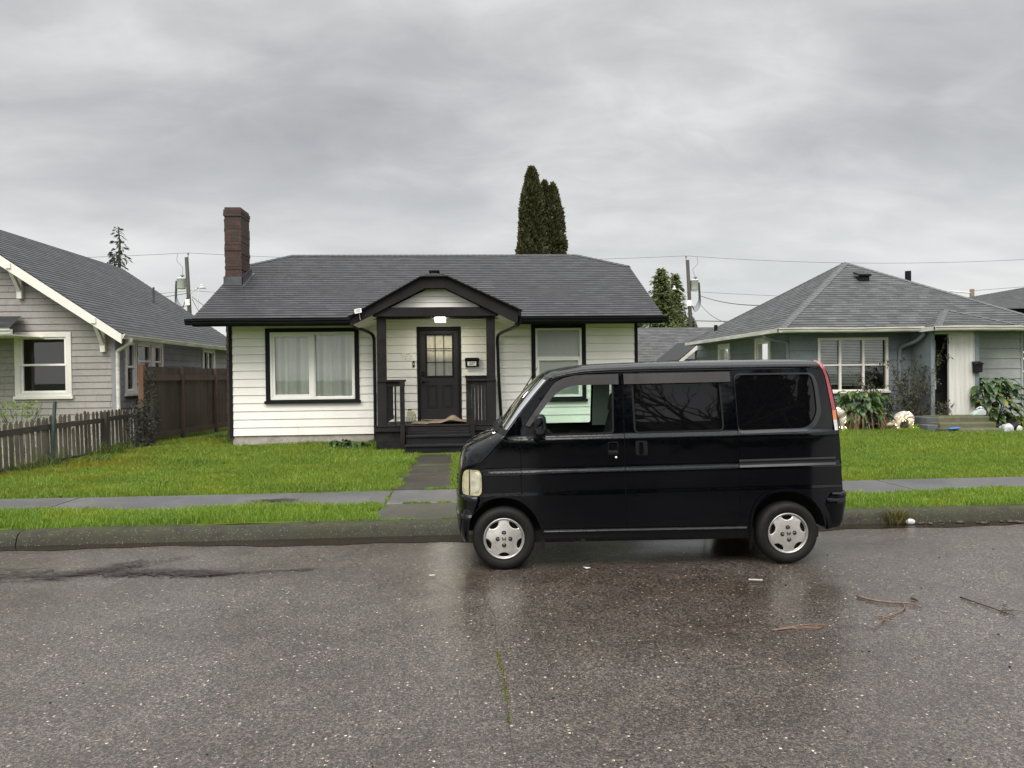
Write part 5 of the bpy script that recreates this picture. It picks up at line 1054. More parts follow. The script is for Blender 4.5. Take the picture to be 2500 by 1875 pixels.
def leafy(name, x, y, z0, h, r, label, n, seed, L=.30, bias=(0, -.35, 0), yel=.06, brown=0, category='plant', mat=None):
    random.seed(seed); t = thing(name, (x, y, z0), label, category); A, B, C_, Sx = MB(), MB(), MB(), MB()
    for k in range(9): a = k * .7; Sx.tube([(x, y, z0), (x + .3 * r * math.cos(a), y + .3 * r * math.sin(a), z0 + h * .5), (x + .55 * r * math.cos(a), y + .5 * r * math.sin(a), z0 + h * .9)], [.014, .011, .006], 5, False)
    for k in range(n):
        th = random.uniform(0, 2 * math.pi); u = random.random() ** .7; rr = r * (.25 + .6 * random.random()) * math.sin(math.pi * (.18 + .62 * u)); p = Vector((x + rr * math.cos(th), y + rr * math.sin(th) * .8, z0 + h * (.12 + .85 * u))); d = Vector((math.cos(th), math.sin(th), random.uniform(-.2, .35))) + Vector(bias); l = L * random.uniform(.65, 1.2)
        big_leaf(B if random.random() < yel else A, p, d, l, l * random.uniform(.26, .36), random.uniform(.4, 1.1))
    for k in range(brown):
        th = random.uniform(0, 2 * math.pi); p = Vector((x + .5 * r * math.cos(th), y - .15 + .4 * r * math.sin(th), z0 + h * random.uniform(.2, .5))); big_leaf(C_, p, (math.cos(th) * .5, -.5, random.uniform(-.4, .5)), .38 * random.uniform(.5, 1.2), .011, random.uniform(1.2, 2.2))
    A.build('foliage', mat or M_big, t, smooth=True)
    if B.f: B.build('yellow_foliage', M_yel, t, smooth=True)
    if C_.f: C_.build('dead_foliage', M_brownl, t, smooth=True)
    Sx.build('stem', M_stem, t)
q = S((2108, 1048), Y=18.0); leafy('leafy_plant', q.x - .05, 18.0, .12, 1.05, .78, 'big leafy plant with brown hanging leaves under the white six pane window', 230, 21, .25, yel=.07, brown=150)
q = S((2432, 1030), Y=17.9); leafy('leafy_plant', q.x, 17.95, .10, 1.38, .72, 'tall drooping leafy plant right of the mossy concrete steps', 190, 22, .29, (.35, -.35, 0), .08, 0)
q = S((2250, 1050), Y=17.4); leafy('leafy_weed', q.x, 17.4, .1, .22, .30, 'small lime green plant left of the mossy steps', 46, 23, .14, mat=M_lime, yel=.2); q = S((2488, 1050), Y=18.1); leafy('leafy_weed', q.x, 18.1, .1, .35, .38, 'yellow green plant at the right edge below the faded siding', 60, 24, .2, mat=M_lime, yel=.4)
for i, (px, lab) in enumerate((((833, 1090), 'dark green dandelion rosette against the foundation, left of the pair'), ((868, 1092), 'dark green dandelion rosette against the foundation, nearer the downspout'))): q = S(px, Z=.16); leafy('dandelion', q.x, min(q.y, 16.65), .12, .14, .26, lab, 34, 30 + i, .22, (0, -.1, .5), 0)
q = S((912, 1088), Z=.2); leafy('low_weed', -1.98, 16.45, .1, .16, .24, 'small low weeds at the foot of the left downspout', 60, 33, .08)
def twiggy(name, x, y, label, h, r, n, seed, mat, size=.05):
    t = thing(name, (x, y, .1), label, 'shrub'); random.seed(seed); tb = MB()
    for k in range(26):
        a = random.uniform(0, 6.28); e = Vector((x + r * .8 * math.cos(a), y + r * .8 * math.sin(a), .1 + h * random.uniform(.5, 1.05))); tb.tube([(x + .1 * math.cos(a), y, .1), Vector((x, y, .1)).lerp(e, .5) + Vector((0, 0, .1)), e], [.009, .006, .003], 4, False)
    tb.build('stem', M_stem, t); u = rng.random(n); th = rng.uniform(0, 2 * np.pi, n); rr = r * np.sqrt(rng.random(n)) * np.sin(np.pi * (.25 + .6 * u)) ** .8
    P = np.stack([x + rr * np.cos(th), y + rr * np.sin(th), .12 + h * u], 1); V, F = cards(P, size, up=.3); np_mesh('foliage', V, F, mat, t); return t
twiggy('dark_shrub', -7.2, 16.75, 'dark scrubby bush growing where the two fences meet', 1.08, .32, 800, 41, M_dkb, .065); twiggy('ivy_patch', -7.50, 17.95, 'thin dark climber against the tall board fence by its end post', 1.75, .20, 500, 42, M_dkb, .06)
q = S((45, 1015), Y=15.2); twiggy('garden_weed', q.x - .2, 15.6, 'bushy garden weeds behind the picket fence under the sash window', 1.12, .5, 500, 43, M_lime, .07)
V, F = [], []
for (cx, cy, n, h) in ((-7.25, 15.4, 160, .3), (-7.3, 16.3, 120, .24), (-6.9, 14.3, 90, .16), (-7.45, 13.6, 140, .25), (-5.4, 17.3, 260, .22), (-6.1, 18.6, 300, .22), (-7.5, 12.9, 140, .22)):
    X = rng.normal(cx, .13, n); Y = rng.normal(cy, .13, n); v, f = blades(X, Y, np.full(n, .08), h, .012, 1.1); F.append(f + sum(len(a) for a in V)); V.append(v)
tag(np_mesh('long_grass', np.concatenate(V), np.concatenate(F), grass_mat('rank grass', (.045, .085, .012), (.10, .13, .03))), kind='stuff', cat='grass', label='uncut tufts of longer grass along the fences')
q = S((2189, 1262), Y=YK); 
V, F = blades(rng.normal(q.x, .06, 260), np.full(260, YK - .02) + rng.normal(0, .03, 260), np.full(260, .01), .16, .007, 1.2); t = np_mesh('kerb_weed', V, F, grass_mat('weed', (.08, .085, .025), (.15, .14, .05))); tag(t, 'straggly weed growing up the kerb behind the van', 'weed')
# bare twigs over the slate roof, far off
random.seed(5); bt = MB(); q = S((535, 812), Y=70)
for k in range(5): branch(bt, Vector((q.x - 1 + k * .5, 70, 1.5)), Vector((random.uniform(-.3, .3), 0, 1)).normalized(), 1.4, .05, 4, .4, .15, 2)
t = thing('bare_tree', (q.x, 70, 0), 'bare twiggy tree seen under the left eave of the bungalow', 'tree'); bt.tube([(q.x, 70, 0), (q.x, 70, 2.2)], .12, 6); bt.build('crown', M_bark, t)
# ------------------------------------------------------------------ the black van
def paint_mat():
    mt, nt, b = newmat('black van paint'); co = coords(nt); n = noise_(nt, co, 3, 4, .6)
    nt.links.new(mixc(nt, n, (.0008, .0010, .0019), (.0013, .0015, .0025)), b.inputs['Base Color'])
    b.inputs['Roughness'].default_value = .32; b.inputs['Specular IOR Level'].default_value = 0; b.inputs['Coat Weight'].default_value = 1.0; b.inputs['Coat IOR'].default_value = 1.36
    nt.links.new(ramp(nt, noise_(nt, co, 7, 5, .65), [(.35, .012), (.7, .06)]), b.inputs['Coat Roughness'])
    # rain beads on everything that faces the sky
    v = N(nt, 'ShaderNodeTexVoronoi', inp={'Scale': 85, 'Randomness': 1.0}); nt.links.new(co, v.inputs['Vector'])
    g = N(nt, 'ShaderNodeNewGeometry'); sp = N(nt, 'ShaderNodeSeparateXYZ'); nt.links.new(g.outputs['Normal'], sp.inputs[0])
    sc_ = N(nt, 'ShaderNodeSeparateColor'); nt.links.new(v.outputs['Color'], sc_.inputs[0])
    drop = math_(nt, 'MULTIPLY', ramp(nt, v.outputs['Distance'], [(0, 1.0), (.28, .75), (.42, 0.0)]), ramp(nt, sc_.outputs[0], [(.35, 0.0), (.5, 1.0)]))
    h = math_(nt, 'MULTIPLY', drop, ramp(nt, sp.outputs[2], [(.12, 0.04), (.45, 1.0)]))
    wav = noise_(nt, co, 2.2, 2, .5); hh = math_(nt, 'ADD', h, math_(nt, 'MULTIPLY', wav, 1.3))
    bp = N(nt, 'ShaderNodeBump', inp={'Strength': .55, 'Distance': .004}); nt.links.new(hh, bp.inputs['Height']); nt.links.new(bp.outputs[0], b.inputs['Coat Normal']); return mt
M_paint = paint_mat()
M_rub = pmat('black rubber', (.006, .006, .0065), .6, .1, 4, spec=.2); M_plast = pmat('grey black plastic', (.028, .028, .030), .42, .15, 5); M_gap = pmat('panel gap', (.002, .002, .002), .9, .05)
M_tyre = pmat('tyre rubber', (.008, .0078, .0075), .7, .15, 6, spec=.25, bmp=.1, bs_=90); M_visor = pmat('smoked visor', (.036, .0355, .036), .25, .1, 4, c2=(.044, .043, .043), coat=.3, spec=.3); M_fr = pmat('dark grey satin', (.020, .021, .023), .35, .1, 4, coat=.2, spec=.3)
M_priv, nt, b = newmat('privacy glass'); b.inputs['Base Color'].default_value = (.0025, .0025, .003, 1); b.inputs['Roughness'].default_value = .02; b.inputs['Specular IOR Level'].default_value = .3
M_privt = glass_thin('tinted far glass', (.50, .52, .51), .01); M_vg = glass_thin('van glass', (.82, .94, .87), .01); M_ws = glass_thin('windscreen glass', (.50, .60, .54), .01)
M_alloy = pmat('brushed alloy', (.58, .565, .53), .36, .26, 9, c2=(.40, .385, .355), metal=.7, bmp=.05); M_alloyd = pmat('dirty alloy rim', (.42, .41, .39), .4, .2, 9, c2=(.26, .25, .23), metal=.75); M_nut = pmat('wheel nut', (.09, .09, .088), .35, .2, 20, metal=.8)
M_int = pmat('dark cabin trim', (.05, .05, .052), .8, .1)
VAN = thing('van', (.31, 6.0997, 0), 'small black van parked at the kerb, facing left', 'van', rz=-.0319, org='local')
VCX, VD, VCZ = -.1152, 6.1065, 1.6311
def ss(a, b, x): t = min(1, max(0, (x - a) / (b - a))); return t * t * (3 - 2 * t)
def dep(u, v):
    lz = 1.090 + .012 * max(0, u); d = .024 * ss(lz, lz + .030, v) * ss(.0, .14, u)
    d += .075 * (max(0, v - 1.10) / .55) ** 1.15
    cz_ = .85 + .011 * u; d += .017 * ss(cz_ - .046, cz_, v) * ss(-.3, -.05, u)
    lc = .637 + .010 * u; d += .005 * ss(lc - .010, lc + .010, v)
    d += .035 * (max(0, .42 - v) / .2) ** 2;
    a = min(.992, max(0, (-.02 - u) / .42)); d += .72 * (1 - (1 - a ** 2.6) ** (1 / 2.6))
    a = max(0, (u - 2.5) / .42); d += .10 * a ** 2.4 + .005 * ((u - 1.2) / 1.5) ** 2
    return d
def fn(u, v, off=0.0, dd=None):
    d = (dep(u, v) if dd is None else dd) - off; s = 1 + d / VD; return Vector((VCX + (u - VCX) * s, d, VCZ + (v - VCZ) * s))
def flip(p): return Vector((p.x, 1.44 - p.y, p.z))
def resample(poly, st):
    out = []
    for i in range(len(poly)):
        a, b = np.array(poly[i], float), np.array(poly[(i + 1) % len(poly)], float); n = max(1, int(np.linalg.norm((b - a) * (1, 2.4)) / st))
        out += [tuple(a + (b - a) * k / n) for k in range(n)]
    return out
def rounded(poly, r, n=5):
    out = []; m_ = len(poly)
    for i in range(m_):
        p, a, b = (np.array(poly[j], float) for j in (i, i - 1, (i + 1) % m_)); va, vb = a - p, b - p; la, lb = np.linalg.norm(va), np.linalg.norm(vb); k = min(r, la * .45, lb * .45); A, B = p + va / la * k, p + vb / lb * k
        for j in range(n + 1): t = j / n; out.append(tuple((1 - t) ** 2 * A + 2 * t * (1 - t) * p + t * t * B))
    return out
def inside(poly, P):
    P = np.asarray(P); c = np.zeros(len(P), bool); n = len(poly)
    for i in range(n):
        (x1, y1), (x2, y2) = poly[i], poly[(i + 1) % n]
        if y1 == y2: continue
        k = ((y1 > P[:, 1]) != (y2 > P[:, 1])) & (P[:, 0] < (x2 - x1) * (P[:, 1] - y1) / (y2 - y1) + x1); c ^= k
    return c
def offset(poly, d):
    """grow a polygon (either winding) by d"""
    ar = sum(poly[i][0] * poly[(i + 1) % len(poly)][1] - poly[(i + 1) % len(poly)][0] * poly[i][1] for i in range(len(poly))); sg = 1 if ar > 0 else -1; out = []; n = len(poly)
    for i in range(n):
        a, p, b = (np.array(poly[j], float) for j in (i - 1, i, (i + 1) % n)); e1, e2 = p - a, b - p; e1 /= np.linalg.norm(e1) + 1e-9; e2 /= np.linalg.norm(e2) + 1e-9
        n1, n2 = np.array([e1[1], -e1[0]]) * sg, np.array([e2[1], -e2[0]]) * sg; m_ = n1 + n2; m_ /= np.linalg.norm(m_) + 1e-9; out.append(tuple(p + m_ * d / max(.5, m_.dot(n1))))
    return out
def tri(poly, holes=(), st=.035):
    K = 2.4; loops = [resample(poly, st)] + [resample(h, st) for h in holes]; V = []; E = []
    for L in loops: b = len(V); V += [(x, y * K) for x, y in L]; E += [(b + i, b + (i + 1) % len(L)) for i in range(len(L))]
    A = np.array(loops[0]); xs = np.arange(A[:, 0].min() + st * .5, A[:, 0].max(), st); ys = np.arange(A[:, 1].min() + st * .2, A[:, 1].max(), st / K); G = np.array([(x, y) for y in ys for x in xs])
    if len(G):
        k = inside(loops[0], G)
        for L in loops[1:]: k &= ~inside(L, G)
        G = G[k]; B = np.array([p for L in loops for p in L])
        if len(G): dd = np.min(((G[:, None, :] - B[None]) * (1, K)) ** 2 @ np.ones(2), axis=1) if len(G) * len(B) < 4e7 else np.ones(len(G)); G = G[dd > (st * .4) ** 2]
        V += [(x, y * K) for x, y in G]
    vo, _, fo, *_r = geometry.delaunay_2d_cdt([Vector(p) for p in V], E, [], 0, 1e-6)
    P = np.array([(v.x, v.y / K) for v in vo]); F = np.array([list(f) for f in fo]); C_ = P[F].mean(axis=1); k = inside(loops[0], C_)
    for L in loops[1:]: k &= ~inside(L, C_)
    a, b_, c = P[F[:, 0]], P[F[:, 1]], P[F[:, 2]]; ar = np.abs((b_[:, 0] - a[:, 0]) * (c[:, 1] - a[:, 1]) - (b_[:, 1] - a[:, 1]) * (c[:, 0] - a[:, 0])); lm = np.maximum(np.maximum(((b_ - a) ** 2).sum(1), ((c - b_) ** 2).sum(1)), ((a - c) ** 2).sum(1)); k &= ar > .012 * lm
    return P, F[k]
def patch(name, poly, holes, mat, parent, off=0.0, far=False, st=.035, thick=0, f=None):
    P, F = tri(poly, holes, st); g = f or (lambda u, v: fn(u, v, off)); V = [g(u, v) for u, v in P]
    if far: V = [flip(p) for p in V]; F = F[:, ::-1]
    used = np.unique(F); mp = -np.ones(len(P), int); mp[used] = np.arange(len(used)); V = np.array([tuple(V[i]) for i in used]); F = mp[F]
    o = np_mesh(name, V, F, mat, parent, smooth=True)
    if thick: s = o.modifiers.new('solid', 'SOLIDIFY'); s.thickness = thick; s.offset = 0
    return o
ARF = [(-.291, .352), (-.272, .425), (-.249, .484), (-.213, .537), (-.169, .575), (-.11, .60), (-.049, .611), (.02, .613), (.083, .603), (.137, .582), (.182, .552), (.228, .508), (.267, .454), (.293, .40), (.312, .34), (.325, .26), (.331, .15)]
ARR = [(2.108, .15), (2.110, .33), (2.115, .397), (2.135, .48), (2.175, .55), (2.231, .594), (2.32, .617), (2.422, .625), (2.50, .614), (2.565, .592), (2.62, .557), (2.66, .515), (2.695, .465), (2.717, .415), (2.735, .30), (2.737, .15)]
ETOP = [(2.70, 1.672), (2.0, 1.672), (1.29, 1.668), (1.0, 1.664), (.744, 1.657), (.60, 1.645), (.477, 1.624), (.43, 1.612), (.377, 1.590), (.20, 1.376), (.032, 1.156), (.023, 1.131), (-.044, 1.058), (-.111, .959), (-.153, .90), (-.22, .878), (-.30, .862), (-.335, .80), (-.34, .64)]
OUT = [(-.26, .60), (-.25, .235), (.334, .235), (.334, .3385), (2.062, .3385), (2.062, .235), (2.11, .235), (2.735, .295), (2.80, .31), (2.86, .40), (2.885, .55), (2.884, .70), (2.871, .91), (2.858, 1.142), (2.85, 1.232), (2.84, 1.312), (2.815, 1.42), (2.794, 1.525), (2.757, 1.639)] + ETOP
FD = [(.150, .592), (.152, .83), (.151, 1.079), (.156, 1.171), (.182, 1.212), (.25, 1.314), (.325, 1.425), (.418, 1.548), (.452, 1.580), (.493, 1.603), (.577, 1.633), (.70, 1.642), (1.002, 1.648), (1.010, 1.52), (1.018, 1.274), (1.024, .858), (1.029, .475), (1.029, .348), (.31, .348), (.293, .40), (.267, .454), (.228, .508), (.182, .552)]
SD = [(1.008, 1.652), (1.937, 1.655), (1.951, 1.602), (1.985, 1.145), (2.001, .905), (2.003, .50), (2.0, .38), (1.97, .348), (1.036, .348), (1.036, .475), (1.031, .858), (1.025, 1.274), (1.016, 1.52)]
FWIN = rounded([(.262, 1.143), (.905, 1.152), (.922, 1.16), (.918, 1.604), (.60, 1.602), (.515, 1.582), (.445, 1.535), (.34, 1.398), (.228, 1.225), (.215, 1.17)], .02, 3)
SWIN = rounded([(1.100, 1.590), (1.826, 1.596), (1.860, 1.160), (1.122, 1.150)], .035)
QWIN = rounded([(1.962, 1.618), (2.620, 1.618), (2.652, 1.50), (2.672, 1.30), (2.63, 1.205), (2.56, 1.163), (1.997, 1.150)], .045)
QFR = rounded([(1.958, 1.632), (2.63, 1.634), (2.672, 1.56), (2.712, 1.292), (2.67, 1.19), (2.59, 1.132), (1.996, 1.118)], .05)
for far in (False, True):
    body = patch('body_side', OUT, [offset(FD, .0035), offset(SD, .0035), QWIN, ARF, ARR], M_paint, VAN, 0, far)
    patch('gap_backing', offset(OUT, -.005), [offset(FWIN, .012), offset(SWIN, .01), offset(QWIN, .01), offset(ARF, .02), offset(ARR, .02)], M_gap, body, -.02, far, .07)
    d = patch('front_door', FD, [FWIN], M_paint, VAN, 0, far)
    patch('window', offset(FWIN, .006), [], M_vg, d, -.012, far, .05); patch('window_seal', offset(FWIN, .016), [FWIN], M_rub, d, .003, far)
    vis = [(.190, 1.222), (.333, 1.428), (.42, 1.549), (.455, 1.582), (.52, 1.611), (.60, 1.630), (.70, 1.637), (.977, 1.641), (.980, 1.553), (.742, 1.551), (.65, 1.549), (.567, 1.540), (.515, 1.522), (.455, 1.482), (.392, 1.420), (.30, 1.30), (.225, 1.205)]
    patch('window_visor', vis, [], M_visor, d, .022, far, .03)
    patch('mirror_base', [(.197, 1.205), (.197, 1.12), (.215, 1.098), (.36, 1.118), (.36, 1.145), (.30, 1.30), (.262, 1.262)], [], M_rub, d, .006, far)
    h1 = rounded([(.884, 1.070), (.972, 1.070), (.972, .962), (.884, .962)], .015)
    h = patch('handle', h1, [], M_rub, d, .0015, far, .012); patch('grip', rounded([(.89, 1.062), (.966, 1.062), (.966, 1.005), (.89, 1.005)], .012), [], M_paint, h, .014, far, .012)
    patch('lever', rounded([(.89, .995), (.964, .995), (.964, .98), (.89, .98)], .005), [], M_fr, h, .012, far, .012)
    mb = MB(); p = fn(.953, .936, .003); mb.lathe([(0, .004), (.010, .003), (.011, -.004)], flip(p) if far else p, (0, 1 if far else -1, 0), 14); mb.build('lock', M_alloy, d, smooth=True)
    patch('pillar_trim', [(.925, 1.13), (1.095, 1.13), (1.085, 1.62), (.925, 1.62)], [], pmat('grey cabin trim', (.72, .72, .70), .8, .05), d, -.05, far, .05)
    s_ = patch('sliding_door', SD, [SWIN], M_paint, VAN, 0, far)
    patch('window', offset(SWIN, .004), [], M_privt if far else M_priv, s_, -.010, far, .05); patch('window_seal', offset(SWIN, .016), [SWIN], M_rub, s_, .003, far); mb = MB()
    patch('window_visor', [(1.02, 1.640), (1.923, 1.648), (1.931, 1.564), (1.90, 1.562), (1.024, 1.553)], [], M_visor, s_, .022, far, .03)
    h2 = rounded([(1.117, 1.075), (1.217, 1.075), (1.222, .952), (1.120, .952)], .02); h = patch('handle', h2, [], M_rub, s_, .0015, far, .012); patch('grip', rounded([(1.150, 1.062), (1.183, 1.062), (1.185, .965), (1.152, .965)], .008), [], M_paint, h, .018, far, .012)
    patch('quarter_window', offset(QWIN, .004), [], M_priv, VAN, -.008, far, .05); patch('bevel_sheen', QFR, [QWIN], M_fr, VAN, .004, far)  # grey ring: sky sheen on the body's recess bevel, put into the colour
    r_ = patch('door_rail', rounded([(1.999, .900), (2.828, .912), (2.832, .846), (2.006, .836)], .006, 2), [], M_rub, VAN, .004, far, .02); patch('rail_edge', [(1.999, .902), (2.828, .914), (2.83, .898), (2.0, .884)], [], M_plast, r_, .012, far, .02); patch('rail_edge', [(2.005, .853), (2.83, .866), (2.832, .846), (2.006, .834)], [], M_plast, r_, .012, far, .02)
    patch('fuel_flap', [(2.758 + .058 * math.cos(k * .262), .581 + .058 * math.sin(k * .262)) for k in range(24)], [[(2.758 + .0555 * math.cos(k * .262), .581 + .0555 * math.sin(k * .262)) for k in range(24)]], M_gap, VAN, .0012, far, .02)
    for A in (ARF, ARR):
        ring = A + [tuple(q) for q in offset(A + [(A[-1][0], .0), (A[0][0], .0)], .024)[len(A) - 1::-1]] if False else None
        O = offset(A, .026); patch('arch_lip', A[:-1] + O[:-1][::-1], [], M_paint, body, .008, far, .02)
    w = 'headlight'
    HL = rounded([(-.322, .855), (-.20, .848), (-.182, .80), (-.182, .66), (-.205, .632), (-.335, .640), (-.345, .69), (-.342, .80)], .03)
    hl, nt, b = newmat('yellowed headlight'); co = coords(nt); sp = N(nt, 'ShaderNodeSeparateXYZ'); nt.links.new(co, sp.inputs[0]); fx = math_(nt, 'FRACT', math_(nt, 'MULTIPLY', sp.outputs[0], 60.0)); b.inputs['Roughness'].default_value = .28; b.inputs['Coat Weight'].default_value = .7; b.inputs['Coat Roughness'].default_value = .08
    nt.links.new(mixc(nt, ramp(nt, noise_(nt, co, 11, 4, .6), [(.35, 0.0), (.65, 1.0)]), (.62, .57, .36), (.34, .31, .17)), b.inputs['Base Color']); b.inputs['Metallic'].default_value = .25; bump(nt, b, math_(nt, 'ADD', noise_(nt, co, 24, 3, .5), math_(nt, 'MULTIPLY', fx, .15)), .5, .01)
    L_ = patch('headlight', HL, [], hl, VAN, .012, far, .02); patch('surround', offset(HL, .010), [HL], M_rub, L_, .004, far, .02)
    patch('reflector', rounded([(-.275, .838), (-.205, .834), (-.192, .79), (-.192, .69), (-.225, .66), (-.275, .66)], .03), [], pmat('bright reflector', (.74, .72, .58), .12, .15, 14, c2=(.45, .43, .31), metal=.5), L_, .0155, far, .02)
    patch('divider', [(-.288, .850), (-.281, .850), (-.281, .642), (-.288, .642)], [], M_rub, L_, .0165, far, .02)
    patch('indicator', rounded([(-.335, .585), (-.294, .612), (-.212, .596), (-.25, .576), (-.32, .572)], .008), [], pmat('clear lens', (.12, .125, .13), .12, .1, 8, coat=1), VAN, .012, far, .02)
    sk = patch('side_skirt', [(.335, .232), (.335, .337), (2.062, .337), (2.062, .236)], [], M_paint, VAN, far=far, st=.03, f=lambda u, v: fn(u, v, .024 * (1 - ss(.318, .337, v)) - .02 * (1 - ss(.23, .27, v)) ))
# hood, windscreen, roof and tailgate: lofted between the side edge and the centre line
PAIR = [((-.34, .64), (-.385, .66)), ((-.335, .80), (-.374, .80)), ((-.30, .862), (-.363, .92)), ((-.22, .878), (-.348, 1.005)), ((-.153, .90), (-.32, 1.066)), ((-.111, .959), (-.27, 1.105)), ((-.044, 1.058), (-.17, 1.155)), ((.023, 1.131), (-.085, 1.196)),
        ((.032, 1.156), (-.05, 1.207)), ((.20, 1.376), (.11, 1.425)), ((.377, 1.590), (.286, 1.616)), ((.43, 1.612), (.345, 1.655)), ((.477, 1.624), (.411, 1.682)), ((.60, 1.645), (.578, 1.711)), ((.744, 1.657), (.744, 1.725)), ((1.0, 1.664), (1.08, 1.735)), ((1.29, 1.668), (1.29, 1.740)), ((2.0, 1.672), (2.0, 1.744)), ((2.60, 1.672), (2.64, 1.743)),
        ((2.70, 1.672), (2.715, 1.722)), ((2.757, 1.639), (2.768, 1.65)), ((2.794, 1.525), (2.80, 1.53)), ((2.84, 1.312), (2.848, 1.31)), ((2.858, 1.142), (2.868, 1.14)), ((2.884, .70), (2.892, .70)), ((2.885, .55), (2.893, .55)), ((2.86, .40), (2.89, .35))]
Q = cat([(*a, *b) for a, b in PAIR], 6); NR = len(Q); NA = 22
def loft_row(i):
    u, v, uc, vc = Q[i]; e = fn(u, v); c = fn(uc, vc, 0, .72); s = i / 6; tl = ss(1.9, 2.62, u); c = Vector((c.x * (1 - tl) + (e.x + max(0, uc - u) * .6 + .012) * tl, c.y, c.z if v > 1.63 else c.z * (1 - tl) + e.z * tl)); n = float(np.interp(s, [0, 6, 7.5, 9.5, 14, 18.5, 20], [2.5, 2.5, 2.2, 2.2, 2.7, 2.7, 2.4])); r = []
    for k in range(NA + 1):
        ph = (k / NA) ** 1.25 * math.pi / 2; fy = 1 - max(0, math.cos(ph)) ** (2 / n); fz = math.sin(ph) ** (2 / n); r.append(Vector((e.x + (c.x - e.x) * fz, e.y + (c.y - e.y) * fy, e.z + (c.z - e.z) * fz)))
    return r + [flip(p) for p in r[-2::-1]]
rows = [loft_row(i) for i in range(NR)]; W_ = len(rows[0])
parts_ = {'hood': (0, 42), 'scuttle': (42, 49), 'windscreen': (49, 60), 'roof': (60, 114), 'tailgate': (114, NR - 1)}
def loft(name, i0, i1, k0, k1, mat, parent, lift=0):
    V = np.array([tuple(rows[i][k] + Vector((0, 0, lift))) for i in range(i0, i1 + 1) for k in range(k0, k1 + 1)]); n = k1 - k0 + 1; F = np.array([[a * n + b_, a * n + b_ + 1, (a + 1) * n + b_ + 1, (a + 1) * n + b_] for a in range(i1 - i0) for b_ in range(n - 1)]); return np_mesh(name, V, F, mat, parent, smooth=True)
loft('hood', 0, 42, 0, W_ - 1, M_paint, VAN); roof_ = loft('roof', 60, 114, 0, W_ - 1, M_paint, VAN); loft('tailgate', 114, NR - 1, 0, W_ - 1, M_paint, VAN)
loft('scuttle', 42, 49, 0, W_ - 1, M_rub, VAN)
loft('pillar', 49, 60, 0, 4, M_paint, VAN); loft('pillar', 49, 60, W_ - 5, W_ - 1, M_paint, VAN); loft('windscreen', 49, 60, 4, W_ - 5, M_ws, VAN)
for far in (False, True):   # drip rail along the roof edge
    P = [fn(u, v - .006, .004) for u, v in [(2.69, 1.672), (2.0, 1.672), (1.29, 1.668), (1.0, 1.664), (.744, 1.657), (.60, 1.645), (.477, 1.624), (.40, 1.598)]]; P = [flip(p) for p in P] if far else P
    mb = MB(); mb.tube([tuple(q) for q in cat([tuple(p) for p in P], 4)], .0065, 6); mb.build('drip_rail', M_rub, roof_, smooth=True)
# tail lights wrap the rear corner from the roof down
def lamp_strip(name, rws, mat, far):
    V = []
    for (iu, iv, idp, ou, ov) in rws:
        a = fn(iu, iv, .006, idp); o_ = fn(ou, ov, 0, (dep(ou, ov) if idp is None else idp) + .028); m_ = fn(iu * .35 + ou * .65, iv * .35 + ov * .65, .009, (dep(iu, iv) if idp is None else idp) + .008); V += [a, m_, o_, o_ + Vector((.004, .10, -.01))]
    V = [flip(p) for p in V] if far else V; F = [[i * 4 + j, i * 4 + j + 1, (i + 1) * 4 + j + 1, (i + 1) * 4 + j] for i in range(len(rws) - 1) for j in range(3)]; return np_mesh(name, np.array([tuple(p) for p in V]), np.array(F), mat, VAN, smooth=True)
M_red = pmat('red tail lens', (.30, .006, .016), .22, .1, 8, c2=(.22, .005, .012), coat=1); M_amb = pmat('amber tail lens', (.62, .16, .012), .2, .1, 8, coat=1); M_clr = pmat('clear tail lens', (.52, .52, .52), .2, .1, 8, coat=1)
for far in (False, True):
    lamp_strip('tail_light', [(2.640, 1.722, .34, 2.646, 1.740), (2.672, 1.708, .22, 2.690, 1.728), (2.700, 1.690, None, 2.726, 1.700), (2.722, 1.655, None, 2.757, 1.645), (2.740, 1.612, None, 2.777, 1.59), (2.757, 1.54, None, 2.797, 1.52), (2.775, 1.45, None, 2.818, 1.43), (2.802, 1.309, None, 2.843, 1.312)], M_red, far)
    lamp_strip('turn_signal', [(2.8025, 1.308, None, 2.8435, 1.311), (2.811, 1.229, None, 2.852, 1.232)], M_amb, far); lamp_strip('reversing_light', [(2.8115, 1.228, None, 2.8525, 1.231), (2.825, 1.138, None, 2.861, 1.142)], M_clr, far)
# bumpers
def bumper(name, ang, x0s, prof, sx, n=2.6, ym=.012):
    rws = []
    for z, ins in prof:
        x0 = x0s(z); r = []
        for k in range(27):
            ph = k / 26 * math.pi / 2; cx_ = math.cos(ph) ** (2 / n) if ph < 1.5707 else 0; sy = math.sin(ph) ** (2 / n); r.append(Vector((x0 + sx(z, ins) * sy, (.72 - (.72 - ym - ins) * cx_), z)))
        rws.append([flip(p) for p in r][0:26] + r[::-1] if False else r + [flip(p) for p in r[-2::-1]])
    w_ = len(rws[0]); V = np.array([tuple(p) for r in rws for p in r]); F = np.array([[i * w_ + j, i * w_ + j + 1, (i + 1) * w_ + j + 1, (i + 1) * w_ + j] for i in range(len(rws) - 1) for j in range(w_ - 1)]); return np_mesh(name, V, F, M_paint, VAN, smooth=True)
pf = [(.228, .05), (.236, .03), (.27, .018), (.33, .014), (.415, .004), (.432, .0), (.455, 0), (.462, .010), (.47, .014), (.52, .010), (.575, .004), (.60, .004), (.618, .012), (.628, .035)]
bumper('front_bumper', 0, lambda z: -.296 if z < .36 else -.296 + .075 * min(1, (z - .36) / .2) ** 1.5, pf, lambda z, ins: -(.424 - .03 * max(0, (.33 - z) / .1)) + ins * .8 - (-.296 if z < .36 else -.296 + .075 * min(1, (z - .36) / .2) ** 1.5))
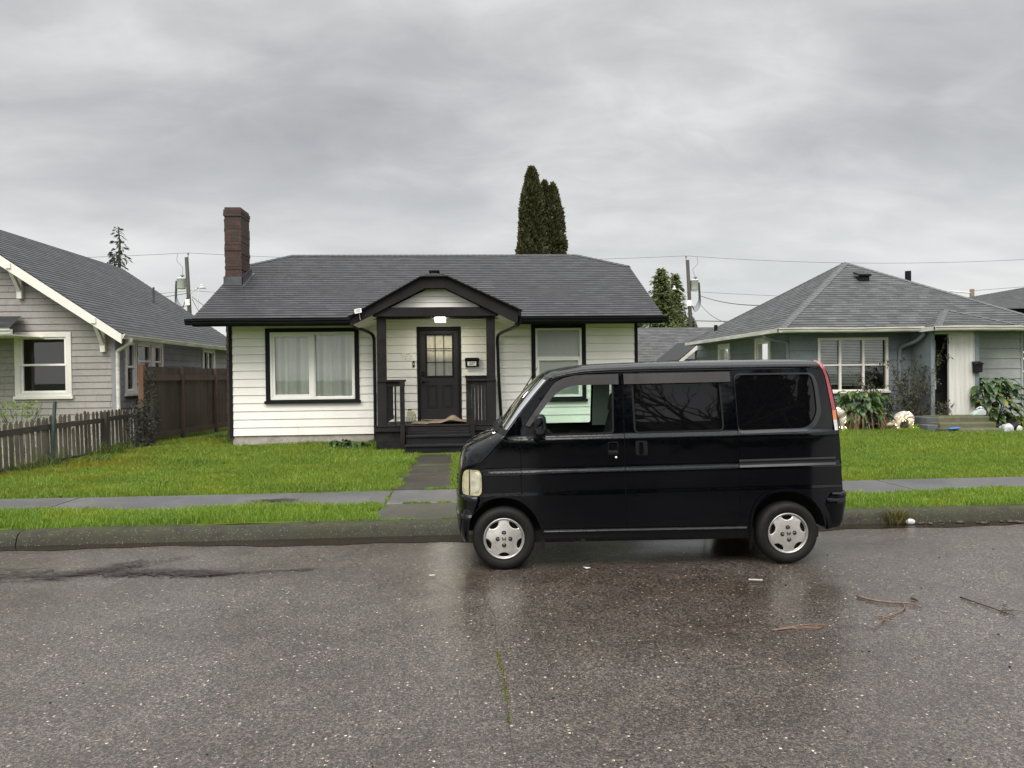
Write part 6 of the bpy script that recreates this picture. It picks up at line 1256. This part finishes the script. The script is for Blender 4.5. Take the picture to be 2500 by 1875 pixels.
pr2 = [(.292, .05), (.30, .03), (.36, .016), (.44, .008), (.50, 0), (.545, -.004), (.55, .006), (.56, .002), (.588, .002), (.600, .012), (.604, .045)]
bumper('rear_bumper', 1, lambda z: 2.742 + .09 * max(0, (z - .52) / .09), pr2, lambda z, ins: .262 - .09 * max(0, (z - .52) / .09) - ins, n=5.0, ym=.03)
# mirror
for far in (False, True):
    mb = MB(); prof = [(.262, 1.145), (.258, 1.20), (.272, 1.288), (.295, 1.312), (.338, 1.312), (.358, 1.288), (.366, 1.20), (.364, 1.145), (.345, 1.130), (.285, 1.128)]; A = [fn(u, v, .055) for u, v in prof]; c = sum(A, Vector()) / len(A); B = [c + (p - c) * .84 + Vector((-.01, -.115, 0)) for p in A]; C_ = [c + (p - c) * .97 + Vector((0, -.075, 0)) for p in A]; n = len(A)
    vs = A + C_ + B; vs = [flip(p) for p in vs] if far else vs
    mb.add(vs, [[i, (i + 1) % n, n + (i + 1) % n, n + i] for i in range(n)] + [[n + i, n + (i + 1) % n, 2 * n + (i + 1) % n, 2 * n + i] for i in range(n)] + [list(range(2 * n, 3 * n)), list(range(n))[::-1]]); o = mb.build('wing_mirror', M_paint, VAN, smooth=False, bevel=.012); o.data.polygons.foreach_set('use_smooth', [True] * len(o.data.polygons)); o.data.set_sharp_from_angle(angle=R(55))
    mb = MB(); p0, p1 = fn(.285, 1.10, .0), fn(.30, 1.145, .07); p0, p1 = (flip(p0), flip(p1)) if far else (p0, p1); mb.tube([p0, p0.lerp(p1, .5) + Vector((0, 0, -.01)), p1], [.03, .028, .03], 8); mb.build('bracket', M_rub, o, smooth=True)
# wipers and aerial
for y0, dx in ((.30, .0), (.85, .0)):
    r0 = rows[45]; kk = min(range(W_), key=lambda k: abs(r0[k].y - y0)); k2 = min(range(W_), key=lambda k: abs(r0[k].y - y0 - .42)); a = rows[46][kk] + Vector((0, 0, .008)); b_ = rows[50][k2] + Vector((-.012, 0, .016)); mb = MB(); mb.tube([a, a + Vector((-.008, .03, .018)), a.lerp(b_, .5) + Vector((-.01, 0, .016)), b_], [.009, .008, .006, .004], 6); mb.tube([rows[49][kk] + Vector((-.012, .0, .012)), rows[50][k2] + Vector((-.015, 0, .014))], .008, 5); mb.build('wiper', M_rub, VAN, smooth=True)
a, b_ = flip(fn(.05, 1.19, .03)), flip(fn(.345, 1.66, .03)); mb = MB(); mb.tube([a, a.lerp(b_, .95), b_ + Vector((.04, 0, .06))], [.005, .005, .003], 6); [mb.tube([a.lerp(b_, s), a.lerp(b_, s) + Vector((.02, -.02, -.01))], .009, 6) for s in (.15, .75)]; mb.build('aerial', M_rub, VAN, smooth=True)
# grille and underbody
mb = MB()
for z in (.69, .725, .76): mb.beam((-.395, .45, z), (-.395, .99, z), .03, .018)
mb.build('grille', M_fr, VAN, bevel=.003)
mb = MB(); mb.box(-.26, 2.72, .10, 1.34, .21, .30); mb.box(.36, 2.08, .04, 1.40, .25, .335); mb.box(2.0, 2.5, .45, 1.0, .17, .22); mb.tube([(.3, .9, .2), (2.3, .9, .19), (2.8, 1.0, .2)], .03, 8); mb.build('floor_pan', M_gap, VAN)
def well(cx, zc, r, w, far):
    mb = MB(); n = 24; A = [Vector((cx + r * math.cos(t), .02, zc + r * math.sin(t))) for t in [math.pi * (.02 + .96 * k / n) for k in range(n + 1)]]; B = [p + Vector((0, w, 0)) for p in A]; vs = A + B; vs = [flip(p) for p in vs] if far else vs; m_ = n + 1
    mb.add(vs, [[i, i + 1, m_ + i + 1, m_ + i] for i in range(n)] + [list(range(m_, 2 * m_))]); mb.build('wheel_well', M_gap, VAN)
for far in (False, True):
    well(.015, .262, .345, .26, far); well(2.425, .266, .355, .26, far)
# cabin
mb = MB(); mb.prism([(-.02, .10, 1.02), (.30, .10, 1.10), (.36, .10, 1.02), (.30, .10, .70), (-.05, .10, .70)], (0, 1.24, 0)); mb.prism([(.02, .85, 1.08), (.30, .85, 1.15), (.30, .85, 1.05), (.0, .85, 1.05)], (0, .36, 0)); mb.build('dashboard', M_int, VAN, bevel=.02)
mb = MB(); ctr = Vector((.47, 1.03, 1.08)); ax = Vector((-.62, 0, -.78)); e1 = Vector((0, 1, 0)); e2 = ax.cross(e1).normalized(); mb.tube([ctr + e1 * .19 * math.cos(k * .2618) + e2 * .19 * math.sin(k * .2618) for k in range(25)], .014, 8); mb.tube([ctr + e1 * .18, ctr - e1 * .18], .016, 6); mb.tube([ctr, ctr + ax.normalized() * .3], .03, 8); mb.build('steering_wheel', M_int, VAN, smooth=True)
for y in (.16, .80):
    mb = MB(); mb.prism([(.62, y, .66), (1.02, y, .62), (1.02, y, .74), (.62, y, .80)], (0, .46, 0)); mb.prism([(.94, y, .70), (1.10, y, 1.28), (1.18, y, 1.26), (1.06, y, .66)], (0, .46, 0)); mb.prism([(1.06, y + .12, 1.28), (1.09, y + .12, 1.46), (1.15, y + .12, 1.46), (1.15, y + .12, 1.26)], (0, .22, 0)); mb.build('seat', M_int, VAN, bevel=.035)
mb = MB(); mb.box(1.22, 1.24, .24, 1.20, .35, 1.64); mb.quad((.50, .30, 1.63), (.50, 1.14, 1.63), (2.6, 1.14, 1.65), (2.6, .30, 1.65)); mb.build('headlining', pmat('grey headlining', (.16, .16, .155), .9, .05), VAN)
# wheels
def wheel(cx, rot, far):
    wh = thing_child('wheel', cx, far); g = flip if far else (lambda p: p); ax = Vector((0, 1 if far else -1, 0)); o_ = g(Vector((cx, .006, .266)))
    mb = MB(); mb.lathe([(.170, -.014), (.184, -.004), (.205, .004), (.232, .003), (.250, -.008), (.261, -.026), (.266, -.05), (.266, -.108), (.261, -.136), (.245, -.154), (.18, -.15), (.170, -.14)], o_, ax, 64, True); ty = mb.build('tyre', M_tyre, wh, auto=50)
    mb = MB()
    for r_, h in ((.1775, -.0055), (.2225, .0046)): mb.lathe([(r_ - .0015, h), (r_, h + .0014), (r_ + .0015, h)], o_, ax, 64)
    mb.build('sidewall_rib', M_tyre, ty, smooth=True)
    mb = MB(); mb.lathe([(.155, -.024), (.157, -.012), (.163, -.003), (.170, -.002), (.174, -.006), (.174, -.016), (.166, -.03), (.162, -.12)], o_, ax, 64); rim = mb.build('rim', M_alloyd, wh, smooth=True)
    holes = []
    for k in range(5):
        a0 = rot + k * 2 * math.pi / 5; holes.append(rounded([(r_ * math.cos(a0 + R(d)), r_ * math.sin(a0 + R(d))) for r_, d in ((.150, -20), (.153, -10), (.1535, 0), (.153, 10), (.150, 20), (.128, 15), (.117, 9), (.113, 0), (.117, -9), (.128, -15))], .008, 2))
    circ = [(.158 * math.cos(t * math.pi / 36), .158 * math.sin(t * math.pi / 36)) for t in range(72)]
    f = lambda x, z: Vector((cx + x, .006 + .022 - .020 * (1 - min(1, (x * x + z * z) / .158 ** 2)) , .266 + z))
    P, F = tri(circ, holes, .014); V = np.array([tuple(g(f(x, z))) for x, z in P]); u_ = np.unique(F); mp = -np.ones(len(P), int); mp[u_] = np.arange(len(u_)); disc = np_mesh('disc', V[u_], mp[F], M_alloy, wh, smooth=True); so = disc.modifiers.new('solid', 'SOLIDIFY'); so.thickness = .009; so.offset = 0
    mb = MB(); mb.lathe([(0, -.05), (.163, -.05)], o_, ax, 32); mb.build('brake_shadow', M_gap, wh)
    for k in range(4):
        a0 = k * math.pi / 2 + (0 if rot < 0 else .1); c = g(f(.052 * math.cos(a0), .052 * math.sin(a0))); mb = MB(); mb.lathe([(.0185, .0055), (.0175, .0065), (.0165, .006), (.015, .0052), (0, .0052)], c, ax, 20); mb.build('nut_recess', M_gap, disc); mb = MB(); mb.ball(c + ax * .006, .0115, 8, (1, .9, 1)); mb.build('wheel_nut', M_nut, disc, smooth=True)
    mb = MB(); h = lambda x, z: g(Vector((cx + x, .0005, .266 + z))); up = ax
    for s in (-1, 1): mb.beam(h(s * .0085, -.015), h(s * .0145, .015), .0055, .003, up)
    mb.beam(h(-.011, -.001), h(.011, -.001), .0055, .0028, up); mb.build('emblem', M_gap, disc)
def thing_child(name, cx, far):
    o = bpy.data.objects.new(name, None); link(o, VAN); ORG[o.name] = Vector((0, 0, 0)); return o
for far in (False, True): wheel(0.0, -math.pi / 2, far); wheel(2.42, math.pi / 2 + .05, far)
for far in (False,):
    mb = MB(); mb.box(.318, .34, .012, .02, .165, .30); mb.build('mud_flap', M_rub, VAN)
# ------------------------------------------------------------------ things lying about
M_twig = pmat('orange brown twig', (.155, .092, .06), .6, .3, 20, c2=(.09, .055, .038)); M_twd = pmat('dark twig', (.055, .032, .024), .6, .3, 20); M_litter = pmat('white litter', (.52, .52, .50), .6, .1)
def px(p, zz=.012, o=(1900, 1200), s=3.687): return S((o[0] + p[0] / s, o[1] + p[1] / s), Z=zz)
def twigs(name, lines, mat, label, r=.008):
    mb = MB()
    for k, L in enumerate(lines):
        q = [tuple(a) for a in cat([tuple(px(p[:2], p[2] if len(p) > 2 else r + .004)) for p in L], 4)]; n = len(q); mb.tube(q, [max(.0022, r * (1 - .55 * i / n) * (1 if k == 0 else .65)) for i in range(n)], 6)
    return tag(mb.build(name, mat, smooth=True), label, 'branch')
twigs('branch', [[(710, 940), (820, 970), (960, 993), (1100, 1003), (1190, 1008), (1292, 1045)], [(1095, 995), (1130, 1012), (1135, 1045), (1090, 1085), (1000, 1120), (950, 1132), (938, 1165), (880, 1205), (855, 1232)], [(950, 1160), (985, 1163), (1040, 1172)], [(955, 1130), (920, 1120), (850, 1115)]], M_twig, 'forked orange brown branch lying on the wet road right of the van', .0095)
twigs('twig', [[(1195, 957), (1225, 965), (1256, 985)]], M_twd, 'short dark twig just above the forked branch', .012)
twigs('branch', [[(1640, 950), (1800, 1005), (1980, 1065), (2130, 1115)], [(1980, 1068), (2060, 1066), (2200, 1078)], [(1990, 1070), (2080, 1112)], [(2020, 1022), (2060, 1020)], [(2000, 1066), (2140, 1072)]], M_twd, 'thin dark straight branch on the road at the far right', .006)
twigs('twig_bundle', [[(-40, 1248), (150, 1225), (300, 1212), (440, 1195)], [(0, 1240), (200, 1205), (430, 1192)], [(120, 1230), (300, 1240), (400, 1218)], [(60, 1236), (250, 1196), (470, 1196)], [(-60, 1246), (100, 1222), (380, 1222)], [(180, 1222), (330, 1228), (430, 1206)]], M_twig, 'flattened bundle of reddish twigs on the road below the van', .0042)
def flake(name, p, o, s, pts, label, mat=None, h=.004):
    c = px(p, .004, o, s); mb = MB(); mb.prism([(c.x + x, c.y + y, .005 + .3 * abs(x)) for x, y in pts], (0, 0, h)); return tag(mb.build(name, mat or M_litter), label, 'litter')
flake('paper_scrap', (1830, 1495), (1080, 1100), 5.185, [(-.028, .014), (.005, .018), (.028, -.012), (-.006, -.016)], 'white paper scrap on the road under the van, behind the front wheel'); flake('drinking_straw', (900, 999), (1600, 1150), 3.687, [(-.05, .012), (.05, -.014), (.05, -.022), (-.05, .004)], 'white stick of litter on the road in front of the rear wheel', None, .008); flake('paper_scrap', (0, 0), (1055, 1407), 1, [(-.025, .004), (.02, .01), (.024, -.004), (-.02, -.008)], 'small white scrap on the road left of the front wheel')
t = px((1210, 280), .03); mb = MB(); mb.ball((t.x, YK - .06, .03), .045, 8, (1.2, .8, .75)); tag(mb.build('plastic_cup', M_litter, smooth=True), 'crushed white plastic cup in the gutter right of the van', 'litter')
mb = MB(); random.seed(4)
for k in range(16): x = 4.6 + random.random() * 1.4; mb.ball((x, YK - .05 - random.random() * .1, .012), random.uniform(.012, .035), 4, (1.5, 1, .5))
tag(mb.build('gutter_stones', pmat('wet stones', (.035, .028, .024), .6, .4, 20, c2=(.07, .05, .04), spec=.2), smooth=True), 'scatter of wet stones and leaves along the gutter right of the van', 'debris', kind='stuff')
# needles and leaf litter washed into streaks on the road
V, F = [], []
def streak(pts, n, w, L=.05):
    P = np.array(pts); t = rng.random(n) * (len(P) - 1); i = t.astype(int); q = P[i] + (P[np.minimum(i + 1, len(P) - 1)] - P[i]) * (t - i)[:, None] + rng.normal(0, 1, (n, 2)) * np.array([w * 1.6, w])
    a = rng.normal(.12, .5, n); l = L * (.4 + rng.random(n)); d = np.stack([np.cos(a), np.sin(a)], 1) * l[:, None] / 2; s = np.stack([-np.sin(a), np.cos(a)], 1) * (.003 + .003 * rng.random(n))[:, None]; z = (.004 + .010 * rng.random(n))[:, None]
    v = np.stack([np.concatenate([q - d - s, z], 1), np.concatenate([q - d + s, z], 1), np.concatenate([q + d + s, z], 1), np.concatenate([q + d - s, z], 1)], 1).reshape(-1, 3); F.append(np.arange(n)[:, None] * 4 + np.array([0, 1, 2, 3]) + sum(len(x) for x in V)); V.append(v)
for cx, cy, n_, w_ in ((-3.45, 6.28, 70, .05), (-3.28, 6.38, 90, .05), (-3.1, 6.5, 70, .05), (-2.97, 6.6, 45, .04), (-3.0, 6.38, 60, .06), (-2.8, 6.36, 110, .045), (-2.62, 6.36, 40, .05), (-2.42, 6.32, 110, .045), (-2.25, 6.28, 50, .05), (-2.14, 6.26, 120, .04), (-4.5, 6.4, 90, .14), (-4.0, 6.42, 70, .12), (-3.7, 6.4, 40, .08)): streak([(cx - .1, cy - .01), (cx + .1, cy + .02)], n_ * 2 // 3, w_, .15)
streak([(-3.2, 6.7), (-2.6, 6.85)], 24, .04, .12); streak([(-2.0, 6.27), (-1.3, 6.32)], 26, .012, .14); streak([(-4.6, 6.2), (-3.8, 6.18)], 40, .06, .12)
tag(np_mesh('leaf_litter', np.concatenate(V), np.concatenate(F), pmat('rotting needles', (.018, .012, .012), .6, .3, 20, c2=(.035, .022, .02))), kind='stuff', cat='leaf litter', label='dark streaks of washed up needles on the road at the left')
V, F = [], []; q = S((660, 1222), Z=.14); streak([(q.x - .12, q.y - .02), (q.x + .2, q.y + .05)], 240, .05, .09); V = [v + np.array([0, 0, HK + .004]) for v in V]
tag(np_mesh('leaf_litter', np.concatenate(V), np.concatenate(F), pmat('rotting leaves', (.03, .02, .015), .6, .3, 20)), kind='stuff', cat='leaf litter', label='dark patch of wet needles on the sidewalk edge')
# small dark grit on the road
mb = MB(); random.seed(9)
for k in range(90): x, y = random.uniform(-4, 5), random.uniform(2.2, 6.4); mb.ball((x, y, .003), random.uniform(.003, .008), 3, (1.3, 1, .6))
tag(mb.build('grit', pmat('dark grit', (.012, .011, .01), .6)), 'dark bits of grit and bark scattered over the wet road', 'grit', kind='stuff')
# lit wire animals -------------------------------------------------------------
M_tins = pmat('pale tinsel mesh', (.42, .38, .32), .6, .3, 30, c2=(.22, .19, .16), bmp=.8, bs_=70)
def lit_animal(x, y, z0, s, label, seed):
    random.seed(seed); t = thing('lit_animal', (x, y, z0), label, 'decoration', group='lit wire garden animals'); P = lambda a, b, c=0: Vector((x + a * s, y + c * s, z0 + b * s))
    mb = MB(); body_ = [(-.30, .44, .10), (-.22, .60, .19), (-.05, .70, .24), (.15, .72, .25), (.33, .66, .22), (.43, .52, .14), (.46, .42, .04)]; q = cat([(a, b, r) for a, b, r in body_], 5); mb.tube([P(a, b - .06) for a, b, r in q], [max(.02, r) * s * .8 for a, b, r in q], 12)
    mb.tube([P(-.26, .48), P(-.36, .40), P(-.48, .33)], [.11 * s, .085 * s, .07 * s], 10); mb.tube([P(-.42, .35), P(-.56, .30), P(-.66, .28)], [.09 * s, .08 * s, .035 * s], 10); mb.build('body', M_tins, t, smooth=True)
    for a, c in ((-.20, -.10), (-.24, .10), (.34, -.10), (.38, .10)): mb = MB(); mb.tube([P(a, .5, c), P(a - .03, .28, c), P(a + .02, .12, c), P(a, 0, c)], [.13 * s, .075 * s, .055 * s, .045 * s], 8); mb.build('leg', M_tins, t, smooth=True)
    for c in (-.06, .06): mb = MB(); mb.tube([P(-.47, .38, c), P(-.44, .47, c * 1.6), P(-.42, .50, c * 2)], [.03 * s, .03 * s, .008 * s], 6); mb.build('ear', M_tins, t, smooth=True)
    mb = MB()
    for k in range(95):
        u = random.random(); i = int(u * (len(q) - 1)); a, b, r = q[i]; th = random.uniform(0, 6.28); p = P(a, b - .06) + Vector((0, -abs(math.cos(th)), math.sin(th))) * (r * .8 * s + .008)
        if k > 55: p = P(random.choice((-.2, .36)) + random.gauss(0, .06), random.uniform(0, .45), -.12 - .03 * random.random())
        if k > 82: p = P(random.uniform(-.7, .5), random.uniform(0, .06), -.2 + random.gauss(0, .06))
        mb.ball(p, .0085, 4)
    mb.build('fairy_lights', emis('warm fairy light', (1, .80, .45), 5), t)
q = S((2200, 1048), Y=17.55); lit_animal(q.x + .02, 17.55, .13, .60, 'grazing wire lawn animal covered in fairy lights beside the rose bush', 3)
q = S((2062, 1030), Y=17.7); lit_animal(q.x - .30, 17.75, .13, .72, 'second lit wire animal half hidden between the van and the leafy plant', 4)
gl = bpy.data.lights.new('fairy_glow', 'POINT'); gl.energy = 1.0; gl.color = (1, .74, .38); gl.shadow_soft_size = .15; go = bpy.data.objects.new('fairy_glow', gl); COL.objects.link(go); q = S((2200, 1030), Y=17.3); go.location = (q.x, 17.25, .45)
# objects by the steps of the blue grey house
q = S((2388, 1010), Y=17.6); t = thing('detergent_jug', (q.x, 17.6, .5), 'white and green jug lying on the top step of the grey entrance', 'jug')
mb = MB(); c = Vector((q.x, 17.6, .5)); mb.prism([(c.x - .19, 17.52, .50), (c.x + .16, 17.52, .50), (c.x + .17, 17.52, .62), (c.x + .08, 17.52, .665), (c.x - .02, 17.52, .655), (c.x - .17, 17.52, .55)], (0, .15, 0)); mb.build('bottle', pmat('pale green plastic', (.32, .42, .36), .35, .3, 6, c2=(.42, .40, .46)), t, bevel=.025)
mb = MB(); mb.tube([(c.x - .06, 17.6, .655), (c.x + .02, 17.6, .70), (c.x + .12, 17.6, .69), (c.x + .17, 17.6, .63)], .018, 8); mb.tube([(c.x + .07, 17.6, .66), (c.x + .07, 17.6, .73)], .03, 10); mb.build('handle', M_litter, t, smooth=True)
q = S((2330, 1049), Y=16.4); t = thing('blue_dustpan', (q.x, 16.35, .13), 'bright blue plastic dustpan at the foot of the mossy steps', 'dustpan'); mb = MB(); mb.prism([(q.x - .13, 16.33, .265), (q.x + .12, 16.33, .265), (q.x + .10, 16.33, .31), (q.x - .09, 16.33, .30)], (0, .12, 0)); mb.build('pan', pmat('blue plastic', (.06, .17, .45), .4, .1), t, bevel=.012); mb = MB(); mb.tube([(q.x - .12, 16.4, .28), (q.x - .22, 16.38, .27)], .016, 8); mb.build('handle', pmat('dark blue plastic', (.03, .08, .2), .4), t)
q = S((2300, 1050), Z=.15); mb = MB(); mb.ball((q.x, q.y, .16), .04, 8, (1.2, 1, .8)); tag(mb.build('pebble', M_litter, smooth=True), 'small white stone at the left foot of the mossy steps', 'stone')
q = S((2459, 1049), Y=16.5); t = thing('sack', (q.x, 16.5, .1), 'crumpled whitish plastic bag beside the bottom mossy step', 'bag'); mb = MB(); mb.ball((q.x, 16.5, .22), .15, 10, (.9, .8, 1.0))
for i, v in enumerate(mb.v): mb.v[i] = v + Vector((math.sin(v.z * 40 + v.x * 30), math.sin(v.x * 37), math.sin(v.x * 43 + v.z * 21))) * .016
mb.build('bag', pmat('dirty white plastic', (.40, .41, .41), .5, .3, 12, c2=(.24, .25, .26)), t, smooth=True)
q = S((2473, 1045), Y=16.8); t = thing('garden_globe', (q.x, 16.8, .2), 'black and white round helmet lying right of the bottom step', 'helmet'); mb = MB(); mb.ball((q.x + .02, 16.8, .24), .15, 12); mb.build('shell', M_gut, t, smooth=True); mb = MB(); mb.ball((q.x + .055, 16.68, .22), .085, 10, (1, .6, 1)); mb.build('lining', M_litter, t, smooth=True)
q = S((2443, 1042), Y=16.7); mb = MB(); mb.ball((q.x, 16.62, .25), .085, 10, (1.15, .8, .8)); tag(mb.build('ball', pmat('pale blue ball', (.35, .45, .55), .5, .2, 8), smooth=True), 'pale blue ball beside the whitish plastic bag', 'ball')
P = [S((2469, 1058), Z=.15), S((2472, 1062), Z=.14), S((2465, 1066), Z=.14), S((2440, 1064), Z=.14), S((2420, 1062), Z=.15)]; mb = MB(); mb.tube([tuple(a) for a in cat([tuple(p) for p in P], 6)], .014, 8); tag(mb.build('hose', pmat('pale hose', (.5, .48, .4), .6), smooth=True), 'short length of pale hose on the grass below the plastic bag', 'hose')
# dark car parked in the drive at the right edge
t = thing('parked_car', (17.9, 21.5, .1), 'dark parked car just showing past the faded grey siding at the right edge', 'car')
def carbox():
    mb = MB(); xs0 = 16.75; pr = [(0, .35), (0, .85), (.25, 1.0), (1.0, 1.05), (1.5, 1.55), (2.9, 1.6), (3.7, 1.05), (4.2, .95), (4.25, .4)]
    mb.prism([(xs0 + a * .9, 20.6, z + .05) for a, z in pr], (0, 1.7, 0)); mb.build('body', M_paint, t, bevel=.06)
    mb = MB(); mb.prism([(xs0 + a * .9, 20.585, z + .05) for a, z in ((1.15, 1.08), (1.56, 1.48), (2.85, 1.52), (3.45, 1.08))], (0, .01, 0)); mb.build('window', M_priv, t)
    for a in (.75, 3.45): mb = MB(); mb.lathe([(.0, .02), (.2, .02), (.22, .03), (.31, .02), (.33, -.05), (.33, -.18)], (xs0 + a * .9, 20.6, .38), (0, -1, 0), 24); mb.build('wheel', M_tyre, t, smooth=True)
carbox()
